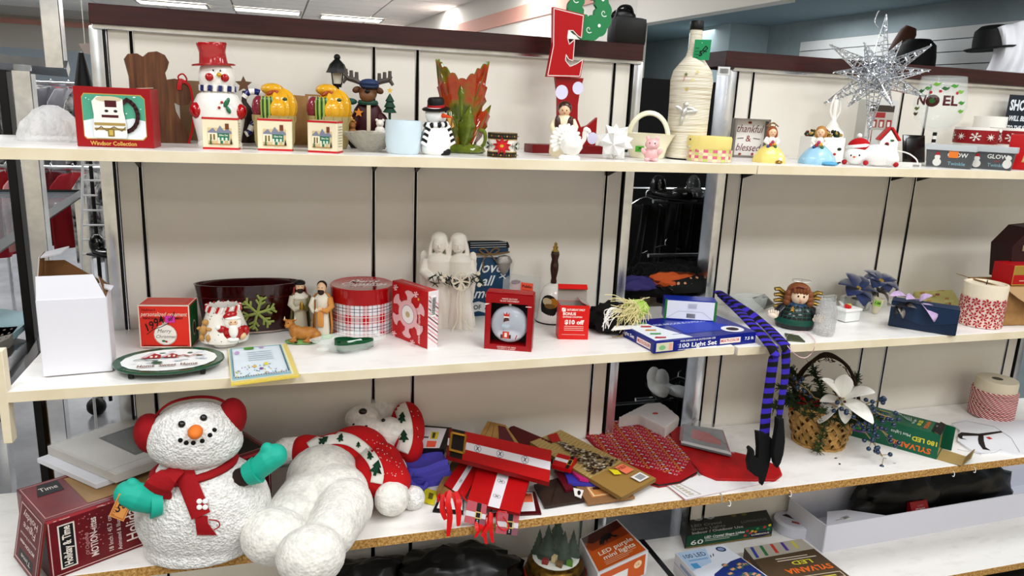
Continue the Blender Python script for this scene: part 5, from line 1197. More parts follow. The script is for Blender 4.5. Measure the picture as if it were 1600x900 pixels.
for k in range(3): g.box((0, .6, 108+k*3.4), (58, .6, .8), mat('#c9d4da', .5))
g.out('jar_lid', t)
TWN = mat('#8a6f4d', .9)
g = PX(m); g.tube(wire([(-34, 0, 100), (0, -1, 97), (34, 0, 100)]), 1.3, TWN, 6)
for sx in (-1, 1): g.tube(wire([(0, -2, 98), (sx*8, -3, 106), (sx*16, -3, 104), (sx*8, -3, 98), (0, -2, 98)]), 1.2, TWN, 6); g.tube(wire([(0, -2, 98), (sx*10, -3, 88), (sx*14+6, -3, 72)]), 1, TWN, 6)
g.out('twine_bow', t)
g = PX(m); PEW = mat('#a9a7a2', .35, .6, bump=.5, bs=150); g.lathe([(.2, 64), (5, 68), (10, 78), (11, 84)], PEW, 18, 1, .6, c=(24, -4, 0)); g.lathe([(13, 83), (13.5, 87), (9, 94), (.2, 96)], PEW, 18, 1, .6, c=(24, -4, 0)); g.out('acorn', t)
f = plane_fn((-36*m, .9*m, 0), (72*m, 0, 0), (0, 0, 92*m), 72, 92)
L = [('t', 'love', 38, 76, 24, '#e6ebec', {'sh': .4, 'b': .015}), ('t', 'all', 33, 55, 22, '#e6ebec', {'sh': .4, 'b': .015}), ('t', 'most', 34, 36, 22, '#e6ebec', {'sh': .4, 'b': .015}), ('p', [(0, 20), (20, 24), (34, 20), (30, 12), (36, 4), (20, 9), (0, 5)], '#dfe3e2'), ('t', 'OF', 18, 14.5, 10, '#20303c', {'b': .02}), ('l', [(56, 66), (64, 58)], 1.6, '#e6ebec'), ('l', [(54, 60), (64, 64)], 1.6, '#e6ebec')]
art(t, f, L, 'painted_lettering')
p, m = pz(700, 515, 22)
t = T('angel_pair_statue', 'white plaster statue of two long-haired winged angels standing together with a garland', 'statue', p, fc(p))
PL = mat('#ece8df', .7, bump=.15, bs=60)
g = PX(m)
for sx, x in ((-1, -17), (1, 13)):
    g.lathe([(28, 0), (27, 6), (22, 40), (19, 70), (20, 92), (21, 106), (14, 114), (6, 118)], PL, 36, .92, .75, c=(x+(-3 if sx < 0 else 8)*.5, 0, 0), fn=lambda a, z: 1+.07*S_(11*a+sx)*max(0, 1-z/90))
    g.ball((x, -2, 131), (10.5, 11, 14), PL, 22)
    for k in range(9):
        a = -1.9+k*.475+PI/2; g.tube(wire([(x+7*C_(a), -1+7*S_(a)*.9+2, 142), (x+12*C_(a), 3+9*S_(a), 130), (x+14*C_(a)*1.05, 3+9*S_(a), 114), (x+12*C_(a), 2+8*S_(a), 104)], 4), 3.6, PL, 7)
    g.ball((x, 3, 139), (13, 12, 11), PL, 18)
    g.tube([(x+sx*18, 0, 106), (x+sx*23, -6, 88), (x+sx*10, -19, 80), (x-sx*4, -21, 80)], [8, 8, 6.5, 4], PL, 12)
    g.ball((x-sx*5, -22, 80), (5, 4, 4), PL, 10)
g.out('figures', t, remesh=.0016, smooth=2)
for sx, x in ((-1, -17), (1, 13)):
    g = PX(m)
    for q in (-1, 1): g.ball((x+q*4, -12.2, 133), (2.2, 1.2, .9), PL, 8)
    g.ball((x, -13.5, 129), (1.6, 2.4, 3), PL, 8); g.ball((x, -12.6, 123.5), (3, 1.2, 1), PL, 8); g.out('face', t)
for sx in (-1, 1):
    g = PX(m)
    for k in range(6): g.ball((sx*(36+k*1.4 if k < 3 else 42-k)-2, 12, 104-k*11), (8-k*.6, 3, 15), PL, 12, rot=(0, sx*(.22-.05*k), 0))
    g.out('wing', t, remesh=.0015, smooth=1)
g = PX(m); R_ = random.Random(4); FIR = mat('#27371f', .7)
for k in range(90):
    u = R_.random(); c = V((-20+66*u, -26+3*R_.random(), 84-7*S_(PI*u)+R_.uniform(-5, 5))); d = V((R_.uniform(-1, 1), R_.uniform(-.8, .3), R_.uniform(-.8, .8))).normalized()*9
    g.cone(c, c+d, 1, .3, FIR, 4)
for c in ((-26, -24, 84), (-22, -24, 74), (46, -22, 86), (52, -20, 76)):
    for k in range(6): d = V((R_.uniform(-1, 1), R_.uniform(-.6, .3), R_.uniform(-.8, .8))).normalized()*9; g.cone(c, V(c)+d, 1, .3, FIR, 4)
g.out('fir_garland', t, kind='stuff')
g = PX(m); CRM = mat('#e8e2cf', .7)
for c in ((-12, -29, 84), (-7, -29, 88), (-9, -30, 80), (44, -26, 92), (42, -26, 82), (46, -26, 74)): g.ball(c, (3.6, 2.4, 3.6), CRM, 8)
for k in range(7):
    a = k*.9; g.tube(wire([(18, -29, 80), (18+13*C_(a), -32, 80+13*S_(a)), (18+13*C_(a+.7), -32, 80+13*S_(a+.7)), (18, -29, 80)], 5), 1.3, CRM, 5)
g.out('cream_bow', t)
g = PX(m)
for x, e in ((12, -6), (17, 4), (22, 16)): g.tube(wire([(18, -31, 78), (x, -31, 50), (x+2, -28, 20), (x+e, -34, 1.5)]), 1.2, CRM, 6)
g.out('cord_tail', t)
p, m = pz(812, 512, 34)
t = T('acrylic_box', 'clear plastic ornament cube with orange price sticker behind the red window box', 'box', p, fc(p, -.3))
AC = film_mat('acrylic_film', '#dfe6e4', .28, .1, 20, .05)
g = PX(m); g.box((0, 0, 36), (50, 40, 72), AC, bev=.6); g.out('plastic_box', t)
g = PX(m); g.ball((-3, -8, 60), (15, 11, 9), mat('#e6c9c9', .4), 14); g.ball((-6, -10, 66), (9, 8, 4), mat('#8c5a78', .5), 12); g.out('ornament', t)
art(t, plane_fn((5*m, -20.6*m, 52*m), (20*m, 0, 0), (0, 0, 18*m), 20, 18), [('r', 0, 0, 20, 18, '#f0684a'), ('t', 'Publix', 10, 12, 6, '#6e1f1a', {'b': .03, 'fit': 16}), ('r', 3, 3, 17, 4, '#c94b35'), ('r', 3, 6, 17, 7, '#c94b35')], 'price_sticker')
A, B = onz(756, 545, Z2), onz(830, 551, Z2); m = mpp(A); h = 90*m
t, D = carton('window_box', 'red ornament gift box with an open window showing a round glass reindeer ornament', 'box', A, B, .045, h, None); w_, d_, _h = D
RB = mat('#a3101c', .3); u_ = w_/74
for c, d in (((0, 0, h*.05), (w_, d_, h*.10)), ((0, 0, h*.92), (w_, d_, h*.16)), ((-w_*.44, -d_/2+.001, h*.47), (w_*.12, .002, h*.75)), ((w_*.44, -d_/2+.001, h*.47), (w_*.12, .002, h*.75)), ((-w_/2+.001, 0, h*.47), (.002, d_, h*.76)), ((w_/2-.001, 0, h*.47), (.002, d_, h*.76)), ((0, d_/2-.001, h*.47), (w_, .002, h*.76))):
    g = G(); g.box(c, d, RB); g.out('box_panel', t)
g = G(); g.box((0, d_/2-.003, h*.47), (w_*.94, .001, h*.74), mat('#141012', .6)); g.out('dark_lining', t)
g = G(); g.box((0, 0, h+.002), (w_*.96, d_*.9, .004), RB, bev=.001); g.out('lid_flap', t)
g = G(); g.ball((0, -.004, h*.45), (w_*.395, w_*.25, w_*.395), film_mat('ornament_glass', '#e3e8f2', .5, 0, 5, .04), 32); g.lathe([(.004, 0), (.0045, .006), (.003, .011), (.0001, .012)], SIL, 16, c=(0, -.004, h*.45+w_*.385)); g.out('glass_ornament', t)
g = G(); g.lathe([(.0001, -w_*.2), (w_*.2, -w_*.33), (w_*.1, -w_*.37)], WHITE, 24, 1, .5, c=(0, -.004, h*.45)) if 0 else g.ball((0, -.003, h*.25), (w_*.28, w_*.15, w_*.10), mat('#e9e9ee', .6), 20); g.out('snow_fill', t)
f = plane_fn((-w_/2, -w_*.262, 0), (w_, 0, 0), (0, 0, h), 74, 90)
art(t, f, [('e', 34, 50, 4.5, 6, '#5c3a30'), ('p', [(30, 56), (38, 56), (39, 63), (36, 60), (34, 64), (32, 60), (29, 63)], '#c9402f'), ('r', 30, 55, 38, 57, '#efe9e2'), ('r', 28, 40, 40, 44, '#9ec9d2'), ('t', 'EAT', 34, 36, 5, '#5a6a80', {'b': .02}), ('r', 29, 22, 39, 33, '#c9402f'), ('r', 26, 22, 29, 28, '#5c3a30'), ('r', 39, 22, 42, 28, '#5c3a30'), ('r', 32, 24, 36, 31, '#e6dcd0'), ('l', [(49, 22), (51, 28)], 1.4, '#a83a3c')], 'painted_reindeer')
L = [('t', 'HAND BLOWN', 37, 83, 3.4, '#efc9c2', {'b': .02}), ('t', 'GLASS ORNAMENT', 37, 79.5, 3.4, '#efc9c2', {'b': .02}), ('t', 'ORNEMENT DE VERRE', 35, 5.5, 3, '#efc9c2', {'b': .02}), ('t', 'SOUFFLE A LA MAIN', 35, 2.6, 3, '#efc9c2', {'b': .02}), ('p', [(0, 71), (7, 74), (0, 74)], '#efe2dc'), ('r', 62, 72, 71, 73.4, '#efc9c2')]
art(t, face(D, 'front', 74, 90), L)
p, m = pz(861, 508, 22)
t = T('hand_bell', 'white glazed hand bell with turned brown wooden handle and dark oval fruit picture', 'bell', p, fc(p))
g = PX(m); g.lathe([(26, 0), (26.5, 1.5), (23, 8), (21, 30), (20, 44), (15, 56), (8, 62), (.2, 63)], CER, 36); g.lathe([(26.4, 1), (27, 2), (26, 3)], BLACK, 36); g.out('bell_body', t)
g = PX(m); g.lathe([(4.5, 60), (5, 66), (4, 70), (6.5, 84), (6.5, 92), (5, 100), (7, 108), (6, 113), (.2, 113)], mat('#3d1c10', .25, coat=.5), 20); g.out('handle', t)
g = PX(m); g.lathe([(5, 112), (5.5, 114), (3.4, 117), (4.4, 120), (2, 123), (3, 125), (.2, 128)], mat('#d0b263', .2, .9), 16); g.out('brass_finial', t)
f = lambda u, v, e: V(((21.6)*C_(-PI/2+(u-20)/22)*m, (21.6+e/m)*S_(-PI/2+(u-20)/22)*m, v*m)); f.sub = 3
art(t, f, [('e', 14, 29, 15, 19, '#15100c'), ('e', 21, 35, 8, 8, '#c48a2c'), ('e', 11, 37, 8, 6, '#d8c9a2'), ('e', 16, 30, 9, 4, '#8a6a30')], 'painted_reflection', base=.0014)  # dark oval with gold patches paints the reflection in the glossy bell
A, B = onz(872, 531, Z2), onz(918, 532, Z2); m = mpp(A); h = 56*m
t, D = carton('coupon_box', 'small bright red open box reading bonus savings coupon $10 off', 'box', A, B, .055, h, None); w_, d_, _h = D
RR = mat('#d3231c', .35); GI = mat('#a39a92', .7)
for nm, c, d in (('front_panel', (0, -d_/2, h/2), (w_, .0012, h)), ('back_panel', (0, d_/2, h/2), (w_, .0012, h)), ('side_panel', (-w_/2, 0, h/2), (.0012, d_, h)), ('side_panel', (w_/2, 0, h/2), (.0012, d_, h)), ('bottom_panel', (0, 0, .001), (w_, d_, .001))):
    g = G(); g.box(c, d, RR); n_ = V((-c[0], -c[1], 0)); n_ = n_.normalized() if n_.length > 0 else V((0, 0, 1))
    g.box(V(c)+n_*.0009, [q*.98 if q > .01 else .0006 for q in d], GI); g.out(nm, t)
flap([(w_/2, d_/2, h), (-w_/2, d_/2, h), (-w_/2, d_/2+.012, h+.046), (w_/2, d_/2+.012, h+.046)][::-1], GI, RR)
flap([(-w_/2, d_/2+.012, h+.046), (w_/2, d_/2+.012, h+.046), (w_/2, d_/2-.004, h+.036), (-w_/2, d_/2-.004, h+.036)][::-1], RR, RR, 'lid_lip')
flap([(w_/2, -d_/2, h), (w_/2, d_/2, h), (w_/2-.03, d_/2-.006, h+.014), (w_/2-.02, -d_/2+.02, h+.006)], GI, RR)
L = [('o', 2, 5, 44, 53, .5, '#efb0a6'), ('p', [(3, 46), (9, 46), (9, 52)], '#f1ece8'), ('p', [(3, 47), (3, 52), (8, 52)], '#f1ece8'), ('t', 'SATURDAY ONLY', 25, 49, 4.4, '#f6e9e4', {'b': .03, 'fit': 28}), ('t', 'BONUS', 15, 42.5, 6.4, '#f6e9e4', {'b': .03, 'fit': 20}), ('t', 'SAVINGS COUPON', 20, 37.5, 3.6, '#f6e9e4', {'b': .02, 'fit': 30}), ('t', '$10 off', 23, 29, 9.5, '#f6e9e4', {'b': .04, 'fit': 30})]
L += [('r', 8, 22-3*k, 38, 23-3*k, '#f0c4ba') for k in range(3)]+[('r', 5, 9, 41, 9.6, '#f0c4ba')]
art(t, face(D, 'front', 46, 56), L)
from mathutils.bvhtree import BVHTree
def heap(t, nm, c, r, m_, seed=1, amp=.25, fr=2.2, n=36, kind=None, flatbottom=True, stretch=(1, 1, 1)):
    g = G(); g.ball((0, 0, 0), (1, 1, 1), m_, n); 
    for v in g.bm.verts:
        q = v.co.copy(); d = noise.noise(V((q.x*fr*stretch[0]+seed*7, q.y*fr*stretch[1], q.z*fr*stretch[2])))+.5*noise.noise(q*fr*2.3+V((seed, 3, 1)))
        q *= 1+amp*d; q = V((q.x*r[0], q.y*r[1], q.z*r[2]))
        if flatbottom and q.z < -r[2]*.5: q.z = -r[2]*.5
        v.co = q+V(c)
    return g.out(nm, t, kind=kind)
def bvh(g): g.bm.normal_update(); return BVHTree.FromBMesh(g.bm)
def hit(b, px, py):
    d = ray(px, py).normalized(); loc, n, i, dist = b.ray_cast(CAM, d)
    return (loc, n) if loc else (None, None)
def strip_tube(g, P, w, th, cols, seg):
    """flat striped tube along points P; a new colour every 'seg' metres"""
    P = [V(p) for p in P]; L = [0]
    for a, b in zip(P, P[1:]): L.append(L[-1]+(b-a).length)
    def at_(s):
        for i in range(len(P)-1):
            if s <= L[i+1] or i == len(P)-2: return P[i].lerp(P[i+1], (s-L[i])/max(L[i+1]-L[i], 1e-9))
    n = max(1, int(L[-1]/seg)); K = 3; Q = [at_(L[-1]*k/(n*K)) for k in range(n*K+1)]; vs = []; N = 12; up = V((0, 0, 1))
    for i, p in enumerate(Q):
        d = (Q[min(i+1, len(Q)-1)]-Q[max(i-1, 0)]).normalized(); k_ = max(0, -d.z); a = d.cross(V((0, -k_, 1-k_*.999)))
        a.normalize(); up = a.cross(d); ww = w(i/len(Q)) if callable(w) else w
        for j in range(N): q = 2*PI*j/N; vs.append(p+a*C_(q)*ww/2+up*S_(q)*th/2)
    for k in range(n):
        g.add(vs[k*K*N:((k+1)*K+1)*N], [(i*N+j, i*N+(j+1) % N, (i+1)*N+(j+1) % N, (i+1)*N+j) for i in range(K) for j in range(N)], cols[k % len(cols)], True)
# ================================================================== THE PASSAGE BETWEEN THE UNITS
t = T('clothes_rack', 'chrome rack of black shoes and garments seen through the gap between the two units', 'rack', (1.75, .75, 0))
for x in (-.34, .34):
    g = G(); g.box((x, 0, .95), (.03, .03, 1.9), CHROME, bev=.003); g.out('upright', t)
zs = [ony(1050, yy, .62).z for yy in (305, 383, 470, 590, 660)]
for z in zs: [((g := G()), g.tube([(-.36, q_, z), (.36, q_, z)], .008, CHROME, 8), g.out('rail', t)) for q_ in (-.34, .12)]
g = G(); g.box((.1, .3, .95), (1.5, .02, 1.9), mat('#070708', .7)); g.out('black_back_panel', t)
def shoe(c, rz, m_, label, k=1):
    t = T('shoe', label, 'shoe', c, rz, 'shoes on the chrome rack in the gap')
    g = G(); g.X = Matrix.Scale(k, 4); g.ball((0, 0, .018), (.036, .10, .018), m_, 16); g.ball((0, -.045, .028), (.034, .05, .022), m_, 16); g.ball((0, .065, .045), (.03, .035, .045), m_, 14); g.out('upper', t, remesh=.004, smooth=3)
    g = G(); g.X = Matrix.Scale(k, 4); g.box((0, 0, .004), (.06, .2, .008), mat('#161616', .6), bev=.003); g.out('sole', t)
SHB = mat('#0c0c0d', .25, coat=.4)
for i, (px, py, q, lb, m_) in enumerate(((1012, 300, .5, 'black patent shoe on the upper rail, left', SHB), (1052, 300, -.4, 'grey patent shoe on the upper rail, centre, under the shelf', mat('#6d6f72', .2, coat=.5)), (1000, 466, .7, 'taupe suede shoe resting behind the tulle heap, left', mat('#8d8272', .8)), (1048, 468, -.7, 'taupe suede shoe resting behind the tulle heap, right', mat('#8d8272', .8)), (1015, 590, .3, 'black and white shoe low in the gap', mat('#d8dadb', .4)), (995, 628, -.2, 'white shoe lowest in the gap, by the chrome post', mat('#e3e3e0', .4)), (1075, 592, .5, 'pale grey shoe low in the gap at right', mat('#b9bdc1', .4)))):
    p = ony(px, py, .62); z = min(zs, key=lambda q_: abs(q_-p.z))-.0; shoe((p.x, .42+.03*(i % 2), z+.008), q, m_, lb)
R_ = random.Random(8)
for i, (px, py, ww, hh, c, lb) in enumerate(((1075, 315, .16, .34, '#08080a', 'black garment hanging from the upper rail at right'), (1010, 320, .2, .30, '#0b0b0e', 'black garment hanging from the upper rail at left'), (1040, 395, .3, .22, '#101012', 'black garment hanging on the second rail'), (1060, 600, .2, .35, '#070708', 'black garment bunched low in the gap'))):
    p = ony(px, py, .55); t = T('black_garment', lb, 'garment', (p.x, .56, p.z)); g = G(); s0 = R_.random()*5
    g.grid(lambda u, v: V(((u-.5)*ww*(1+.1*v), .016*S_(u*17+s0)+.01*S_(u*31+v*4), -v*hh)), 40, 10, mat(c, .75, sheen=.2)); o = g.out('cloth', t); sd = o.modifiers.new('thick', 'SOLIDIFY'); sd.thickness = .003
    g = G(); g.tube(wire([(-ww*.4, 0, -.01), (0, 0, .03), (ww*.4, 0, -.01)]), .003, CHROME, 6); g.tube(wire([(0, 0, .03), (0, 0, .05), (.012, 0, .06)]), .003, CHROME, 6); g.out('hanger', t)
# ================================================================== MIDDLE SHELF, RIGHT PART
A, B = onz(1021, 553, Z2), onz(1180, 536, Z2); m = mpp(A)
BLU2 = mat('#15298a', .28)
t, D = carton('light_set_box', 'flat dark blue box lettered 100 Light Set, lying near the shelf joint', 'box', A, B, .20, 20*m, BLU2)
L = [('t', '100 Light Set', 66, 8.5, 10, '#f2f2f5', {'b': .025, 'fit': 58}), ('t', 'FOR INDOOR & OUTDOOR USE', 66, 16.5, 4, '#f2f2f5', {'b': .02, 'fit': 54}), ('r', 36, 2.2, 96, 2.9, '#f2f2f5'), ('r', 3, 3, 28, 17, '#d9d6bd'), ('e', 12, 9, 5, 4, '#8fc08c'), ('r', 22, 4, 27, 15, '#e9b4a4'), ('r', 101, 5, 134, 14, '#f2e6e0'), ('t', 'MULTI-COLOR', 117, 9.6, 6, '#c3304a', {'b': .03, 'fit': 30}), ('t', 'Professional', 42, 11, 3, '#aab4e6', {}), ('t', 'Series Plus', 42, 7, 3, '#aab4e6', {}), ('t', '7.5 ft', 148, 10, 7, '#e3e6f5', {'b': .03})]
art(t, face(D, 'front', 160, 20), L)
art(t, face(D, 'left', 100, 20), [('t', '100 Light Set', 28, 10, 8, '#f2f2f5', {'b': .025, 'fit': 44}), ('r', 58, 4, 92, 14, '#f2e6e0'), ('t', 'MULTI-COLOR', 75, 9, 7, '#c3304a', {'b': .03, 'fit': 30})])
L = [('p', [(3, 3), (60, 3), (40, 60), (30, 97), (3, 97)], '#e3e6ec'), ('r', 40, 20, 155, 22, '#3650b8'), ('p', [(60, 22), (150, 22), (120, 80), (60, 70)], '#2a45b5'), ('e', 135, 20, 16, 15, '#e9e6ea'), ('e', 135, 20, 9, 8, '#3a2b30'), ('t', 'FOR INDOOR & OUTDOOR USE', 90, 66, 10, '#c9d0ea', {'b': .02, 'fit': 100})]
for k in range(5): L += [('p', [(8+k*3, 12+k*17), (22+k*3, 8+k*17), (26+k*3, 14+k*17), (12+k*3, 18+k*17)], ('#b8474d', '#5fa56a', '#c99a5a')[k % 3])]
art(t, face(D, 'top', 160, 100), L)
zt = Z2+20*m+.001
A, B = onz(1037, 498, zt), onz(1118, 503, zt); m2 = mpp(A)
t, D = carton('small_light_box', 'small blue carton with white barcoded end, lying on the big light set box', 'box', A, B, .055, 32*m2, mat('#17349c', .3))
L = [('r', 0, 0, 82, 32, '#2c7f3c'), ('r', 3.5, 0, 78, 32, '#1a3a9e'), ('r', 3.5, 1.8, 78, 30.5, '#e4e6ee'), ('l', [(4, 2), (22, 14)], .6, '#b0b4c4'), ('l', [(77, 2), (60, 14)], .6, '#b0b4c4'), ('l', [(22, 14), (60, 14)], .6, '#b0b4c4')]+barcode(34, 3, 16, 9, bg=None)+[('r', 36, 20+2*k, 50, 20.7+2*k, '#9aa0b4') for k in range(4)]
art(t, face(D, 'front', 82, 32), L)
p, m = pz(1050, 470, 10)
t = T('tulle_costume', 'heap of black netting with orange, purple and polka dot fabric behind the blue boxes', 'costume', p)
NET = film_mat('black_netting', '#08080a', .62, 1, 60, .8)
def poly_dots():
    mm, q = newmat('polka_dot_fabric', .8, 0, '#0a0a0b'); v = q.n('ShaderNodeTexVoronoi'); v.inputs['Scale'].default_value = 42; v.inputs['Randomness'].default_value = .15; q.l(q.co(), v.inputs['Vector'])
    q.l(q.ramp(v.outputs['Distance'], [(.22, '#d9a680'), (.26, '#0a0a0b')], 'CONSTANT'), q.b.inputs['Base Color']); return mm
heap(t, 'black_cloth', (-20*m, 14*m, 22*m), (94*m, 34*m, 30*m), mat('#09090b', .85), 3, .35)
heap(t, 'orange_cloth', (-10*m, -16*m, 34*m), (46*m, 14*m, 14*m), mat('#d0662c', .7), 5, .3)
heap(t, 'purple_cloth', (-76*m, -18*m, 30*m), (38*m, 14*m, 14*m), mat('#46407e', .7), 6, .3)
heap(t, 'polka_dot_band', (34*m, -24*m, 26*m), (66*m, 13*m, 15*m), poly_dots(), 8, .25)
heap(t, 'netting', (10*m, 0*m, 36*m), (94*m, 26*m, 24*m), NET, 9, .45, kind='stuff')
g = PX(m); R_ = random.Random(31)
for k in range(26):
    a = R_.uniform(-100, 95); b = R_.uniform(0, 30); g.tube(wire([(a, b, 18), (a+R_.uniform(-20, 20), b-12, R_.uniform(44, 68)), (a+R_.uniform(-40, 40), b-20, R_.uniform(34, 58)), (a+R_.uniform(-50, 50), b-22, 16)], 5), .9, mat('#111113', .8), 4)
g.out('net_folds', t, kind='stuff')
g = PX(m)
for k in range(40): c = V((60, -14, 46)); e = c+V((R_.uniform(-16, 18), R_.uniform(-10, 6), R_.uniform(-2, 16))); g.tube(wire([c+V((R_.uniform(-8, 8), 0, -6)), c.lerp(e, .6)+V((0, 0, R_.uniform(0, 6))), e], 3), .6, mat('#c9b184', .8), 4)
g.out('straw_tuft', t, kind='stuff')
p, m = pz(962, 520, 14)
t = T('witch_doll', 'fallen doll with lime green face, straw hair and black dress, left of the blue boxes', 'doll', p)
heap(t, 'black_dress', (-8*m, 0, 18*m), (40*m, 34*m, 27*m), mat('#070708', .85), 12, .3)
heap(t, 'green_face', (22*m, -20*m, 40*m), (21*m, 16*m, 15*m), mat('#a9cc5c', .7), 2, .08, flatbottom=False)
g = PX(m); STR = mat('#e8dfae', .8); R_ = random.Random(17)
for k in range(110):
    c = V((16+R_.uniform(-22, 16), -30+R_.uniform(-4, 8), 46+R_.uniform(-10, 12))); e = c+V((R_.uniform(-34, 18), R_.uniform(-14, 4), R_.uniform(-34, 10)))
    g.tube(wire([c, c.lerp(e, .5)+V((R_.uniform(-8, 8), -6, R_.uniform(-2, 10))), e], 3), .55, STR, 3)
g.out('straw_hair', t, kind='stuff')
g = PX(m)
g.tube(wire([(16, -30, 30), (4, -34, 14), (-8, -36, 2), (-24, -38, 0)], 6), 2, mat('#a8905f', .8), 6); g.out('twine_belt', t)
g = PX(m)
for k in range(12): g.tube(wire([(-6, -30, 42), (-30+R_.uniform(-8, 8), -34, 40+R_.uniform(-14, 6)), (-42+R_.uniform(0, 14), -34, 20+R_.uniform(-12, 12))], 5), .7, mat('#e8e6e2', .7), 4)
g.out('white_string', t, kind='stuff')
pq = onz(985, 515, Z2+22*m)
t, f = quad_thing('white_tag', 'small white printed paper tag lying on the blue light set box edge', 'tag', [(955, 516), (1010, 512), (994, 501), (968, 500)], Z2+.034, .001, WHITE)
art(t, f, [('l', [(.2+.1*k, .5), (.27+.1*k, .65), (.3+.1*k, .5)], .02, '#333333') for k in range(5)], 'tag_writing', step=.00003)
PUR, BK = mat('#4633b8', .75), mat('#08080a', .8)
t = T('striped_witch_legs', 'pair of purple and black striped witch legs with black felt boots hanging off the shelf', 'costume legs', onz(1200, 530, Z2))
O_ = V(t.location)
def W3(px, py, h=None, y=None): return (onz(px, py, Z2+h) if y is None else ony(px, py, y))-O_
l1 = wire([W3(1128, 462, .055), W3(1150, 482, .045), W3(1178, 510, .034), W3(1198, 533, .014), W3(1209, 547, .004), W3(1209, 556, y=Y2-.012), W3(1203, 600, y=Y2-.014), W3(1197, 645, y=Y2-.014), W3(1194, 684, y=Y2-.014)], 8)
g = G(); strip_tube(g, l1, .036, .010, [BK, PUR], .0155); g.out('striped_leg', t)
l2 = wire([W3(1122, 456, .062), W3(1156, 478, .05), W3(1192, 505, .016), W3(1216, 528, .008), W3(1227, 540, .004), W3(1228, 550, y=Y2-.014), W3(1227, 585, y=Y2-.018), W3(1221, 625, y=Y2-.018), W3(1217, 655, y=Y2-.018)], 8)
g = G(); strip_tube(g, l2, lambda u: .036*(1-.45*max(0, (u-.55)/.45)), .010, [PUR, BK], .0155); g.out('striped_leg', t)
def boot(P, y, th, nm='felt_boot'):
    Q = [ony(x, yy, y)-O_ for x, yy in P]; g = G(); A = [q+V((0, -th/2, 0)) for q in Q]; B_ = [q+V((0, th/2, 0)) for q in Q]; n = len(Q)
    g.add(A+B_, [tuple(range(n)), tuple(range(2*n-1, n-1, -1))]+[(i, n+i, n+(i+1) % n, (i+1) % n) for i in range(n)], BK); g.out(nm, t, remesh=.0022, smooth=3)
boot([(1181, 673), (1193, 675), (1207, 686), (1204, 704), (1200, 722), (1197, 735), (1193, 748), (1188, 758), (1187, 745), (1178, 742), (1169, 735), (1167, 720), (1170, 706), (1168, 700), (1172, 697), (1176, 702), (1177, 712), (1182, 716), (1183, 700)], Y2-.02, .02)
boot([(1213, 652), (1222, 652), (1223, 668), (1224, 686), (1222, 706), (1217, 722), (1212, 730), (1208, 722), (1206, 704), (1209, 686), (1212, 668)], Y2-.045, .02)
p, m = pz(1168, 492, 18)
t = T('glass_ashtray', 'wavy clear glass dish behind the striped legs', 'dish', p)
g = PX(m); g.lathe([(.2, 2), (20, 2), (26, 12), (28, 26), (26, 27), (22, 14), (18, 5), (.2, 5)], CG, 48, 1.1, .7, fn=lambda a, z: 1+.1*S_(5*a)*(z/26)); g.out('dish', t)
p, m = pz(1188, 492, 30)
t = T('silver_trinket', 'small dark silver photo frame lying flat left of the angel girl wing', 'frame', p, .3)
g = PX(m); g.box((6, 0, 14), (40, 2, 26), mat('#8f9290', .25, .8), rot=(-1.0, 0, .2), bev=.8); g.out('frame', t); g = PX(m); g.box((6, -1.6, 14), (30, 1, 17), mat('#2a2c2c', .2), rot=(-1.0, 0, .2)); g.out('picture', t)
p, m = pz(1240, 516, 22)
t = T('angel_girl_figurine', 'round angel girl figurine with brown hair, dark plaid dress, gold wings and wire halo', 'figurine', p, fc(p, .1))
NAV = mat('#1a1822', .35, coat=.4)
g = PX(m); g.lathe([(24, 0), (29, 2), (31, 10), (28, 24), (20, 34), (10, 40)], NAV, 32, 1, .85); g.out('dress', t)
g = PX(m); g.lathe([(31.2, 8), (31.6, 11), (29.8, 17), (29, 17)], mat('#1f5a4c', .35), 32, 1, .86); g.out('green_hem', t)
L = [('s', 20, 15, 5, 5, .45, '#d8a23a')]+[('l', [(6+8*k, 0), (9+8*k, 22)], .8, '#2e6a56') for k in range(7)]+[('l', [(2, 4+6*k), (60, 4+6*k)], .8, '#2e6a56') for k in range(3)]
def fA(u, v, e): a = -PI/2+(u-30)/30; r = 28.5-v*.32; return V((r*C_(a)*m, (r*.86*S_(a))*m-e*1.5, (18+v)*m))
fA.sub = 4; art(t, fA, L, 'plaid_lines', base=.0012)
g = PX(m); g.lathe([(15, 33), (16, 36), (11, 41), (5, 42)], mat('#33506e', .5), 28, 1, .9, fn=lambda a, z: 1+.1*S_(9*a)); g.out('collar', t)
g = PX(m); g.ball((2, -3, 52), (14, 12, 15), mat('#f2d9bd', .4), 24); g.out('head', t)
g = PX(m); HB = mat('#8a5530', .45); g.ball((0, 3, 58), (18, 14, 14), HB, 24)
for sx in (-1, 1):
    for k in range(3): g.ball((sx*(15+k)+1, -2-k*.5, 54-k*7), (6.5-k*.3, 7, 7), HB, 12)
for k in range(5): g.ball((-7+k*4.5, -13, 62), (3.2, 3, 6), HB, 10)
g.out('hair', t)
g = PX(m); g.tube(wire([(-12, -11, 62), (0, -16, 68), (13, -11, 62)], 6), 1.4, mat('#6b1d1f', .4), 6); g.out('hair_band', t)
g = PX(m)
for sx in (-1, 1): g.ball((3+sx*4.2, -14.6, 53), (1.4, .8, 1.7), BLACK, 8)
g.ball((3, -15.6, 48), (1.6, 1.4, 1.6), mat('#e8b795', .4), 8); g.ball((3, -14.4, 43.5), (2, .6, .8), mat('#b4514a', .4), 8); g.out('face', t)
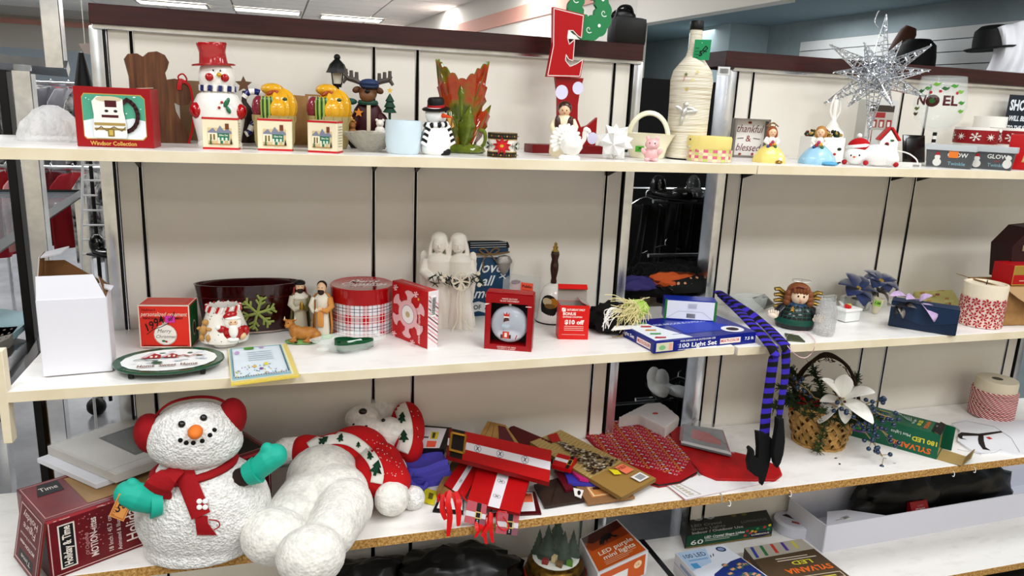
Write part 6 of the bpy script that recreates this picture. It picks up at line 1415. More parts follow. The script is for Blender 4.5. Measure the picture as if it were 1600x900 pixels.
for sx in (-1, 1):
    g = PX(m); g.tube([(sx*15, 0, 34), (sx*24, -6, 28), (sx*30, -14, 22)], [6, 7.5, 7.5], NAV, 12); g.out('sleeve', t)
    g = PX(m); g.ball((sx*34-2, -18, 20), (9, 4, 6), mat('#f2e6d4', .4), 14)
    for k in range(5): g.ball((sx*34-8+k*3.4, -20, 26-abs(k-2)*.8), (1.7, 1.8, 4), mat('#f2e6d4', .4), 8)
    g.out('hand', t)
GW3 = mat('#9a7f3e', .35, .6)
for sx in (-1, 1):
    g = PX(m)
    for k in range(4): g.tube([(sx*8, 12, 34+k*3), (sx*(26+k), 10, 30+k*9), (sx*(34+k*.5), 8, 28+k*9.5)], [4, 5, 4], GW3, 10, flat=.7)
    g.out('gold_wing', t)
g = PX(m); g.tube([(2+14*C_(a), 3+5*S_(a), 75+1.5*S_(a)) for a in [2*PI*k/20 for k in range(20)]], .7, SIL, 5, closed=True); g.tube([(4, 10, 62), (3, 9, 75)], .6, SIL, 5); g.out('wire_halo', t)
p, m = pz(1286, 526, 14)
t = T('cut_glass_jar', 'clear cut glass jar with diamond pattern right of the angel girl', 'jar', p)
CUT = film_mat('cut_glass', '#ffffff', .26, 1, 200, .04)
g = PX(m); g.lathe([(13, 0), (14.5, 1), (15, 8), (15.5, 40), (15, 46), (12.5, 50), (12.5, 56), (11, 56), (11, 50), (13.6, 44), (13.6, 6), (.2, 4)], CUT, 36, fn=lambda a, z: 1+.05*abs(S_(6*a+z*.28))*(1 if z < 46 else 0)); g.out('jar_body', t)
g = PX(m)
for k in range(10):
    for s_ in (-1, 1): g.tube([(15.6*C_(2*PI*k/10+s_*u*.9), 15.6*S_(2*PI*k/10+s_*u*.9), 4+u*38) for u in [q/8 for q in range(9)]], .5, CUT, 4)
g.out('cut_pattern', t, kind='stuff')
t, f = quad_thing('ornament_packet', 'small dark foil ornament packet at the shelf edge with a pink elastic loop', 'packet', [(1230, 531), (1258, 533), (1248, 524), (1226, 520)], Z2, .004, mat('#6a7058', .3, .5, bump=.8, bs=80))
c_ = V(t.location)
g = G(); loop = [onz(1232, 522, Z2+.003), onz(1256, 518, Z2+.003), onz(1272, 530, Z2+.003), onz(1273, 541, Z2+.002), ony(1268, 552, Y2-.006), ony(1258, 559, Y2-.008), ony(1246, 556, Y2-.006), onz(1234, 545, Z2+.002), onz(1227, 532, Z2+.003)]
g.tube(wire([q-c_ for q in loop+loop[:1]], 6), .0011, mat('#f0cfcf', .5), 6); g.out('elastic_loop', t)
p, m = pz(1322, 503, 12)
t = T('white_container', 'small white lidded plastic container with a red ribbon rose on top', 'container', p, .15)
g = PX(m); g.box((0, 0, 9), (32, 22, 17), mat('#eceeee', .3), bev=3); g.out('tub', t); g = PX(m); g.box((0, 0, 19), (36, 25, 4), mat('#f2f3f3', .3), bev=1.5); g.out('lid', t)
g = PX(m)
for k in range(9): a = k*.9; r = 1+k*.55; g.ball((-6+r*C_(a), -2+r*S_(a), 24-k*.2), (2.6, 2.6, 3), RED, 8)
g.out('rose', t); g = PX(m); g.ball((2, 2, 24), (7, 3, 2.4), mat('#c8c06a', .6), 10); g.ball((-10, 4, 26), (3, 8, 2), FILM, 10, rot=(.5, 0, 0)); g.out('rose_leaf', t)
for i, (px, py, w, h, lb) in enumerate(((1272, 492, 17, 22, 'tall narrow clear-and-silver frame behind the cut glass jar, left'), (1292, 490, 26, 20, 'square silver frame behind the cut glass jar, right'), (1316, 488, 18, 18, 'small clear plastic frame above the white container'))):
    p, m = pz(px, py, 22); t = T('silver_trinket', lb, 'frame', p, (-.3, .15, .5)[i])
    g = PX(m); 
    for c, d in (((0, 0, 1), (w, 5, 2)), ((0, 0, h+4), (w, 5, 2)), ((-w/2, 0, h/2+2), (2, 5, h+5)), ((w/2, 0, h/2+2), (2, 5, h+5))): g.box(c, d, SIL, bev=.4)
    g.out('frame', t, kind=None); g = PX(m); g.box((0, 0, h/2+2), (w-2, .8, h), mat('#cfd3d2', .15, alpha=.6)); g.out('pane', t)
p, m = pz(1345, 486, 30)
t = T('blue_ribbon_flower', 'sprig of dark blue velvet poinsettia flowers with silver leaves', 'artificial flowers', p)
BLV = mat('#1f3f7c', .6, sheen=.6, mott='#16305f', ms=60); SLV = mat('#8b8580', .4, .4, bump=.4, bs=90)
def petal(g, c, d, L_, W_, m_, droop=.25, cup=.12):
    c = V(c); d = V(d).normalized(); sd = d.cross(V((0, -.3, 1))).normalized(); n = sd.cross(d).normalized(); vs = []; N = 6
    for i in range(N+1):
        u = i/N; w_ = W_*S_(PI*min(u*.93+.05, 1))**.8/2; ce = c+d*L_*u+n*(L_*(.25*u-droop*2*u*u)); vs += [ce-sd*w_+n*w_*cup*2, ce, ce+sd*w_+n*w_*cup*2]
    fs = []
    for i in range(N): a = i*3; fs += [(a, a+1, a+4, a+3), (a+1, a+2, a+5, a+4)]
    g.add(vs, fs, m_, True)
def flower(t, c, R1, n, m_, m, nm='petal', centre=None, tilt=V((0, -.7, .7)), W_=.5, seed=0):
    R_ = random.Random(seed); tilt = tilt.normalized(); a1 = tilt.cross(V((1, 0, 0))).normalized(); a0 = a1.cross(tilt)
    for k in range(n):
        a = 2*PI*k/n+R_.uniform(-.15, .15); g = PX(m); d = a0*C_(a)+a1*S_(a)+tilt*.25; petal(g, c, d, R1*R_.uniform(.85, 1.1), R1*W_, m_); o = g.out(nm, t); s_ = o.modifiers.new('thick', 'SOLIDIFY'); s_.thickness = .0008
    g = PX(m)
    for k in range(7): a = k*.9; g.ball(V(c)+tilt*2+(a0*C_(a)+a1*S_(a))*R1*.09, R1*.055, centre or mat('#c9a94a', .4), 6)
    g.out('flower_centre', t)
flower(t, (-20, -8, 32), 32, 7, BLV, m, seed=1, W_=.85); flower(t, (26, -4, 42), 30, 7, BLV, m, seed=2, W_=.85, tilt=V((0, -.4, .9)))
for k in range(7): g = PX(m); petal(g, (20+R_.uniform(-12, 12), -6, 26), (C_(k), -.3, S_(k)*.5+.1), 20, 11, SLV); o = g.out('silver_leaf', t); s_ = o.modifiers.new('thick', 'SOLIDIFY'); s_.thickness = .0008
g = PX(m); g.tube(wire([(-18, -2, 30), (0, 0, 12), (30, 0, 2)]), 1.3, mat('#2c3c2a', .7), 6); g.tube(wire([(24, 0, 40), (30, 0, 14), (36, 0, 2)]), 1.3, mat('#2c3c2a', .7), 6); g.out('stem', t)
p, m = pz(1343, 485, 14)
t = T('silver_candle_cup', 'small round clear silver-rimmed candle cup under the blue flowers', 'candle cup', p)
g = PX(m); g.lathe([(13, 0), (14, 1), (15, 15), (14, 15), (13, 3), (.2, 2)], mat('#c9c9c6', .2, .7), 28); g.out('cup', t); g = PX(m); g.lathe([(13, 10), (.2, 11)], mat('#e8e4d8', .6), 24); g.out('wax', t)
p, m = pz(1366, 491, 7)
t = T('tiny_bottle', 'tiny glass bottle with lime green price sticker and dark foot', 'bottle', p, fc(p)); t.rotation_euler[1] = .12
g = PX(m); g.lathe([(4, 0), (4.5, 2), (7, 12), (8, 25), (6, 25), (5, 12), (.2, 3)], mat('#e3dcc0', .2, alpha=.9), 20); g.out('bottle', t)
art(t, plane_fn((-5*m, -8*m, 14*m), (10*m, 0, 0), (0, -.3*m, 9*m), 10, 9), [('r', 0, 0, 10, 9, '#9fd05c'), ('t', '1.00', 5, 4.5, 5, '#15210f', {'b': .04, 'fit': 8})], 'price_sticker')
A, B = onz(1387, 509, Z2), onz(1493, 526, Z2); m = mpp(A)
t, D = carton('navy_case', 'long navy blue clasp case with pointed front flap, small red label', 'case', A, B, .062, 40*m, mat('#16304c', .5, bump=.15, bs=200), bev=.003)
W_, H_ = 108, 40
g = G(); f = face(D, 'front', W_, H_); Pq = [(0, 40), (0, 20), (54, 9), (108, 20), (108, 40)]
vs = [f(u, v, .0018) for u, v in Pq]+[f(u, v, .0001) for u, v in Pq]; g.add(vs, [(0, 1, 2, 3, 4), (1, 6, 7, 2), (2, 7, 8, 3), (0, 5, 6, 1), (3, 8, 9, 4)], mat('#1a3756', .5, bump=.15, bs=200)); g.out('front_flap', t)
g = G(); g.box((0, 0, D[2]+.001), (D[0]*.99, D[1]*.99, .003), mat('#1a3756', .5), bev=.001); g.out('lid', t)
art(t, f, [('r', 11, 35, 23, 38, '#b9606a')], 'red_label', base=.0022)
p = onz(1432, 480, Z2+.07); m = mpp(p)
t = T('lavender_flower', 'pale lavender fabric blossom with silver leaves resting on the navy case', 'artificial flowers', (p.x, p.y, Z2+.066))
LAV = mat('#b79fc4', .6, mott='#cdb9d6', ms=60)
for k, (c, d, L_, W__) in enumerate((((0, -8, 10), (.1, -.6, -.55), 34, 24), ((-6, -4, 14), (-.9, -.3, .15), 34, 17), ((-20, 0, 18), (-1, -.1, .1), 40, 15), ((0, -4, 12), (.5, -.3, .4), 20, 14))):
    g = PX(m); petal(g, c, d, L_, W__, LAV, .12, .3); o = g.out('petal', t); s_ = o.modifiers.new('thick', 'SOLIDIFY'); s_.thickness = .0008
for k in range(6): g = PX(m); petal(g, (-26-k*5, -4, 6), (S_(k*2.1), -.5, C_(k*1.3)*.5), 20, 12, SLV if k % 2 else mat('#26262a', .6)); o = g.out('silver_leaf', t); s_ = o.modifiers.new('thick', 'SOLIDIFY'); s_.thickness = .0008
t, f = quad_thing('yellow_gift_bag', 'flat yellow gift bag printed with peach and red shapes behind the navy case', 'gift bag', [(1462, 492), (1506, 480), (1482, 444), (1424, 450)], Z2, .022, mat('#e3dc8f', .5))
R_ = random.Random(6); L = []
for k in range(26): x, y = R_.uniform(.08, .9), R_.uniform(.06, .92); a = R_.uniform(.05, .1); L.append(('p', [(x-a, y-.02), (x+a*.4, y-.05), (x+a, y+.03), (x-a*.3, y+.05)], ('#dd9a5a', '#b3584e', '#efe9a8', '#c7b94f')[k % 4]))
art(t, f, L, 'bag_print', step=.00003)
p, m = pz(1528, 512, 30)
t = T('peppermint_candle', 'wide ivory pillar candle with red peppermint swirls around its lower half', 'candle', p, fc(p))
g = PX(m); g.lathe([(30, 0), (31, 1), (31.5, 64), (31, 67), (28.5, 67.5), (27, 65), (.2, 64)], mat('#e9dfca', .35), 48); g.out('wax_body', t)
g = PX(m); g.tube([(0, 0, 64), (.5, 0, 71)], .8, mat('#2a2420', .8), 5); g.out('wick', t)
L = []; q = 0
for j in range(4):
    for i in range(7):
        cx_, cz_ = 5+i*14+(j % 2)*7, 6+j*11.5; q += 1
        for k in range(6):
            a = k*PI/3+q; L.append(('p', [(cx_+.8*C_(a), cz_+.8*S_(a)), (cx_+4*C_(a+.05), cz_+4*S_(a+.05)), (cx_+6.4*C_(a+.45), cz_+6.4*S_(a+.45)), (cx_+6.2*C_(a+.9), cz_+6.2*S_(a+.9)), (cx_+3.6*C_(a+.75), cz_+3.6*S_(a+.75))], '#b3202c'))
L = [('r', 0, 0, 98, 46, '#e6cfc6')]+L
fn = sfn(cyl_fn(31.6, 0, 46, 98, 46, arc=PI), m); fn.sub = 9; art(t, fn, L, 'peppermint_print', step=.00001)
A, B = onz(1557, 509, Z2), onz(1660, 506, Z2); m = mpp(A)
t, D = carton('cardboard_box', 'open brown cardboard box at the right end with a rounded flap hanging forward', 'box', A, B, .15, 62*m, CARD)
w_, d_, h_ = D
g = G(); P = [(-w_/2, -d_/2-.001, h_)]+[(-w_/2+w_*.9*u-.012*S_(PI*u), -d_/2-.004-.045*S_(PI*u*.8), h_-.0-.058*S_(PI*u)) for u in [k/10 for k in range(1, 10)]]+[(w_/2, -d_/2-.001, h_)]
g.sheet(P, .002, mat('#b39670', .8)); g.out('front_flap', t)
flap([(-w_/2, d_/2, h_), (-w_/2, -d_/2, h_), (-w_/2-.03, -d_/2+.02, h_+.006), (-w_/2-.05, d_/2, h_+.012)], CARD, CARD)
A, B = onz(1536, 434, Z2+63*m+.001), onz(1583, 434, Z2+63*m+.001); zz = A.z
c_ = V((D[0]*.05, 0, 0)); tp = t.location
A = V((tp.x-.10, tp.y-.055, zz)); B = V((tp.x+.01, tp.y-.06, zz)); m3 = mpp(A)
t, D = carton('tea_box', 'red and gold tea box standing on the brown cardboard box', 'box', A, B, .08, 31*m3, mat('#b5141f', .35))
art(t, face(D, 'front', 60, 31), [('r', 0, 16, 60, 31, '#a88a3e'), ('e', 28, 23, 5, 4.5, '#8e1820'), ('o', 0, 0, 60, 31, 1, '#c9a94a'), ('r', 16, 6, 44, 7.5, '#e0b0a0')])
art(t, face(D, 'right', 60, 31), [('e', 24, 10, 9, 7, '#e0c03a'), ('r', 30, 6, 42, 20, '#e5cf3c'), ('t', '2', 36, 13, 10, '#15130c', {'b': .04}), ('t', 'LONG', 16, 22, 6, '#efd9b0', {'b': .02})])
p = V((tp.x+.06, tp.y+.045, zz)); m = mpp(p)
t = T('dark_buckle_box', 'dark burgundy wooden box with a brass clasp at the right picture edge', 'box', p, -.1)
g = PX(m); g.add([(-38, -20, 0), (60, -20, 0), (60, 20, 0), (-38, 20, 0), (-46, -20, 52), (-20, -20, 80), (60, -20, 88), (-46, 20, 52), (-20, 20, 80), (60, 20, 88)], [(0, 1, 6, 5, 4), (3, 7, 8, 9, 2), (0, 4, 7, 3), (4, 5, 8, 7), (5, 6, 9, 8), (0, 3, 2, 1), (1, 2, 9, 6)], mat('#3a1216', .5)); g.out('box_body', t)
g = PX(m); g.box((-8, -21, 50), (40, 2, 9), mat('#b9ae8e', .35, .6), bev=.8); g.ball((-14, -23, 50), (4, 2, 4), GOLD, 8); g.out('brass_clasp', t)
# ================================================================== LOWER SHELF
def p3(px, py, back=0): return spot(px, py, Z3, back)
def at3(px, py, h): return onz(px, py, Z3+h)
RBX = mat('#7d1222', .35, mott='#6a0f1c', ms=12)
A, B = onz(80, 908, Z3), onz(425, 776, Z3); m = mpp((A+B)/2); hB = .150
t, D = carton('holiday_figure_box', 'long scuffed dark red carton lettered Holiday Figure, lying on its side, end flap hanging open', 'box', A, B, .20, hB, RBX)
W_, H_ = 345, 100
L = [('o', 3, 4, W_-3, H_-4, 1.2, '#e5c9c4'), ('r', 0, H_-6, W_, H_-1, '#b4434a')]
L += [('p', [(14, 12), (36, 12), (36, 86), (14, 86)], '#e9e2d8'), ('p', [(16, 14), (34, 14), (34, 84), (16, 84)], '#14171a'), ('t', 'Holiday & Time', 25, 49, 15, '#e9e2d8', {'rot': PI/2, 'fit': 66, 'b': .03})]
L += [('t', 'MOTION-ettes', 60, 48, 14, '#ecdedb', {'rot': PI/2, 'b': .02, 'fit': 66}), ('t', 'Of Christmas', 50, 40, 7, '#d9a9a8', {'rot': PI/2, 'sh': .3}), ('t', '18 Inch / 45.7 cm', 82, 44, 9, '#ecdedb', {'rot': PI/2, 'fit': 62}), ('t', 'Animated & Illuminated', 94, 48, 8.5, '#ecdedb', {'rot': PI/2, 'fit': 76}),
      ('t', 'Holiday', 113, 50, 24, '#f2e6e2', {'rot': PI/2, 'b': .01, 'fit': 64}), ('t', 'Figure', 134, 50, 24, '#f2e6e2', {'rot': PI/2, 'b': .01, 'fit': 52}), ('t', 'with Musical Features', 150, 48, 8.5, '#ecdedb', {'rot': PI/2, 'fit': 74}), ('t', 'FEATURES:', 176, 60, 5, '#ecdedb', {'rot': PI/2}), ('r', 188, 14, 189, 60, '#ecdedb')]
L += [('t', 'Holiday', 318, 84, 9, '#c9a9a4', {'fit': 34}), ('p', [(334, 60), (341, 96), (345, 100), (345, 70)], '#d9c6bd')]
R_ = random.Random(12)
for k in range(60): x, y = R_.uniform(40, 74), R_.uniform(20, 92); L.append(('e', x, y, R_.uniform(.4, 1.5), R_.uniform(.4, 1.2), '#c98a8c'))
for k in range(26): x = R_.uniform(4, 340); L.append(('e', x, R_.choice((97, 98, 2)), R_.uniform(1, 5), .8, '#d9b3ac'))
art(t, face(D, 'front', W_, H_), L, step=.00006)
L = [('o', 3, 6, W_-3, 96, 1, '#c9a9a4'), ('p', [(14, 62), (24, 92), (52, 92), (50, 62)], '#14171a'), ('r', 60, 10, 250, 90, '#a08258'), ('r', 262, 8, 335, 92, '#15100f'), ('t', 'Holiday', 298, 50, 22, '#a9a09a', {'fit': 52}), ('t', 'Time', 34, 77, 14, '#e9e2d8', {'fit': 24})]
art(t, face(D, 'top', W_, 100), L, step=.00006)
w_, d_, h_ = D
Lf = [V((-w_/2, d_*.30, h_)), V((-w_/2, -d_/2, h_)), V((-w_/2-.035, -d_/2-.02, .012)), V((-w_/2-.035, d_*.30-.02, .012))]
flap(Lf[::-1], RBX, mat('#6b4a2c', .8), 'end_flap', .003)
U, Yv = Lf[1]-Lf[0], Lf[0]-Lf[3]; nf = U.cross(Yv).normalized()
def fF(u, v, e): return Lf[3].lerp(Lf[2], u).lerp(Lf[0].lerp(Lf[1], u), v)+nf*e
L = [('p', [(.06, .06), (.94, .06), (.94, .94), (.06, .94)], '#d9bdb8'), ('p', [(.08, .08), (.92, .08), (.92, .92), (.08, .92)], '#6f101f'), ('p', [(.2, .1), (.8, .1), (.8, .26), (.2, .26)], '#14171a'), ('t', 'Holiday', .5, .80, .16, '#ecdedb', {'rot': PI, 'fit': .6}), ('t', 'Figure', .5, .64, .16, '#ecdedb', {'rot': PI, 'fit': .5}), ('t', 'Animated & Illuminated', .5, .5, .06, '#ecdedb', {'rot': PI, 'fit': .66}), ('t', 'MOTION-ettes', .5, .38, .08, '#ecdedb', {'rot': PI, 'fit': .6, 'b': .02}), ('t', 'Time', .5, .18, .1, '#ecdedb', {'rot': PI, 'fit': .4})]
art(t, fF, L, base=.0008, step=.00006)
zz = Z3+hB+.003
def quad_box(name, label, cat, P, z, th, m_, kind_art=None, group=None, nm='box_body'):
    Q = [onz(x, y, z+th) for x, y in P]; c = sum(Q, V())/4; c.z = z; t = T(name, label, cat, c, 0, group); g = G(); g.sheet([q-c for q in Q], th, m_); g.out(nm, t)
    f = lambda u, v, e: (Q[0]*(1-u)*(1-v)+Q[1]*u*(1-v)+Q[2]*u*v+Q[3]*(1-u)*v)-c+V((0, 0, e)); return t, f
t, f = quad_box('white_flat_box', 'thin white open carton under the grey frame box, on the long red carton', 'box', [(150, 757), (300, 706), (200, 665), (58, 716)], zz, .012, mat('#dcdde2', .5))
t, f = quad_box('frame_box', 'flat grey-white boxed frame with a dark picture window, lying on the red carton', 'box', [(180, 742), (330, 688), (240, 640), (74, 697)], zz+.013, .022, mat('#c9c6c0', .5))
art(t, f, [('r', .03, .03, .97, .97, '#cfccc6'), ('r', .34, .22, .92, .8, '#43443f'), ('r', .37, .26, .89, .76, '#55564f'), ('l', [(.0, .12), (1, .12)], .008, '#a9a69f')], 'frame_print', step=.00005)
g = G(); g.add([f(u, v, .004) for u, v in ((0, 0), (1, 0), (1, 1), (0, 1))], [(0, 1, 2, 3)], film_mat('shrink_wrap', '#e9eef0', .12, .8, 20, .08)); g.out('shrink_wrap', t)

def sherpa(name, col, sc_=240, st=.9):
    mm, q = newmat(name, .95, 0, col); v = q.n('ShaderNodeTexVoronoi'); v.inputs['Scale'].default_value = sc_; co = q.co(); q.l(co, v.inputs['Vector']); q.b.inputs['Sheen Weight'].default_value = .1
    n = q.noise(co, sc_*.4, 4, .7); q.bump(q.math('ADD', v.outputs['Distance'], n), st, .004); q.l(q.ramp(n, [(.3, '#d9d8d3'), (.6, col)]), q.b.inputs['Base Color']); return mm
SH = sherpa('white_sherpa', '#f4f4f2', 170)
p, m = p3(320, 886, 62)
t = T('plush_snowman', 'large white fluffy plush snowman with red earmuffs, red scarf and teal mittens', 'plush toy', p, 0)
O_ = V(p); m = mpp(p)
def L3(px, py, dy=0):       # local point on the toy's own upright middle plane, dy towards the back
    return ony(px, py, O_.y+dy)-O_
g = G(); cb = L3(320, 796); rb = 99*m; g.ball(cb, (rb*1.0, 72*m, 92*m), SH, 40); g.ball(L3(316, 845), (84*m, 66*m, 52*m), SH, 30); g.ball(L3(310, 740), (62*m, 52*m, 40*m), SH, 28)
bb = bvh(g); 
for v in g.bm.verts: v.co.z = max(v.co.z, .001)
def fuzz(o, k=.0014, s_=90, sub=0):
    tx = bpy.data.textures.get('fuzz') or bpy.data.textures.new('fuzz', 'CLOUDS'); tx.noise_scale = .012; tx.noise_depth = 2
    d = o.modifiers.new('fuzz', 'DISPLACE'); d.texture = tx; d.strength = k*2; d.mid_level = .5
fuzz(g.out('body', t, remesh=.004, smooth=6))
g = G(); ch = L3(303, 680, -.01); g.ball(ch, (67*m, 54*m, 50*m), SH, 40, rot=(0, -.12, 0)); g.ball(ch+V((4*m, 0, -12*m)), (66*m, 52*m, 38*m), SH, 30); 
hb = BVHTree.FromBMesh(g.bm); fuzz(g.out('head', t, remesh=.004, smooth=5))
def onhead(px, py, b=None):
    d = ray(px, py).normalized(); loc, n, i, dist = (b or hb).ray_cast(CAM-O_, d); return loc, n
def stick(name, L, b=None):
    g = G()
    for px, py, r, m_ in L:
        loc, n = onhead(px, py, b)
        if loc: g.ball(loc+n*.001, r, m_, 14)
    return g.out(name, t)
EYE = mat('#060606', .08, coat=.6); FELT = mat('#0b0b0b', .8)
for e in ((284, 663), (318, 653)): stick('eye', [(e[0], e[1], .0085, EYE)])
for e in ((282, 688), (291, 692), (302, 692), (316, 689), (328, 680), (335, 672)): stick('mouth_dot', [(e[0], e[1], (.0055, .004, .0055), FELT)])
loc, n = onhead(306, 671); g = G(); g.ball(loc-n*.0+V((0, -.014, 0)), (.0165, .024, .0150), mat('#ee8a3a', .6), 20); g.out('nose', t)
EAR = mat('#9c0f1b', .9, bump=.4, bs=300)
for px, py, dx in ((234, 677, -1), (362, 652, 1)):
    c = L3(px, py, .0); g = G(); g.ball(c, (22*m, 26*m, 30*m), EAR, 24, rot=(0, .1*dx, 0)); fuzz(g.out('earmuff', t), .001)
g = G(); a0 = L3(234, 660); a1 = L3(362, 634); g.tube(wire([a0, L3(262, 632, .0), L3(300, 621, .0), L3(336, 622, .0), a1]), .006, EAR, 8, flat=.5); g.out('earmuff_band', t)
SCF = mat('#a3101c', .85, bump=.4, bs=260)
g = G(); nk = L3(304, 728, -.0)
g.tube([nk+V((56*m*C_(a), 46*m*S_(a), 5*m*C_(a)*1.5)) for a in [2*PI*k/28 for k in range(28)]], 8*m, SCF, 10, closed=True, flat=.8); g.out('scarf_loop', t)
def onbody(px, py, off=.006):
    loc, n = onhead(px, py, bb)
    if loc is None: return L3(px, py, -.06)
    return loc-(loc-(CAM-O_)).normalized()*off
g = G(); strip_tube(g, [onbody(286, 728, .012)]+[onbody(x, y) for x, y in ((290, 745), (300, 770), (308, 790), (314, 806))], 27*m, .008, [SCF], .03); g.out('scarf_tail', t)
g = G(); q0 = onbody(280, 732, .014); strip_tube(g, [q0, L3(262, 745, -.085), L3(248, 760, -.09), L3(243, 775, -.08)], lambda u: (22+26*u)*m, .009, [SCF], .03); g.out('scarf_tail', t)
g = G()
for k in range(12): x = 306+k*1.6; g.tube([onbody(x, 806, .006), onbody(310+k*1.0+(k-6)*.6, 818, .009), onbody(309+k*2.6, 836, .007)], .0017, SCF, 5)
g.tube(wire([onbody(326, 812, .008), onbody(340, 814, .012), onbody(343, 822, .012), onbody(334, 828, .01)]), .0015, SCF, 5); g.out('tassel', t)
for c in ((316, 788),):
    for k in range(4):
        a = PI/4+k*PI/2; px, py = c[0]+6.5*C_(a), c[1]+6.5*S_(a); g = G(); l_ = onbody(px, py, .0115); g.ball(l_, (.0062, .0018, .0062), mat('#efefec', .7), 10, rot=(-.3, 0, 0)); g.out('flower_petal', t)
TEAL = mat('#27b5a0', .55); ARM = mat('#3a2b22', .9)
def mitten(arm, cuff, palm, thumb, r):
    g = G(); g.tube(arm, 15*m, ARM, 12); g.out('arm', t)
    g = G(); g.tube(cuff, [17*m, 21*m], TEAL, 16); g.out('mitten_cuff', t)
    g = G(); g.tube(palm, r, TEAL, 14); g.ball(palm[-1], r[-1]*1.02, TEAL, 16); g.ball(palm[0], r[0], TEAL, 12); g.tube(thumb, [9*m, 9*m], TEAL, 12); g.ball(thumb[-1], 9*m, TEAL, 12); g.out('mitten', t, remesh=.003, smooth=3)
mitten([L3(360, 752, -.03), L3(388, 742, -.055)], [L3(386, 742, -.06), L3(402, 734, -.065)], [L3(404, 732, -.065), L3(420, 718, -.068), L3(430, 712, -.068)], [L3(412, 716, -.068), L3(417, 700, -.068)], [17*m, 19*m, 18*m])
mitten([L3(275, 782, -.04), L3(252, 784, -.07)], [L3(253, 786, -.075), L3(235, 788, -.08)], [L3(234, 784, -.08), L3(214, 776, -.082), L3(200, 772, -.08)], [L3(214, 764, -.082), L3(206, 756, -.082)], [17*m, 21*m, 19*m])
Q = [ony(x, y, O_.y-.105)-O_ for x, y in ((170, 806), (193, 815), (209, 780), (186, 771))]
g = G(); g.sheet(Q, .0012, mat('#e2a35e', .6)); g.out('price_tag', t)
f = lambda u, v, e: Q[0].lerp(Q[1], u).lerp(Q[3].lerp(Q[2], u), v)+V((0, -e, 0))
art(t, f, [('o', .08, .06, .92, .9, .03, '#b06a34'), ('t', '5', .38, .42, .5, '#2a2230', {'fit': .26, 'b': .02}), ('t', '8', .62, .62, .4, '#2a2230', {'fit': .2, 'b': .02})]+[('r', .14, .12+k*.1, .3, .14+k*.1, '#8a4f28') for k in range(4)], 'tag_writing', step=.00004)

PLB = sherpa('cream_plush', '#f3f1ea', 120, .5)
p = onz(525, 800, Z3); t = T('plush_bear', 'white plush bear lying on its back in red tree-patterned sweater and knit hat', 'plush toy', p)
O_ = V(p)
def B3(px, py, h): return onz(px, py, Z3+h)-O_
def org(parts, nm, m_, vox=.005, sm=8, fz=.0012):
    g = G()
    for q in parts:
        if len(q) == 2: g.ball(q[0], q[1], m_, 26)
        else: g.tube([q[0], q[0].lerp(q[1], .5), q[1]], [q[2], (q[2]+q[3])/2, q[3]], m_, 20); g.ball(q[0], q[2], m_, 20); g.ball(q[1], q[3], m_, 20)
    b = BVHTree.FromBMesh(g.bm); o = g.out(nm, t, remesh=vox, smooth=sm)
    if fz: fuzz(o, fz)
    return b
hipL, hipR = B3(480, 775, .075), B3(540, 790, .075)
footL, footR = B3(428, 838, .062), B3(486, 868, .062)
body = [(B3(505, 745, .095), (.098, .085, .088)), (B3(520, 770, .08), (.095, .08, .078)), (hipL, B3(452, 806, .068), .070, .062), (footL, (.078, .07, .068)), (hipR, B3(516, 832, .070), .072, .063), (footR, (.080, .07, .070)),
        (B3(555, 712, .10), (.085, .08, .075)), (B3(500, 705, .115), B3(462, 704, .12), .04, .040), (B3(448, 706, .12), (.041, .038, .042)), (B3(612, 735, .08), B3(612, 770, .055), .045, .046), (B3(612, 780, .052), (.047, .045, .046)), (B3(575, 690, .10), B3(590, 665, .10), .06, .06)]
bb = org(body, 'body', PLB)
hc = B3(590, 662, .105)
hb = org([(hc, (.100, .08, .088)), (B3(566, 655, .165), (.052, .046, .042)), (B3(572, 668, .150), (.046, .04, .035)), (B3(545, 655, .12), (.04, .035, .04)), (B3(606, 678, .125), (.056, .048, .052))], 'head', PLB, .0042, 6)
def st_(nm, px, py, r, m_, b):
    loc, n, i, d = b.ray_cast(CAM-O_, ray(px, py).normalized())
    if loc: g = G(); g.ball(loc, r, m_, 12); return g.out(nm, t)
st_('nose', 567, 643, (.013, .010, .010), EYE, hb); st_('eye', 599, 657, .0065, EYE, hb); 0
st_('mouth', 553, 663, (.005, .003, .003), FELT, hb); st_('mouth', 572, 666, (.005, .003, .003), FELT, hb)
g = G(); g.ball(B3(534, 634, .12), (.034, .018, .03), mat('#c9c2b4', .9), 18); fuzz(g.out('ear', t), .001)
KN = mat('#c9151d', .85, bump=.6, bs=320)
def scaled(q, k): return (q[0], tuple(r*k for r in q[1])) if len(q) == 2 else q
sw = [(B3(556, 712, .102), (.098, .090, .085)), (B3(520, 715, .118), B3(478, 705, .122), .056, .047), (B3(595, 725, .095), B3(613, 752, .075), .062, .052), (B3(525, 716, .108), (.082, .064, .074)), (B3(585, 740, .095), (.066, .056, .068))]
sb = org(sw, 'red_sweater', KN, .0042, 5, 0)
def sf(px, py, off, b=None):
    loc, n, i, d = (b or sb).ray_cast(CAM-O_, ray(px, py).normalized())
    return (loc-(loc-(CAM-O_)).normalized()*off) if loc else None
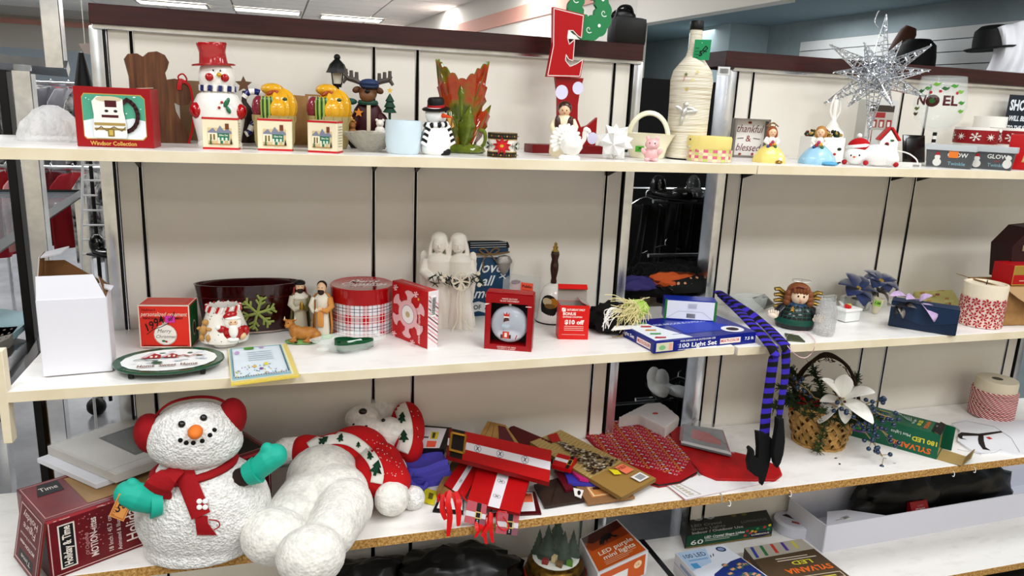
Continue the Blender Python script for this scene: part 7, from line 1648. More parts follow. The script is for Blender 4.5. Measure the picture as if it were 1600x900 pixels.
def band(P, w_px, m_, nm, off=.002, b=None):
    """soft band laid on the toy along picture points, its width in px measured across"""
    vs = []; N = len(P)
    for i, (x, y) in enumerate(P):
        a, c = P[max(i-1, 0)], P[min(i+1, N-1)]; dx, dy = c[0]-a[0], c[1]-a[1]; l_ = math.hypot(dx, dy); nx, ny = -dy/l_, dx/l_; row = []
        for k in range(5):
            q = (k/4-.5)*w_px; s_ = sf(x+nx*q, y+ny*q, off, b)
            row.append(s_)
        last = next((r for r in row if r), None)
        if last is None: continue
        row = [r or last for r in row]; vs += row
    n = len(vs)//5; g = G(); g.add(vs, [(i*5+k, i*5+k+1, (i+1)*5+k+1, (i+1)*5+k) for i in range(n-1) for k in range(4)], m_, True); o = g.out(nm, t); s_ = o.modifiers.new('thick', 'SOLIDIFY'); s_.thickness = .002; s_.offset = 0; return o
WK = mat('#f0eee6', .85, bump=.5, bs=320); DGK = mat('#124a30', .85)
def interp(P, n=6): return [(q.x, q.y) for q in wire([(x, y, 0) for x, y in P], n)]
band(interp([(484, 700), (500, 690), (520, 684), (545, 687), (566, 700), (582, 718), (590, 738), (588, 755)]), 19, WK, 'white_yoke', .004)
def tree_on(px, py, s_, rot, b=None, off=.010):
    P = [(0, -1.1), (.55, -.25), (.25, -.25), (.8, .5), (.18, .5), (.18, .9), (-.18, .9), (-.18, .5), (-.8, .5), (-.25, -.25), (-.55, -.25)]
    Q = []
    for x, y in P:
        x, y = rot2(x*s_, y*s_, rot); q = sf(px+x, py+y, off, b)
        if q is None: return
        Q.append(q)
    g = G(); c = sf(px, py+.0, off, b)
    if c: g.add([c]+Q, [(0, i+1, (i+1) % len(Q)+1) for i in range(len(Q))], DGK); o = g.out('knit_tree', t); s2 = o.modifiers.new('thick', 'SOLIDIFY'); s2.thickness = .0012; s2.offset = 0
for x, y, s_, r in ((505, 688, 9, .9), (532, 684, 7, .3), (578, 712, 7, -.2), (588, 732, 13, .25), (560, 695, 5, 0)): tree_on(x, y, s_, r)
# hat
hat = [(B3(636, 670, .115), (.054, .075, .085)), (B3(638, 698, .095), (.045, .05, .05))]
hb2 = org(hat, 'knit_hat', KN, .004, 5, 0)
band(interp([(622, 628), (629, 645), (634, 665), (634, 688), (628, 706)]), 21, WK, 'white_hat_band', .003, hb2)
for x, y, s_, r in ((619, 634, 8, .5), (628, 653, 9, .15), (631, 682, 10, 0)): tree_on(x, y, s_, r, hb2, .009)
R_ = random.Random(5)
g = G()
for k in range(64):
    x, y = R_.choice(((R_.uniform(638, 655), R_.uniform(640, 705)), (R_.uniform(468, 600), R_.uniform(680, 700)), (R_.uniform(596, 630), R_.uniform(720, 745)), (R_.uniform(585, 612), R_.uniform(690, 720))))
    q = sf(x, y, .001, hb2 if x > 636 else sb)
    if q: g.ball(q, .0013, WK, 6)
g.out('knit_fleck', t, kind='stuff')
g = G(); g.ball(B3(645, 778, .028), .034, sherpa('pompom_fluff', '#f7f7f6', 200, .8), 26); fuzz(g.out('pompom', t), .0015)

# purple folded cloth
p, m = p3(668, 764, 26)
t = T('purple_cloth', 'folded lavender blue cloth napkin bundle right of the plush bear', 'cloth', p, .1); LVB = mat('#5a55b8', .85, bump=.2, bs=60)
for k in range(4):
    g = PX(m); g.grid(lambda u, v: V((-34+70*u-3*k, -20+44*v, 8+k*10+4*S_(u*5+k)+3*S_(v*4+k)-(9 if u < .06 or v < .06 else 0))), 24, 14, LVB, th=7); g.out('fold', t)
g = PX(m); g.tube(wire([(-34, -20, 34), (-40, -26, 22), (-30, -30, 10), (-16, -28, 4), (-8, -24, 10)], 6), 6, LVB, 10, flat=.7); g.out('rolled_hem', t)
def bag(name, label, P, h, th, m_, items, cat='gift bag', group=None, step=.00006):
    """bag lying flat: four picture corners (near-left, near-right, far-right, far-left), each with its own height"""
    hs = h if isinstance(h, (tuple, list)) else (h,)*4; Q = [onz(x, y, Z3+q) for (x, y), q in zip(P, hs)]; c = sum(Q, V())/4; c.z = Z3; t = T(name, label, cat, c, 0, group)
    n = (Q[1]-Q[0]).cross(Q[3]-Q[0]).normalized()
    if hs[0] == hs[2]: g = G(); g.sheet([q-c for q in Q], th, m_); g.out('bag_body', t)
    else: g = G(); g.grid(lambda u, v: (Q[0]*(1-u)*(1-v)+Q[1]*u*(1-v)+Q[2]*u*v+Q[3]*(1-u)*v)-c, 8, 8, m_, th=th); g.out('bag_body', t)
    f = lambda u, v, e: (Q[0]*(1-u)*(1-v)+Q[1]*u*(1-v)+Q[2]*u*v+Q[3]*(1-u)*v)-c+n*e
    f.sub = .15 if hs[0] != hs[2] else 0
    if items: art(t, f, items, step=step, base=.0009)
    return t, f, c
KR2 = mat('#a8844f', .8, mott='#96733f', ms=30); SR = mat('#c01018', .35)
bag('kraft_bag', 'plain brown kraft bag under the red Santa bags, beside the purple cloth', [(682, 765), (720, 772), (750, 716), (714, 706)], .025, .018, KR2, [('l', [(.2, 0), (.35, 1)], .02, '#7d5f34')])
bag('photo_box', 'dark framed card with white front and orange sticker near the plush bear hat', [(650, 702), (694, 702), (706, 668), (655, 664)], (.085, .085, .10, .10), .02, mat('#141113', .4), [('p', [(.02, .04), (.82, .04), (.86, .92), (.1, .92)], '#e0e0e4'), ('r', .34, .08, .66, .34, '#ee6a4e'), ('r', .42, .42, .66, .74, '#d9c93c'), ('r', .47, .46, .56, .7, '#4a4a30'), ('r', .2, .45, .36, .52, '#55555a')], 'card')
bag('kraft_bag_stack', 'stack of brown kraft paper bags leaning at the back behind the long Santa bag', [(744, 690), (816, 700), (790, 664), (762, 658)], (.07, .06, .11, .12), .03, KR2, [('l', [(.1, 0), (.2, 1)], .02, '#7d5f34'), ('l', [(.3, 0), (.38, 1)], .02, '#7d5f34'), ('p', [(.5, .1), (.9, .1), (.9, .9), (.55, .9)], '#5a1a1e')])
t = T('cream_plush_scrap', 'small cream fleece roll lying behind the long Santa bag', 'fleece', B_ if False else onz(740, 672, Z3)); g = G(); g.tube(wire([V((-.03, 0, .09)), V((0, .02, .11)), V((.03, .03, .12))]), .014, PLB, 12); g.ball((.032, .03, .12), .016, PLB, 12); g.out('fleece_roll', t)
bag('framed_card', 'white card in a dark red tray with orange sticker, under the Santa bags at right', [(760, 806), (846, 802), (836, 768), (790, 768)], .006, .005, mat('#5a0f18', .4), [('r', .03, .1, .9, .95, '#ededee'), ('r', .56, .5, .88, .9, '#ee7a55'), ('t', 'PUBLIX', .72, .82, .14, '#a33322', {'b': .03, 'fit': .26})], 'card')
bag('framed_card', 'white card in a black tray, its corner showing left of the hanging ribbons', [(676, 798), (724, 802), (724, 768), (690, 768)], .006, .005, mat('#141113', .4), [('r', .1, .12, .97, .95, '#ededee')], 'card')
BTN = '#8e8e94'
def santa(name, label, P, h, th, long=True):
    L = [('p', [(0, 0), (1, 0), (1, 1), (0, 1)], '#c01018')]
    if long: L += [('r', 0, 0, .035, 1, '#7d0f16'), ('r', .035, 0, .16, 1, '#101010'), ('r', .16, .36, 1, .62, '#e9e6ea'), ('r', .0, .36, .04, .62, '#e9e6ea')]+[q for x in (.3, .52, .76) for q in (('e', x, .49, .035, .13, BTN), ('e', x, .49, .03, .11, '#e9e6ea'), ('l', [(x-.012, .42), (x+.012, .56)], .008, '#222222'), ('l', [(x+.012, .42), (x-.012, .56)], .008, '#222222'))]
    else: L += [('r', .40, 0, .62, 1, '#e9e6ea')]+[q for y in (.25, .6, .88) for q in (('e', .51, y, .075, .045, BTN), ('e', .51, y, .065, .038, '#e9e6ea'), ('l', [(.48, y-.02), (.54, y+.02)], .012, '#222222'), ('l', [(.48, y+.02), (.54, y-.02)], .012, '#222222'))]
    return bag(name, label, P, h, th, mat('#8d0d15', .35), L, group='Santa suit wine bags')
santa('santa_bag', 'red Santa suit bag mostly hidden under the others, pointing down left', [(694, 757), (726, 778), (762, 712), (733, 704)], (.03, .03, .05, .05), .008, False)
t, f, c_ = santa('santa_bag', 'red Santa suit bag with buttoned white stripe pointing at the viewer', [(730, 783), (812, 803), (829, 744), (752, 712)], (.035, .035, .062, .062), .007, False)
t, f, c_ = santa('santa_bag', 'long red Santa suit bag with gold buckle lying across the top of the pile', [(697, 712), (858, 754), (862, 704), (702, 669)], (.088, .075, .085, .105), .012, True)
g = G(); 
for a, b in (((.03, .2), (.17, .2)), ((.17, .2), (.17, .82)), ((.17, .82), (.03, .82)), ((.03, .82), (.03, .2))): g.tube([f(a[0], a[1], .003), f(b[0], b[1], .003)], .0042, mat('#c89a3c', .3, .7), 6)
g.out('gold_buckle', t)
bag('small_santa_bag', 'small folded red Santa bag with buckle right of the long one', [(862, 726), (892, 734), (902, 716), (872, 708)], (.05, .05, .06, .06), .012, SR, [('r', 0, .4, .7, .65, '#e9e6ea'), ('r', .7, 0, .86, 1, '#101010'), ('o', .66, .3, .9, .75, .04, '#c9a24c')], 'gift bag')
# tags and ribbons
for i, (P, lb) in enumerate(((((725, 816), (757, 822), (761, 789), (731, 781)), 'pink Santa belt gift tag hanging over the shelf edge, left one'), (((774, 833), (808, 837), (812, 801), (778, 798)), 'pink Santa belt gift tag hanging over the shelf edge, right one'))):
    Q = [ony(x, y, Y3-.012 if y > 805 else Y3-.004) for x, y in P]; c = sum(Q, V())/4; t = T('gift_tag', lb, 'tag', c, 0, 'belt gift tags'); g = G(); g.sheet([q-c for q in Q], .001, mat('#c96a74', .5)); g.out('tag_card', t)
    f = lambda u, v, e, Q=Q, c=c: Q[0].lerp(Q[1], u).lerp(Q[3].lerp(Q[2], u), v)-c+V((0, -e, 0))
    art(t, f, [('r', .5, 0, .72, 1, '#2b2b2e'), ('r', .72, 0, 1, .32, '#93636f'), ('r', 0, .32, 1, .55, '#e2dfe4'), ('r', .5, .32, .72, .55, '#2b2b2e'), ('o', .46, .28, .78, .6, .05, '#d9c27a'), ('e', .61, .2, .025, .03, '#d9d9d9'), ('e', .61, .12, .025, .03, '#d9d9d9')], 'tag_print', step=.00005)
REDR = mat('#d3161c', .3)
def strands(name, label, c_px, ends, w_=.010, y=Y3-.006):
    c = ony(*c_px, y); t = T(name, label, 'ribbon', c, 0, 'red ribbon handles')
    for k, (x0, y0, x1, y1) in enumerate(ends):
        a, b = ony(x0, y0, y+.01)-c, ony(x1, y1, y-.012-.004*(k % 3))-c; mid = (a+b)/2+V((.006*(-1)**k, -.006, 0)); g = G(); ribbon(g, wire([a, mid, b]), [w_*(.6+.5*S_(PI*i/12)) for i in range(13)], REDR, V((0, 1, 0)), .0008); g.out('ribbon_strand', t)
    return t
strands('red_ribbon', 'bunch of crumpled red ribbon hanging off the shelf edge, left bunch', (700, 790), [(697, 768, 700, 838), (703, 766, 702, 800), (708, 770, 716, 822), (692, 772, 696, 812), (712, 768, 714, 800), (688, 772, 686, 782)], .014)
strands('red_ribbon', 'bunch of crumpled red ribbon loops hanging off the shelf edge, right bunch', (757, 820), [(752, 800, 742, 840), (758, 802, 760, 850), (764, 804, 752, 838), (769, 802, 770, 848), (766, 800, 757, 832), (748, 806, 746, 830)], .010)
for i, P in enumerate((((790, 801), (777, 800), (777, 820), (788, 829), (795, 822), (786, 808)), ((730, 783), (724, 776), (722, 768)))):
    Q = [ony(x, y, Y3-.016) for x, y in P]; c = Q[0]; t = T('cord_loop', ('red cord loop on the right belt gift tag', 'short red cord at the left belt gift tag')[i], 'cord', c); g = G(); g.tube(wire([q-c for q in Q]), .0018, REDR, 6); g.out('cord', t)
t, f = quad_box('yellow_label', 'bright yellow price label sticking out under the purple cloth', 'label', [(661, 783), (678, 788), (684, 768), (664, 762)], Z3+.002, .004, mat('#d9cf22', .5), nm='label_card')
art(t, f, barcode(.35, .2, .45, .6, bg=None, n=6), 'barcode', step=.00003)
# brown, purple, magenta, gingerbread, tree bag
bag('dark_brown_bag', 'dark brown paper bag below the small Santa bag', [(851, 791), (913, 781), (874, 746), (834, 757)], .012, .008, mat('#46352c', .5, mott='#3a2b24', ms=20), [('l', [(.2, .1), (.9, .95)], .02, '#2c211b')])
bag('gingerbread_bag', 'brown gift bag printed with a gingerbread house beneath the tree bag', [(918, 786), (992, 776), (960, 744), (898, 756)], .014, .008, mat('#9a7550', .6), [('p', [(.15, .2), (.85, .2), (.85, .8), (.2, .85)], '#c98f55'), ('p', [(.3, .55), (.7, .5), (.6, .9), (.3, .9)], '#5a3426'), ('o', .2, .25, .8, .7, .04, '#e9cfa5')])
bag('silver_white_tag', 'small white tag between the brown bag and gingerbread bag', [(898, 774), (908, 778), (912, 766), (896, 762)], .018, .002, WHITE, [('e', .6, .5, .2, .3, '#222222')], 'tag')
bag('purple_bag', 'blue purple gift bag edge beneath the gold tree bag', [(888, 754), (936, 756), (920, 738), (880, 730)], .026, .010, mat('#4a48b0', .45), [])
bag('magenta_bag', 'magenta gift bag corner lying on the purple bag', [(906, 748), (920, 750), (908, 736), (880, 724)], .036, .008, mat('#c4307f', .45), [])
bag('wine_red_bag', 'dark wine red bag between the small Santa bag and the brown bag', [(884, 766), (896, 762), (880, 738), (866, 734)], .022, .008, mat('#6b1428', .4), [])
bag('dark_red_bag', 'large dark red bag bottom lying behind the long Santa bag', [(776, 690), (864, 716), (862, 690), (800, 664)], (.045, .04, .06, .07), .02, mat('#5c1218', .45), [])
L = [('p', [(0, 0), (1, 0), (1, 1), (0, 1)], '#b39a62')]
for k in range(34):
    y = (k+.5)/34
    L.append(('l', [(x/8, y+.012*S_(x*2+k)) for x in range(9)], .006, '#cdb981'))
L += [('p', [(.0, 0), (1, 0), (1, .32), (0, .32)], '#a5854c')]
R_ = random.Random(14)
for k in range(330):
    u = R_.random()**1.3; y = .34+.5*u; w2 = .40*(1-u)+.02; x = .5+R_.uniform(-w2, w2); L.append(('e', x, y, .034, .010, ('#3f2c22', '#55402f', '#8d7f6a')[k % 3] if k % 5 else '#cfc7b4'))
L += [('s', .5, .87, .05, 5, .45, '#55302a'), ('r', .62, .17, .86, .29, '#f08a6a'), ('t', 'PUBLIX', .74, .25, .05, '#a33322', {'b': .03, 'fit': .2}), ('p', [(.42, .22), (.54, .19), (.6, .25), (.48, .3)], '#e6d82e'), ('r', .6, .03, .88, .12, '#e6e4e2')]+[('r', .66+.02*k, .045, .672+.02*k, .105, '#3a3a3a') for k in range(9)]
bag('tree_bag', 'long gold kraft gift bag printed with a dark glitter tree, stickers at its base', [(971, 778), (1025, 748), (876, 671), (828, 690)][0:2]+[(876, 672), (828, 691)], (.030, .030, .060, .060), .010, mat('#8d6f3c', .6), L, step=.00002)
t = T('red_felt_scrap', 'crumpled red felt piece behind the top of the gold tree bag', 'felt', onz(846, 676, Z3)); heap(t, 'felt', (0, .01, .035), (.09, .05, .035), mat('#b0151c', .85), 21, .3)
bag('gold_tag_cord', 'red oval ribbon handle at the top of the gold tree bag', [(862, 690), (876, 688), (870, 676), (856, 680)], (.066, .066, .068, .068), .002, mat('#b3261f', .6), [], 'ribbon')
# tree skirt
def skirtm():
    return mat('#a80f1c', .6)
P = [(1000, 748), (1030, 757), (1062, 752), (1089, 737), (1074, 712), (1050, 684), (1030, 666), (1013, 652), (975, 655), (940, 661), (909, 673), (925, 690), (960, 722)][::-1]
Q = [onz(x, y, Z3+.012) for x, y in P]; c = sum(Q, V())/len(Q); c.z = Z3
t = T('tree_skirt', 'fan of bright red cloth printed with small pink and orange candies, black edge', 'tree skirt', c)
g = G(); g.keep = 1; g.sheet([q-c for q in Q], .011, skirtm()); g.out('skirt', t)
g = G(); g.tube([q-c+V((0, 0, -.003)) for q in Q[8:]], .0028, BLACK, 6); g.out('black_binding', t)
O_ = Q[2]-c; U = (Q[8]-Q[2]); Uy = V((-U.y, U.x, 0))
import itertools
def inpoly(x, y, P):
    s = False
    for (x0, y0), (x1, y1) in zip(P, P[1:]+P[:1]):
        if (y0 > y) != (y1 > y) and x < (x1-x0)*(y-y0)/(y1-y0)+x0: s = not s
    return s
L = []; n_ = 0
for j in range(26):
    for i in range(22):
        u, v = i/21+.02*(j % 2), -.75+j*.058; q = O_+U*u+Uy*v*.55; w3 = q+c
        if inpoly(w3.x, w3.y, [(a.x, a.y) for a in Q]):
            n_ += 1; k = (i*3+j*5) % 7; cc = ('#e9a9b4', '#d98a5a', '#d4354a', '#e9a9b4', '#c9d0e4', '#d4354a', '#e0b060')[k]; e = U*.015; h_ = Uy*.012
            if k % 3 == 0: L.append(('o3', q, e, h_, cc))
            else: L.append(('e3', q, e*1.2, h_*.8, cc))
g = G(); g.keep = 1
for k, q, e, h_, cc in L:
    z = V((0, 0, .0007)); ang = [2*PI*i/8 for i in range(8)]
    if k == 'e3': g.add([q+e*C_(a)+h_*S_(a)+z for a in ang], [tuple(range(8))], mat(cc, .6))
    else:
        o1 = [q+e*x+h_*y+z for x, y in ((-1, -1), (1, -1), (1, 1), (-1, 1))]; o2 = [q+e*x*.6+h_*y*.6+z for x, y in ((-1, -1), (1, -1), (1, 1), (-1, 1))]
        g.add(o1+o2, [(i, (i+1) % 4, 4+(i+1) % 4, 4+i) for i in range(4)], mat(cc, .6))
g.out('candy_print', t, kind='stuff', sharp=0)
# red stocking with white cuff
FL_ = mat('#c0141c', .55, mott='#a01018', ms=14)
P = [(1044, 664), (1090, 668), (1110, 700), (1150, 706), (1190, 716), (1218, 728), (1223, 740), (1212, 749), (1180, 749), (1120, 748), (1095, 738), (1076, 716), (1050, 690)]
Q = [onz(x, y, Z3+.012) for x, y in P]; c = sum(Q, V())/len(Q); c.z = Z3
t = T('red_stocking', 'red felt Christmas stocking lying flat with a grey-white fleece cuff at the back', 'stocking', c)
g = G(); A_3 = [q-c for q in Q]; n = len(A_3); g.add(A_3+[V((q.x, q.y, .001)) for q in A_3], [tuple(range(n)), tuple(range(2*n-1, n-1, -1))]+[(i, n+i, n+(i+1) % n, (i+1) % n) for i in range(n)], FL_); g.out('stocking', t, remesh=.004, smooth=4)
g = G(); cq = [onz(x, y, Z3+.05)-c for x, y in ((966, 652), (1000, 648), (1040, 668), (1062, 650), (1032, 628), (1010, 630))]; n = 6
g.add(cq+[q-V((0, 0, .042)) for q in cq], [tuple(range(n)), tuple(range(2*n-1, n-1, -1))]+[(i, n+i, n+(i+1) % n, (i+1) % n) for i in range(n)], mat('#cfc9c6', .9)); fuzz(g.out('fleece_cuff', t, remesh=.005, smooth=3), .002)
g = G(); q = onz(1024, 646, Z3+.05)-c; g.ball(q, (.012, .008, .003), mat('#b5523f', .7), 10); g.out('cuff_patch', t)
t, f = quad_box('folded_paper', 'white folded sheet with thin red edge lying under the stocking foot', 'paper', [(1070, 781), (1217, 751), (1120, 738), (1037, 755)], Z3+.001, .0025, mat('#eceaea', .6), nm='sheet')
art(t, f, [('l', [(0, 0), (1, 0)], .012, '#b33a40'), ('l', [(0, 0), (0, 1)], .012, '#b33a40'), ('o', .05, .1, .2, .9, .012, '#b9b3a4')]+[('e', .12, .2+.12*k, .03, .05, '#c9c4b2') for k in range(6)], step=.00004)
t, f = quad_box('packaged_stocking', 'small red and grey stocking sealed in a clear plastic pouch on the red stocking', 'packet', [(1064, 692), (1143, 711), (1130, 672), (1066, 662)], Z3+.018, .006, mat('#7b8284', .6), nm='insert')
art(t, f, [('p', [(0, 0), (1, 0), (1, .12), (0, .12)], '#e0e0e0'), ('p', [(.2, .35), (.5, .3), (.85, .3), (.85, .5), (.6, .75), (.25, .8)], '#b8453f'), ('l', [(.98, .1), (.98, .95)], .03, '#9c1a22'), ('l', [(.02, .1), (.02, .95)], .03, '#9c1a22')], step=.00005)
c = V(t.location); g = G(); F_ = film_mat('pouch_film', '#ffffff', .2, 1, 40, .05); g.grid(lambda u, v: f(u*1.08-.04, v*1.15-.05, .012+.006*S_(u*9+v*5)*S_(v*7)), 20, 14, F_); g.out('plastic_pouch', t)
p, m = p3(1275, 707, 44)
t = T('flower_basket', 'woven bamboo basket of fir sprigs, blue berries and one large white poinsettia', 'flower basket', p, fc(p))
BAM = mat('#b08d52', .5, mott='#8d6c38', ms=50); BAM2 = mat('#c9a566', .5, mott='#a98248', ms=50)
def bs(a, z, off=0): r = (34+16*(z/68)**.7+off)*(1+.02*C_(2*a)); return V((r*C_(a), r*S_(a)*.95, z))
g = PX(m); g.lathe([(32, 0), (35, 1), (49, 66), (46, 66), (33, 4), (.2, 3)], mat('#6e5128', .8), 36, 1, .95); g.out('basket_core', t)
for s_ in (-1, 1):
    for k in range(19):
        a0 = 2*PI*k/19; N = 12; g = PX(m); vs = []
        for i in range(N+1):
            z = 1+64*i/N; a = a0+s_*i/N*1.1; off = 2.4+2.0*s_*S_(PI*i*.5+k*PI); w_ = .10; vs += [bs(a-w_, z, off), bs(a+w_, z, off), bs(a+w_, z, off-1), bs(a-w_, z, off-1)]
        fs = []
        for i in range(N):
            for q in range(4): fs.append((4*i+q, 4*i+(q+1) % 4, 4*i+4+(q+1) % 4, 4*i+4+q))
        g.add(vs, fs, BAM if (k+s_) % 2 else BAM2, True); g.out('woven_strip', t)
for z in (1, 66):
    g = PX(m); g.tube([bs(2*PI*k/40, z, 3)+V((0, 0, 1.2*S_(k*2.5))) for k in range(40)], 2.6, BAM2, 6, closed=True); g.out('basket_rim', t)
g = PX(m)
for q in range(3): g.tube(wire([(-46, 2*q, 64), (-40+2*q, 4, 110), (-10, 6+q*2, 142+q*2), (24, 6, 134), (46, 2, 96), (50, 0, 64)], 6), 3-.5*q, mat('#3a2a1e', .9), 6)
R_ = random.Random(77)
for k in range(60):
    u = R_.random(); a = PI*u; c = V((-46*C_(a), 4, 64+74*S_(a))); g.cone(c, c+V((R_.uniform(-10, 10), R_.uniform(-8, 8), R_.uniform(-6, 10))), .9, .2, mat('#4a3626', .9), 4)
g.out('twig_handle', t)
FIR2 = mat('#2c3f24', .75); FIR3 = mat('#41532c', .75)
def sprig(g, P, n=40, l_=9, m_=FIR2):
    P = wire(P, 8)
    g.tube(P, 1, mat('#3c3324', .8), 4)
    for k in range(n):
        q = P[int(R_.random()*(len(P)-1))]; d = V((R_.uniform(-1, 1), R_.uniform(-1, 1), R_.uniform(-.7, 1))).normalized()*l_; g.cone(q, q+d, 1.2, .4, m_, 3)
for i, P in enumerate((((-30, -20, 60), (-60, -26, 66), (-72, -24, 50)), ((-20, -30, 62), (-48, -36, 78), (-66, -30, 92)), ((0, -38, 64), (6, -52, 52), (4, -56, 20), (2, -52, 4)), ((20, -30, 62), (44, -38, 60), (66, -30, 70)), ((-10, 0, 66), (-40, 4, 96), (-56, 4, 112)), ((10, 0, 66), (30, 8, 100), (44, 6, 118)), ((26, -20, 64), (60, -24, 76), (84, -22, 66)), ((-30, -10, 62), (-52, -10, 96), (-60, -8, 120)), ((-12, -32, 62), (14, -42, 66), (34, -40, 50)), ((0, 0, 66), (-10, -6, 100), (-24, -4, 124)))):
    g = PX(m); sprig(g, P, 130, 12, FIR2 if i % 2 else FIR3); g.out('fir_sprig', t)
for k in range(14):
    a = -2.9+k*.21*1.05; g = PX(m); sprig(g, ((38*C_(a), 34*S_(a), 64), (50*C_(a), 46*S_(a), 66+R_.uniform(0, 14)), (58*C_(a), 54*S_(a), 54+R_.uniform(0, 22))), 60, 10, FIR2 if k % 2 else FIR3); g.out('fir_sprig', t)
g = PX(m); g.ball((0, 0, 66), (45, 42, 13), mat('#1f2a18', .9), 20); g.out('moss', t)
# poinsettia
PW = mat('#f0efe8', .55); CEN = mat('#a99a3a', .5); fc_ = (24, -44, 92)
til = V((.15, -.85, .5)).normalized(); a1 = til.cross(V((1, 0, 0))).normalized(); a0 = a1.cross(til)
def px2dir(dx, dy): return (V((1, 0, 0))*dx+V((0, -.15, 1))*dy)
for dx, dy, L_, W__ in ((0, 40, 40, 26), (34, 18, 44, 32), (38, -22, 46, 32), (-20, -34, 42, 30), (-30, 28, 40, 28), (8, -28, 30, 20), (-26, -6, 26, 20)):
    g = PX(m); petal(g, fc_, px2dir(dx, dy)+V((0, -8, 0)), L_*1.2, W__*1.15, PW, .1, .2); o = g.out('petal', t); s_ = o.modifiers.new('thick', 'SOLIDIFY'); s_.thickness = .0008; o.modifiers.new('round', 'SUBSURF').levels = 1; o.modifiers['round'].render_levels = 1
for k in range(6): g = PX(m); g.ball(V(fc_)+V((5*C_(k), -4, 5*S_(k))), (2.2, 2.2, 2.2), CEN if k % 2 else mat('#6b2a20', .5), 8); g.out('flower_bud', t)
g = PX(m)
for k in range(18): a = R_.uniform(2.6, 4.2); c = V((-24, -38, 74)); g.tube([c, c+V((R_.uniform(-24, 22), R_.uniform(-10, 2), R_.uniform(-14, 16)))], .9, mat('#a3101c', .25, .5), 4)
g.out('red_tinsel', t, kind='stuff')
# berries
g = PX(m)
BER = mat('#1d3c5c', .15, coat=.6); ST = mat('#a08a5c', .7)
bpts = []
def spray(root, tip, n, sp):
    root, tip = V(root), V(tip); g.tube(wire([root, root.lerp(tip, .5)+V((0, -4, 5)), tip]), .9, ST, 5)
    for k in range(n):
        u = R_.uniform(.35, 1.05); c = root.lerp(tip, u)+V((0, -4*S_(PI*u), 5*S_(PI*u))); e = c+V((R_.uniform(-sp, sp), R_.uniform(-8, 2), R_.uniform(-sp, sp))); g.tube([c, e], .5, ST, 4); bpts.append(e)
spray((44, -30, 70), (96, -34, 76), 10, 14); spray((44, -30, 66), (98, -36, 46), 12, 14); spray((44, -30, 60), (92, -38, 14), 13, 13); spray((40, -30, 74), (82, -34, 100), 7, 9); spray((-10, -30, 80), (-44, -36, 106), 7, 10); spray((-30, -30, 86), (42, -62, 78), 8, 7); spray((30, -40, 66), (66, -46, 58), 6, 10)
g.out('berry_stems', t)
g = PX(m); g.ball((0, 0, 0), 3.6, BER, 10); b0 = g.out('berry', t); b0.location = bpts[0]*m
for q in bpts[1:]:
    o = bpts and bpy.data.objects.new('berry', b0.data); C.objects.link(o); o.parent = t; o.location = q*m
for k in range(5): g = PX(m); petal(g, (-44+R_.uniform(-8, 8), -20, 70+R_.uniform(0, 30)), (R_.uniform(-1, .3), -.3, R_.uniform(.2, 1)), 26, 14, mat('#5c5244', .8)); o = g.out('dry_leaf', t); s_ = o.modifiers.new('thick', 'SOLIDIFY'); s_.thickness = .0008
A, B = onz(1323, 679, Z3), onz(1463, 718, Z3); m = mpp((A+B)/2); GRB = mat('#14684c', .4)
t, D = carton('led_lights_box', 'green carton of 180 LED mini lights lying upside down, its brown end flap open', 'box', A, B, .115, 40*m, None)
w_, d_, h_ = D
for nm, c, d in (('front_panel', (0, -d_/2, h_/2), (w_, .0015, h_)), ('back_panel', (0, d_/2, h_/2), (w_, .0015, h_)), ('top_panel', (0, 0, h_-.001), (w_, d_, .0015)), ('bottom_panel', (0, 0, .001), (w_, d_, .0015)), ('end_panel', (-w_/2, 0, h_/2), (.0015, d_, h_))): g = G(); g.box(c, d, GRB); g.out(nm, t)
TAN = mat('#b39a66', .8)
g = G(); g.box((0, 0, .0025), (w_*.98, d_*.97, .001), TAN); g.box((w_*.1, d_/2-.002, h_/2), (w_*.75, .001, h_*.95), TAN); g.out('inner_lining', t)
flap([(w_/2, -d_/2, .001), (w_/2+.075, -d_/2, .004), (w_/2+.075, d_/2*.6, .004), (w_/2, d_/2*.9, .001)], TAN, GRB)
flap([(w_/2+.075, -d_/2, .004), (w_/2+.095, -d_/2, .038), (w_/2+.095, d_/2*.5, .040), (w_/2+.075, d_/2*.6, .004)], TAN, GRB, 'tuck_tab')
flap([(w_/2, d_/2, 0), (w_/2+.028, d_/2-.006, .003), (w_/2+.028, d_/2-.006, h_), (w_/2, d_/2, h_)], GRB, TAN, 'side_flap')
flap([(w_/2, -d_/2, h_), (w_/2, d_/2, h_), (w_/2-.02, d_/2, h_+.006), (w_/2-.02, -d_/2, h_+.006)], BLACK, TAN, 'top_flap')
W_, H_ = 150, 40; bulbs = ('#c94a3a', '#e0d04c', '#3a4aa0', '#3f9a5a', '#8a4aa0')
L = [('r', 0, 0, 48, 40, '#3f7f74'), ('p', [(40, 0), (50, 0), (56, 40), (50, 40)], '#cfdfd4')]+[('l', [(4, 34-6*k), (22+3*k, 28-4*k)], 2.4, bulbs[k]) for k in range(5)]
L += [('t', 'SYLVANIA', 104, 10, 12, '#e0762c', {'rot': PI, 'b': .03, 'fit': 72}), ('t', '180 LED', 128, 24, 10, '#d9cf4a', {'rot': PI, 'b': .03, 'fit': 40}), ('t', 'Mini Lights', 88, 27, 6.5, '#e6efe6', {'rot': PI, 'fit': 32})]
art(t, face(D, 'front', W_, H_), L)
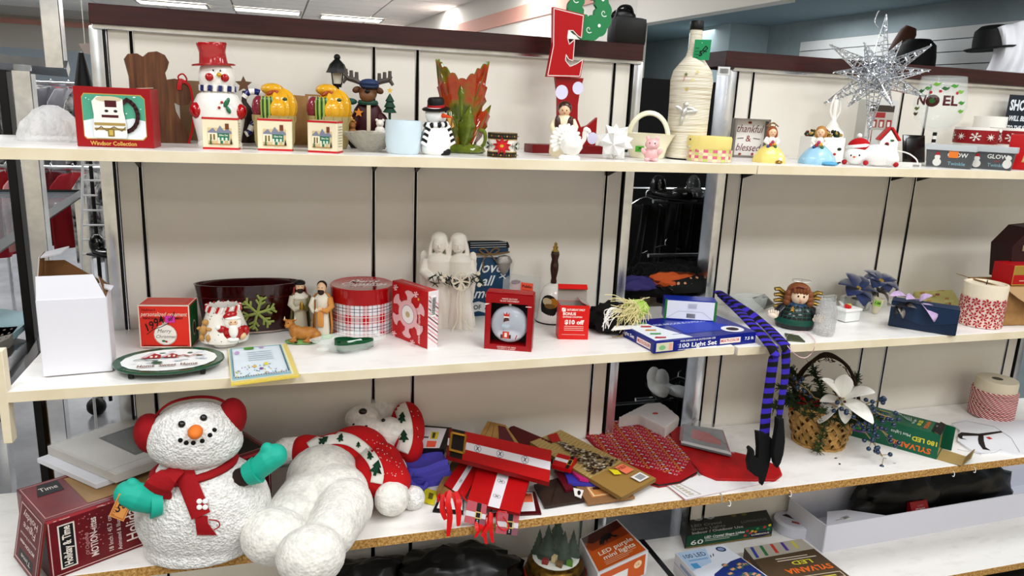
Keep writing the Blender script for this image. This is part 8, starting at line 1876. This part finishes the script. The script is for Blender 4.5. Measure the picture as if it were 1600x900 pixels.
L = [('p', [(0, 4), (60, 4), (74, 40), (60, 96), (0, 96)], '#3b7068')]+[q for k in range(5) for q in (('l', [(8, 84-15*k), (34, 80-14*k)], 4, '#20302c'), ('l', [(34, 80-14*k), (58, 77-12*k)], 4.5, bulbs[(k+1) % 5]), ('l', [(58, 77-12*k), (66, 76-12*k)], 1.5, '#e0d9c0'))]
L += [('t', 'light', 70, 82, 9, '#e9efe9', {'rot': PI, 'b': .02}), ('t', 'SYLVANIA', 124, 48, 9, '#e0762c', {'rot': PI/2, 'b': .03, 'fit': 66}), ('t', '180 LED', 112, 50, 9, '#d9cf4a', {'rot': PI/2, 'b': .03, 'fit': 48}), ('t', 'Mini Lights', 102, 50, 6, '#e6efe6', {'rot': PI/2, 'fit': 40}), ('r', 134, 8, 147, 92, '#0e0f10'), ('t', '6.4', 140, 60, 9, '#e9e9e6', {'rot': PI/2, 'b': .02})]+[('l', [(78+4*k, 76), (90+2*k, 50-2*k)], .9, '#cfdfd4') for k in range(5)]
art(t, face(D, 'top', W_, 100), L)
p, m = p3(1545, 658, 30)
t = T('twine_candle', 'short ivory pillar wrapped in red and white baker twine, at the lower shelf right end', 'candle', p, fc(p))
def bakers():
    mm, q = newmat('bakers_twine', .8, 0, '#ffffff'); x = q.xyz(q.co()); ang = q.math('ARCTAN2', x[1], x[0]); u = q.math('FRACT', q.math('ADD', q.math('MULTIPLY', ang, 24/(2*PI)), q.math('MULTIPLY', x[2], 150)))
    q.l(q.ramp(u, [(0, '#a50f1e'), (.62, '#efe6e2')], 'CONSTANT'), q.b.inputs['Base Color']); return mm
BT = bakers()
g = PX(m); g.lathe([(28, 0), (29, 1), (30, 58), (29, 62), (.2, 62)], mat('#ddd3bd', .45), 40); g.lathe([(8, 62), (7, 62.4), (.2, 62.2)], mat('#5c5648', .8), 20); g.out('wax_body', t)
for k in range(10): g = PX(m); g.tube([((30.5)*C_(a), 30.5*S_(a), 3.4+k*4.4+.8*S_(a*2+k)) for a in [2*PI*i/36 for i in range(36)]], 2.5, BT, 6, closed=True); g.out('twine_wrap', t)
P = [(1516, 702), (1534, 708), (1560, 704), (1590, 709), (1640, 703), (1640, 660), (1580, 655), (1540, 652), (1500, 656), (1488, 664), (1500, 672), (1496, 688)]
Q = [onz(x, y, Z3+.008) for x, y in P]; c = sum(Q, V())/len(Q); c.z = Z3
t = T('letter_plaque', 'white wavy-edged board with a large black letter and tiny red diamond, at the right end', 'plaque', c); g = G(); A_3 = [q-c for q in Q]; n = len(A_3)
g.add(A_3+[q-V((0, 0, .008)) for q in A_3], [tuple(range(n)), tuple(range(2*n-1, n-1, -1))]+[(i, n+i, n+(i+1) % n, (i+1) % n) for i in range(n)], mat('#e6e6ea', .5)); g.out('board', t)
fz = lambda u, v, e: onz(u, v, Z3+.008)-c+V((0, 0, e))
tp = lambda L_: [(1340+x/4.5, 560+y/4.5) for x, y in L_]
g = G(); PP = [tp([(705, 535), (730, 520), (850, 530), (1010, 510), (1018, 522), (880, 545), (850, 545), (740, 545), (735, 560), (770, 572), (720, 565), (704, 550)]), tp([(850, 540), (885, 540), (888, 580), (900, 625), (935, 648), (880, 640), (852, 600), (846, 570)]), tp([(900, 556), (925, 552), (950, 566), (925, 570)])]
for i, q in enumerate(PP): g = G(); g.keep = 1; g.add([fz(x, y, .0006) for x, y in q], [tuple(range(len(q)))], (BLACK, BLACK, RED)[i]); g.out('painted_letter' if i < 2 else 'red_diamond', t, sharp=0)
for q in ([(660, 460), (760, 440), (960, 480), (1080, 560), (1140, 660)], [(700, 640), (840, 670), (960, 665), (1010, 640)]):
    g = G(); g.tube([fz(x, y, .0006) for x, y in tp(q)], .0006, mat('#8c8c90', .6), 4); g.out('drawn_outline', t)
for i, (x, y) in enumerate(((1306, 716), (1312, 725), (1383, 716), (1398, 724))):
    p = onz(x, y, Z3+.0008); g = G(); g.ball((0, 0, .0006), (.006, .003, .001), (mat('#2a1a1a', .6), mat('#2a1a1a', .6), mat('#b9b9bd', .6), mat('#b9b9bd', .6))[i], 8); o = g.out('scrap', loc=p, rot=(0, 0, i)); tag(o, ('tiny dark scrap nearest the basket', 'tiny dark scrap in front of the other one', 'pale shiny scrap below the green carton', 'pale shiny scrap nearer the shelf edge')[i], 'scrap')
# ================================================================== BOTTOM SHELF
def boxq(name, label, cat, P, h, th, m_, z=Z4, group=None, nm='carton'):
    """carton from the four picture corners of its top face at height h; returns maps for the top, front and left faces"""
    Q = [onz(x, y, z+h) for x, y in P]; c = sum(Q, V())/4; c.z = z; t = T(name, label, cat, c, 0, group); L = [q-c for q in Q]
    g = G(); g.sheet(L, th, m_); g.out(nm, t); dn = V((0, 0, -th))
    top = lambda u, v, e: (L[0]*(1-u)*(1-v)+L[1]*u*(1-v)+L[2]*u*v+L[3]*(1-u)*v)+V((0, 0, e))
    def side(a, b):
        n = (b-a).cross(V((0, 0, 1))).normalized(); return lambda u, v, e: a.lerp(b, u)+dn*(1-v)+n*e
    return t, top, side(L[0], L[1]), side(L[3], L[0])
DKB = mat('#0b0b0c', .6)
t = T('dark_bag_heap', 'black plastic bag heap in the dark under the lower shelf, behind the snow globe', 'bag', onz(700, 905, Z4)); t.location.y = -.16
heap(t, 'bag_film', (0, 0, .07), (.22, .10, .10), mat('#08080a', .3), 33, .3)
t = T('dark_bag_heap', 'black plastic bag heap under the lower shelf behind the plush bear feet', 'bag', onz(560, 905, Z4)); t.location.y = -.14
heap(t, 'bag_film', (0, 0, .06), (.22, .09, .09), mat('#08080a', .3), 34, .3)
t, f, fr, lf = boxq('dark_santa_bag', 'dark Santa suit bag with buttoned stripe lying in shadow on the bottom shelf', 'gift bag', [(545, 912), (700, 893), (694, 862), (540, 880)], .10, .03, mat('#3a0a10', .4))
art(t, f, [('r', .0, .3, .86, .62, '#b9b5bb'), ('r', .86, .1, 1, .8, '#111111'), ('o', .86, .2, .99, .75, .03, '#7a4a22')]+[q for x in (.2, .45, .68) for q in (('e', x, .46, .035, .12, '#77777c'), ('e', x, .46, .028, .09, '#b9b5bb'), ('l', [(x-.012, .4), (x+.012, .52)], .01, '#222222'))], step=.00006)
t, f, fr, lf = boxq('white_folded_bag', 'white folded paper gift bag with red sticker and gold print on the bottom shelf', 'gift bag', [(718, 899), (757, 893), (746, 859), (709, 862)], .12, .02, mat('#d9d9dc', .5))
art(t, f, [('r', .1, .72, .5, .98, '#c01a22'), ('p', [(.3, .38), (.8, .36), (.78, .6), (.35, .62)], '#8f7d45'), ('l', [(0, 0), (.45, .25)], .02, '#a9a9ad'), ('l', [(1, 0), (.45, .25)], .02, '#a9a9ad')], step=.00006)
boxq('blue_bag', 'royal blue bag corner between the white folded bag and the snow globe', 'gift bag', [(770, 908), (792, 906), (782, 864), (758, 866)], .10, .03, mat('#14339c', .45), nm='bag_body')
p, m = spot(863, 955, Z4, 50)
t = T('snow_globe', 'large glass snow globe with green trees inside on an ornate antique gold base', 'snow globe', p, fc(p)); AG = mat('#8a6a2c', .35, .8, mott='#4a3616', ms=40)
g = PX(m); g.lathe([(58, 0), (60, 4), (54, 12), (50, 20), (52, 26), (46, 30)], AG, 40); g.lathe([(46, 30), (50, 36), (47, 44), (44, 46), (46, 52), (44, 58), (38, 62)], AG, 40); g.out('gold_base', t)
g = PX(m); g.tube([(49*C_(a), 49*S_(a), 37+2*S_(8*a)) for a in [2*PI*k/48 for k in range(48)]], 2.4, mat('#8e1a1c', .4), 6, closed=True); g.out('red_garland', t)
g = PX(m); g.ball((0, 0, 106), 50, film_mat('globe_glass', '#e9efe6', .05, 0, 5, .02), 40); g.out('glass_globe', t)
g = PX(m); g.ball((0, 0, 64), (38, 38, 6), mat('#d9dcd6', .7), 24); g.out('snow_ground', t)
R_ = random.Random(3)
for x, y, h in ((-14, -6, 62), (12, -12, 56), (0, 10, 74), (26, 6, 48), (-28, 6, 44)):
    g = PX(m)
    for k in range(5): z = 66+h*k/6; r = (1-k/5.5)*h*.3; g.lathe([(r, z), (r*.5, z+h*.14), (.2, z+h*.28)], mat('#143a24', .6), 10, c=(x, y, 0))
    g.out('globe_tree', t)
for c, q in (((-16, -26, 70), '#8e1a1c'), ((6, -30, 70), '#7a5a2c'), ((22, -24, 70), '#5c8a2c'), ((-2, -22, 74), '#c9b98a')): g = PX(m); g.box(c, (10, 7, 10), mat(q, .5), rot=(0, 0, c[0]), bev=1); g.out('tiny_present', t)
WB = mat('#dddde0', .5)
t, f, fr, lf = boxq('purple_lights_box', 'orange and white carton of LED purple mini lights, tilted beside the snow globe', 'box', [(934, 896), (1013, 860), (964, 811), (906, 842)], .13, .085, WB)
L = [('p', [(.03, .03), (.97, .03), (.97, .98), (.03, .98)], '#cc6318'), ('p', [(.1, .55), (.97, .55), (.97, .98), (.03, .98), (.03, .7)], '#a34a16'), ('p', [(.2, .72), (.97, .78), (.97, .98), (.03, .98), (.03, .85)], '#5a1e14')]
R_ = random.Random(8)
for k in range(30): x = .3+.4*R_.random(); L.append(('l', [(.52+.2*(x-.5), .74), (x*1.1-.03, .58+.12*R_.random())], .02, '#0d0c0f'))
L += [('e', .52, .72, .14, .07, '#0d0c0f'), ('t', 'LED purple', .55, .40, .15, '#efe2d2', {'b': .02, 'fit': .74}), ('t', 'mini lights', .55, .26, .15, '#efe2d2', {'b': .02, 'fit': .66})]+[('r', .2, .17-.04*k, .86-.1*k, .18-.04*k, '#e9c9a8') for k in range(3)]
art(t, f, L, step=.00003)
art(t, fr, [('p', [(.05, .02), (.95, .02), (.95, .9), (.05, .9)], '#cc6318'), ('p', [(.05, .3), (.6, .3), (.6, .62), (.05, .62)], '#e6e6e6'), ('e', .8, .6, .08, .16, '#efd2b0'), ('t', 'UL', .8, .6, .16, '#b3541a', {'fit': .08})], step=.00005)
t, f, fr, lf = boxq('crystal_lights_box', 'dark green carton numbered 60, LED crystal shape lights, behind the white light boxes', 'box', [(1072, 837), (1208, 818), (1190, 781), (1059, 796)], .055, .052, mat('#0d120f', .4))
art(t, f, [('t', '60', .26, .62, .5, '#b9beba', {'fit': .26}), ('t', 'LED Crystal', .26, .30, .12, '#9ca19d', {'fit': .34}), ('t', 'Shape Lights', .27, .17, .12, '#9ca19d', {'fit': .38}), ('t', 'Indoor / Outdoor Use', .36, .04, .12, '#c9ccc8', {'b': .02, 'fit': .58}), ('t', 'LUMINOUS', .80, .20, .12, '#8c908c', {'sp': 1.2, 'fit': .3}), ('e', .6, .5, .03, .06, '#6e6a22'), ('e', .72, .5, .03, .06, '#6e6a22'), ('p', [(.86, .8), (.92, .8), (.92, .95), (.86, .95)], '#6f8a2a')], step=.00003)
L = [('p', [(.01, .02), (.99, .02), (.99, .98), (.01, .98)], '#14573c'), ('p', [(.01, .02), (.99, .02), (.99, .16), (.45, .1), (.01, .1)], '#8f7a3c'), ('t', '60', .13, .36, .5, '#eef0ea', {'b': .01, 'fit': .14}), ('t', 'LED Crystal Shape Lights', .44, .66, .24, '#eef0ea', {'b': .03, 'fit': .46}), ('r', .22, .48, .6, .52, '#c9d4c4'), ('r', .22, .36, .5, .40, '#c9d4c4'), ('e', .86, .3, .13, .22, '#1c2050'), ('t', 'LUMINOUS', .86, .32, .16, '#e9e4c9', {'b': .03, 'fit': .21})]
for k, (x, y, q) in enumerate(((.70, .7, '#d0464a'), (.68, .36, '#d0464a'), (.76, .62, '#e0c03a'), (.82, .78, '#3fa060'), (.9, .82, '#d0464a'), (.96, .92, '#e6d84a'), (.80, .55, '#e0a83a'), (.95, .62, '#3fa060'), (.74, .5, '#c94a6a'))): L.append(('e', x, y, .018, .09, q))
art(t, fr, L, step=.00004, kind='stuff')
t, f, fr, lf = boxq('led_hundred_box', 'white and blue carton of 100 LED lights, nearest on the bottom shelf', 'box', [(1103, 918), (1206, 905), (1130, 850), (1055, 864)], .075, .07, WB)
L = [('p', [(.02, .02), (.98, .02), (.98, .98), (.02, .98)], '#e3e8f2'), ('p', [(.02, .45), (.45, .6), (.6, .98), (.02, .98)], '#bcd4ee'), ('p', [(.1, .02), (.98, .02), (.98, .60), (.75, .55), (.5, .42), (.3, .30)], '#1d3a86'), ('t', '100 LED', .28, .84, .15, '#22345e', {'fit': .42, 'b': .01}), ('r', .1, .70, .46, .74, '#8fb4dc'), ('e', .84, .88, .09, .07, '#22345e'), ('e', .84, .88, .06, .045, '#8fa4cc'), ('p', [(.08, .5), (.2, .5), (.2, .64), (.08, .64)], '#58a6d8'), ('l', [(.52, .72), (.55, .78)], .015, '#111111'), ('l', [(.58, .74), (.62, .8)], .015, '#111111')]
R_ = random.Random(4)
for k in range(16): x, y = R_.uniform(.5, .94), R_.uniform(.08, .5); L += [('e', x, y, .06, .045, '#3a6a6a'), ('p', [(x-.05, y), (x+.03, y+.04), (x+.04, y), (x-.03, y-.03)], '#d9a07c')]
art(t, f, L, step=.00003)
art(t, lf, [('r', 0, .48, 1, .52, '#a9abb4'), ('r', .2, .6, .8, .8, '#9aa9c4')], step=.00005)
BRX = mat('#5d4b36', .5)
t, f, fr, lf = boxq('brown_lights_box', 'brown carton of multicolour LED lights printed upside down, beside the long white tray', 'box', [(1215, 922), (1334, 905), (1252, 842), (1163, 856)], .06, .055, BRX)
L = [('p', [(.0, .70), (1, .74), (1, 1), (0, 1)], '#b9b4a8')]+[('l', [(x, .74+.02*k), (x+.03, .97)], .05, q) for k, (x, q) in enumerate(((.08, '#3a4aa0'), (.24, '#2f7a4a'), (.42, '#c9402f'), (.6, '#5a3aa0'), (.78, '#cfc65a')))]
L += [('t', 'SYLVANIA', .62, .34, .15, '#e0762c', {'rot': PI, 'b': .03, 'fit': .66}), ('t', 'LED', .62, .50, .12, '#d9cf4a', {'rot': PI, 'b': .02, 'fit': .3}), ('r', .3, .57, .9, .59, '#d9cfc0'), ('r', .3, .62, .8, .64, '#d9cfc0'), ('o', .2, .08, .96, .2, .015, '#c9bda6'), ('r', .3, .12, .86, .15, '#c9bd5a')]
art(t, f, L, step=.00003)
art(t, lf, [('t', 'SYLVANIA', .35, .5, .3, '#e0762c', {'b': .03, 'fit': .4}), ('t', 'LED', .7, .5, .3, '#d9cf4a', {'fit': .14})], step=.00005)
for k in range(2):
    p, m = spot(1236, 838, Z4, 22); p = V(p); p.z += .058+k*.017 if False else k*.019; m = mpp(p)
    t = T('white_tin', ('lower round flat white tin of the pair beside the long white tray', 'upper round flat white tin with dark printed lid beside the long white tray')[k], 'tin', p, fc(p), 'flat white tins')
    g = PX(m); g.lathe([(28, 0), (29, 1), (29, 8), (27, 9.6), (.2, 9.6)], mat('#d5d7e0', .4), 40); g.out('tin_body', t)
    if k: art(t, lambda u, v, e, m=m: V((u*m, v*m, 9.7*m+e)), [('e', 0, 0, 22, 22, '#c9cbd6'), ('p', [(-18, 4), (14, -2), (17, 4), (-12, 12)], '#17181c'), ('r', -2, -12, 10, -6, '#9c3a30')], 'lid_print')
A, B = onz(1285, 863.6, Z4), onz(1600, 806.6, Z4); B = A+(B-A)*1.45; m = mpp(A); hT = 47*m
t, D = carton('long_white_tray', 'long open white cardboard tray full of dark packages, on the bottom shelf at right', 'tray', A, B, .20, hT, None)
w_, d_, h_ = D; TRW = mat('#dcdde6', .55)
for nm, c, d in (('front_panel', (0, -d_/2, h_/2), (w_, .004, h_)), ('back_panel', (0, d_/2, h_*.7), (w_, .004, h_*1.4)), ('side_panel', (-w_/2, 0, h_/2), (.004, d_, h_)), ('side_panel', (w_/2, 0, h_/2), (.004, d_, h_)), ('bottom_panel', (0, 0, .002), (w_, d_, .004))): g = G(); g.box(c, d, TRW); g.out(nm, t)
flap([(-w_/2, -d_/2, h_), (-w_*.31, -d_/2, h_), (-w_*.38, -d_*.05, h_-.012), (-w_*.44, -d_*.02, h_-.01)], TRW, TRW, 'torn_flap')
art(t, lambda u, v, e: V((-w_*.47+u, -d_*.44+v, h_-.0005+e)) , barcode(.05, .004, .03, .02)+[('r', .01, .004, .04, .006, '#6a6a6a')], 'barcode', base=.001)
Rt = t.matrix_world if False else Matrix.Translation(t.location) @ Matrix.Rotation(t.rotation_euler[2], 4, 'Z')
for k, (x, wd, lb) in enumerate(((-.27, .34, 'black plastic package heap in the left half of the long white tray'), (.05, .42, 'black plastic package heap in the middle of the long white tray'))):
    q = Rt @ V((x, .02, .012)); o = T('black_package', lb, 'package', q, t.rotation_euler[2]); heap(o, 'black_wrap', (0, 0, .065), (wd*.66, .085, .12), mat('#060607', .35), 40+k, .18)
    g = G(); R_ = random.Random(k)
    for j in range(26): g.ball((R_.uniform(-wd*.4, wd*.4), -.05+R_.uniform(-.02, .01), .09+R_.uniform(-.03, .03)), .0012, mat('#c9c9c9', .3) if j % 4 else RED, 5)
    g.out('glitter_speck', o, kind='stuff')
q = Rt @ V((-.27, -.082, .062)); t = T('dome_lights_box', 'small dark red box of dome LED lights lying upside down in the long white tray', 'box', q, Rt.to_euler().z)
g = G(); g.box((0, .02, .03), (.085, .04, .055), mat('#8e0f1a', .4), rot=(-.5, 0, 0), bev=.001); g.out('carton', t)
f = lambda u, v, e: Euler((-.5, 0, 0)).to_matrix() @ V((u, -.0201-e, v))+V((0, .02, .03))
art(t, f, [('t', 'DOME LED', 0, -.002, .012, '#d9c9c4', {'rot': PI, 'fit': .045}), ('t', 'LIGHTS', .004, .010, .009, '#a9807c', {'rot': PI, 'fit': .03})], step=.00003)
for i, (x, y) in enumerate(((1233, 772), (1138, 787), (1488, 741), (1521, 735))):
    p = ony(x, y, Y3-.002); g = G(); g.tube(wire([(0, 0, .012), (.006, -.002, .004), (.004, -.004, -.006), (-.003, -.004, -.004)]), .0012, WHITE, 5); o = g.out('wire_clip', loc=p); o['group'] = 'small wire clips under the lower shelf'; tag(o, ('white wire clip under the lower shelf edge near the boots', 'white wire clip under the lower shelf joint', 'white wire clip under the lower shelf, below the plaque', 'white wire clip under the lower shelf edge at the far right')[i], 'clip', 'small wire clips under the lower shelf')
# ================================================================== LEFT SIDE AND BEHIND
ez = 1.2; E1, E2 = onz(0, 385, ez), onz(126, 303, ez); dx_ = (E2-E1).normalized()
t = T('glass_table', 'chrome framed display table with glass top and black edge, left behind the shelves', 'display table', (E2.x, E2.y, 0))
o_ = V((E2.x, E2.y, 0)); r0 = E1-dx_*.25-o_; r1 = E2-o_; lf_ = V((-dx_.y, dx_.x, 0))
if lf_.x > 0: lf_ = -lf_
def bar(a, b, w_, m_, nm):
    g = G(); g.tube([a, b], w_, m_, 4); g.out(nm, t, sharp=20)
bar(r0, r1, .022, BLACK, 'table_edge'); bar(r1, r1+lf_*1.2, .022, BLACK, 'table_edge'); bar(r0, r0+lf_*1.2, .022, BLACK, 'table_edge')
g = G(); g.sheet([r0+V((0, 0, .01)), r1+V((0, 0, .01)), r1+lf_*1.2+V((0, 0, .01)), r0+lf_*1.2+V((0, 0, .01))], .008, film_mat('table_glass', '#b9c4c8', .35, 0, 5, .03)); g.out('glass_top', t)
for q in (r0, r1, r1+lf_*1.2, r0+lf_*1.2): g = G(); g.box((q.x, q.y, .6), (.055, .055, 1.19), CHROME, bev=.004); g.out('table_leg', t)
# chrome cube frame above the shelf end
p = ony(89, 110, .45); mm_ = mpp(p)
t = T('chrome_frame', 'tall square-tube chrome rack frame beyond the left end of the top shelf', 'rack', (p.x, .45, 0))
def cx(px, py): q = ony(px, py, .45); return q.x-p.x, q.z
x1, z1_ = cx(89, 107); x0, z0_ = cx(-60, 92)
g = G(); g.box((x1, 0, (z1_+2.6)/2), (.05, .05, 2.6-z1_), CHROME, bev=.002); g.out('upper_post', t)
g = G(); g.tube([(x0, 0, z0_), (x1+.03, 0, z1_)], .024, CHROME, 4); g.out('cross_beam', t, sharp=20)
xa, za = cx(36, 110); g = G(); g.box((xa, 0, za/2), (.05, .05, za), CHROME, bev=.002); g.out('lower_post', t)
xb, zb_ = cx(2, 110); g = G(); g.box((xb, .02, za/2), (.025, .05, za), BLACK, bev=.002); g.out('black_post', t)
# cream end plate hanging at the shelf corner
a = ony(7, 548, -.44); b = ony(7, 692, -.44)
t = T('end_plate', 'narrow cream upright plate at the left front corner of the middle shelf', 'end plate', (a.x-.012, -.44, b.z)); g = G(); g.box((0, .01, (a.z-b.z)/2), (.018, .03, a.z-b.z), EDGE, bev=.001); g.out('plate', t); t['label'] = 'narrow cream upright plate at the left front corner of the middle shelf'
# side table with boxes left of the carton
t = T('side_shelf', 'low black-edged glass shelf left of the middle shelf holding pale boxes', 'shelf', onz(20, 590, .92)); c = V(t.location); Q = [onz(x, y, .92)-c for x, y in ((-60, 700), (8, 640), (62, 535), (-20, 520))]
g = G(); g.sheet(Q, .02, BLACK); g.out('shelf_plate', t)
g = G(); g.box((Q[3].x, Q[3].y, -.46), (.04, .04, .9), BLACK); g.out('shelf_post', t)
t, f = quad_box('pale_blue_box', 'flat pale blue box at the far left behind the white carton', 'box', [(-30, 535), (22, 520), (58, 490), (0, 482)], .98, .02, mat('#b9dbe2', .5))
t, f = quad_box('dotted_box', 'small grey box with brown dots at the left picture edge', 'box', [(-20, 545), (14, 528), (28, 510), (-10, 512)], .97, .03, mat('#b9b3a9', .6))
art(t, f, [('e', x, y, .06, .06, '#8c6a52') for x in (.2, .5, .8) for y in (.2, .5, .8)], step=.00005)
t, f = quad_box('black_case', 'black glossy case on the side shelf left of the white carton', 'case', [(6, 606), (36, 566), (60, 526), (10, 545)], .925, .045, mat('#0b0c0d', .15, coat=.5))
# white wire shoe ladder
p = ony(152, 408, 1.3)
t = T('wire_shoe_rack', 'white wire ladder rack with shoes seen left of the chrome post', 'shoe rack', (p.x, 1.3, p.z)); WW = mat('#e9e9ea', .4)
for sx in (-.06, .09): g = G(); g.tube([(sx, 0, -p.z), (sx, 0, 0), (sx+.05, 0, .55)], .006, WW, 6); g.out('wire_upright', t)
for k in range(9): g = G(); g.tube([(-.06+.006*k, 0, .03+k*.062), (.09+.006*k, 0, .03+k*.062)], .0045, WW, 6); g.out('wire_rung', t)
shoe((p.x+.06, 1.24, p.z+.03), .9, SHB, 'black shoe on the lowest rung of the white wire rack', 1); shoe((p.x+.09, 1.24, p.z+.24), .7, SHB, 'black shoe half way up the white wire rack', .9); shoe((p.x+.02, 1.24, p.z+.5), 1.1, mat('#c9b58c', .6), 'tan sandal on top of the white wire rack', 1.1)
# racks of clothes further back
def garment(t, x, y, z, w_, h_, m_, s0, rz=.3):
    pass
cols = ['#9c1420', '#16161a', '#d9d9da', '#b3303a', '#2a2a30', '#e3a9a4', '#8e8e94', '#c9404a', '#101014', '#e0dcd4', '#6f1420', '#b9b9c0']
def frabric(c): return mat(c, .85, mott='#f1efec' if c in ('#16161a', '#2a2a30', '#101014') else c, ms=16)
for r, (px, py, Y, n, zh) in enumerate(((22, 128, 3.2, 9, .62), (88, 135, 4.2, 12, .5), (60, 262, 2.6, 8, .45))):
    p = ony(px, py, Y)
    t = T('garment_rack', ('chrome garment rail at the far left edge behind the chrome frame', 'chrome garment rail behind the plastic bag on the top shelf', 'low chrome garment rail seen under the top shelf at far left')[r], 'clothes rail', (p.x, Y, 0))
    g = G(); g.tube([(-.42, 0, p.z), (.42, 0, p.z)], .014, CHROME, 8); g.out('rail', t)
    for sx in (-.42, .42): g = G(); g.tube([(sx, 0, 0), (sx, 0, p.z)], .014, CHROME, 8); g.out('rail_post', t)
    R_ = random.Random(r+20)
    for k in range(n):
        q = T('hanging_garment', '%s garment, %s from the left on the %s' % (('red', 'black patterned', 'pale grey', 'rose red', 'dark grey patterned', 'pink', 'grey', 'bright red', 'jet black', 'cream', 'wine red', 'silver grey')[(k*5+r) % 12], ('first', 'second', 'third', 'fourth', 'fifth', 'sixth', 'seventh', 'eighth', 'ninth', 'tenth', 'eleventh', 'twelfth')[k], ('far left rail', 'rail behind the plastic bag', 'low far left rail')[r]), 'garment', (p.x-.38+.76*k/(n-1), Y, p.z-.02), PI/2-.5, 'clothes on the far rails')
        g = G(); s0 = R_.random()*6; w_ = .38; c_ = cols[(k*5+r) % 12]; hh = zh*R_.uniform(.85, 1.1)
        g.grid(lambda u, v: V(((u-.5)*w_*(.55+.45*min(1, v*6)), .018*S_(u*15+s0)*(.3+v), -v*hh-.03*abs(u-.5)*(1-v))), 22, 8, frabric(c_)); o = g.out('cloth', q); sd = o.modifiers.new('thick', 'SOLIDIFY'); sd.thickness = .006
        g = G(); g.tube(wire([(0, 0, -.01), (0, 0, .03), (.012, 0, .045), (.02, 0, .03)]), .003, CHROME, 5); g.out('hanger_hook', q)
p = ony(132, 145, 2.2); m = mpp(p); t = T('black_cone', 'tall black cone shaped stand beyond the red mug box, left of the chrome post', 'stand', p, 0); g = PX(m); g.lathe([(3, -1.66/m), (3, -41), (18, -40), (16, -4), (8, 40), (4, 60), (.2, 61)], BLACK, 20); g.out('cone', t)
p = ony(133, 75, 2.4); m = mpp(p); t = T('hanging_tag', 'pale pointed paper tag hanging on the far wall above the black cone', 'tag', p, 0); g = PX(m); g.prism([(-9, 6), (4, 8), (14, 0), (6, -9), (-2, -8)], 1, mat('#d9c9c2', .7)); g.out('tag_card', t); g = PX(m); g.tube([(0, 0, 6), (0, 0, (CEIL-p.z)/m)], .6, SIL, 5); g.out('hanging_string', t)
p = onz(152, 648, 0); t = T('black_ball', 'small black round ball with a stem on the grey floor under the middle shelf', 'ball', p, .4); g = G(); g.ball((0, 0, .05), .05, BLACK, 18); g.out('wheel', t); g = G(); g.tube([(0, 0, .09), (0, 0, .3)], .008, CHROME, 8); g.out('caster_stem', t)
p = ony(82, 650, .5); t = T('tan_post', 'short tan wooden post seen under the left end of the middle shelf', 'post', (p.x, .5, 0)); g = G(); g.box((0, 0, p.z/2+.03), (.05, .03, p.z+.06), CARD); g.out('post', t)
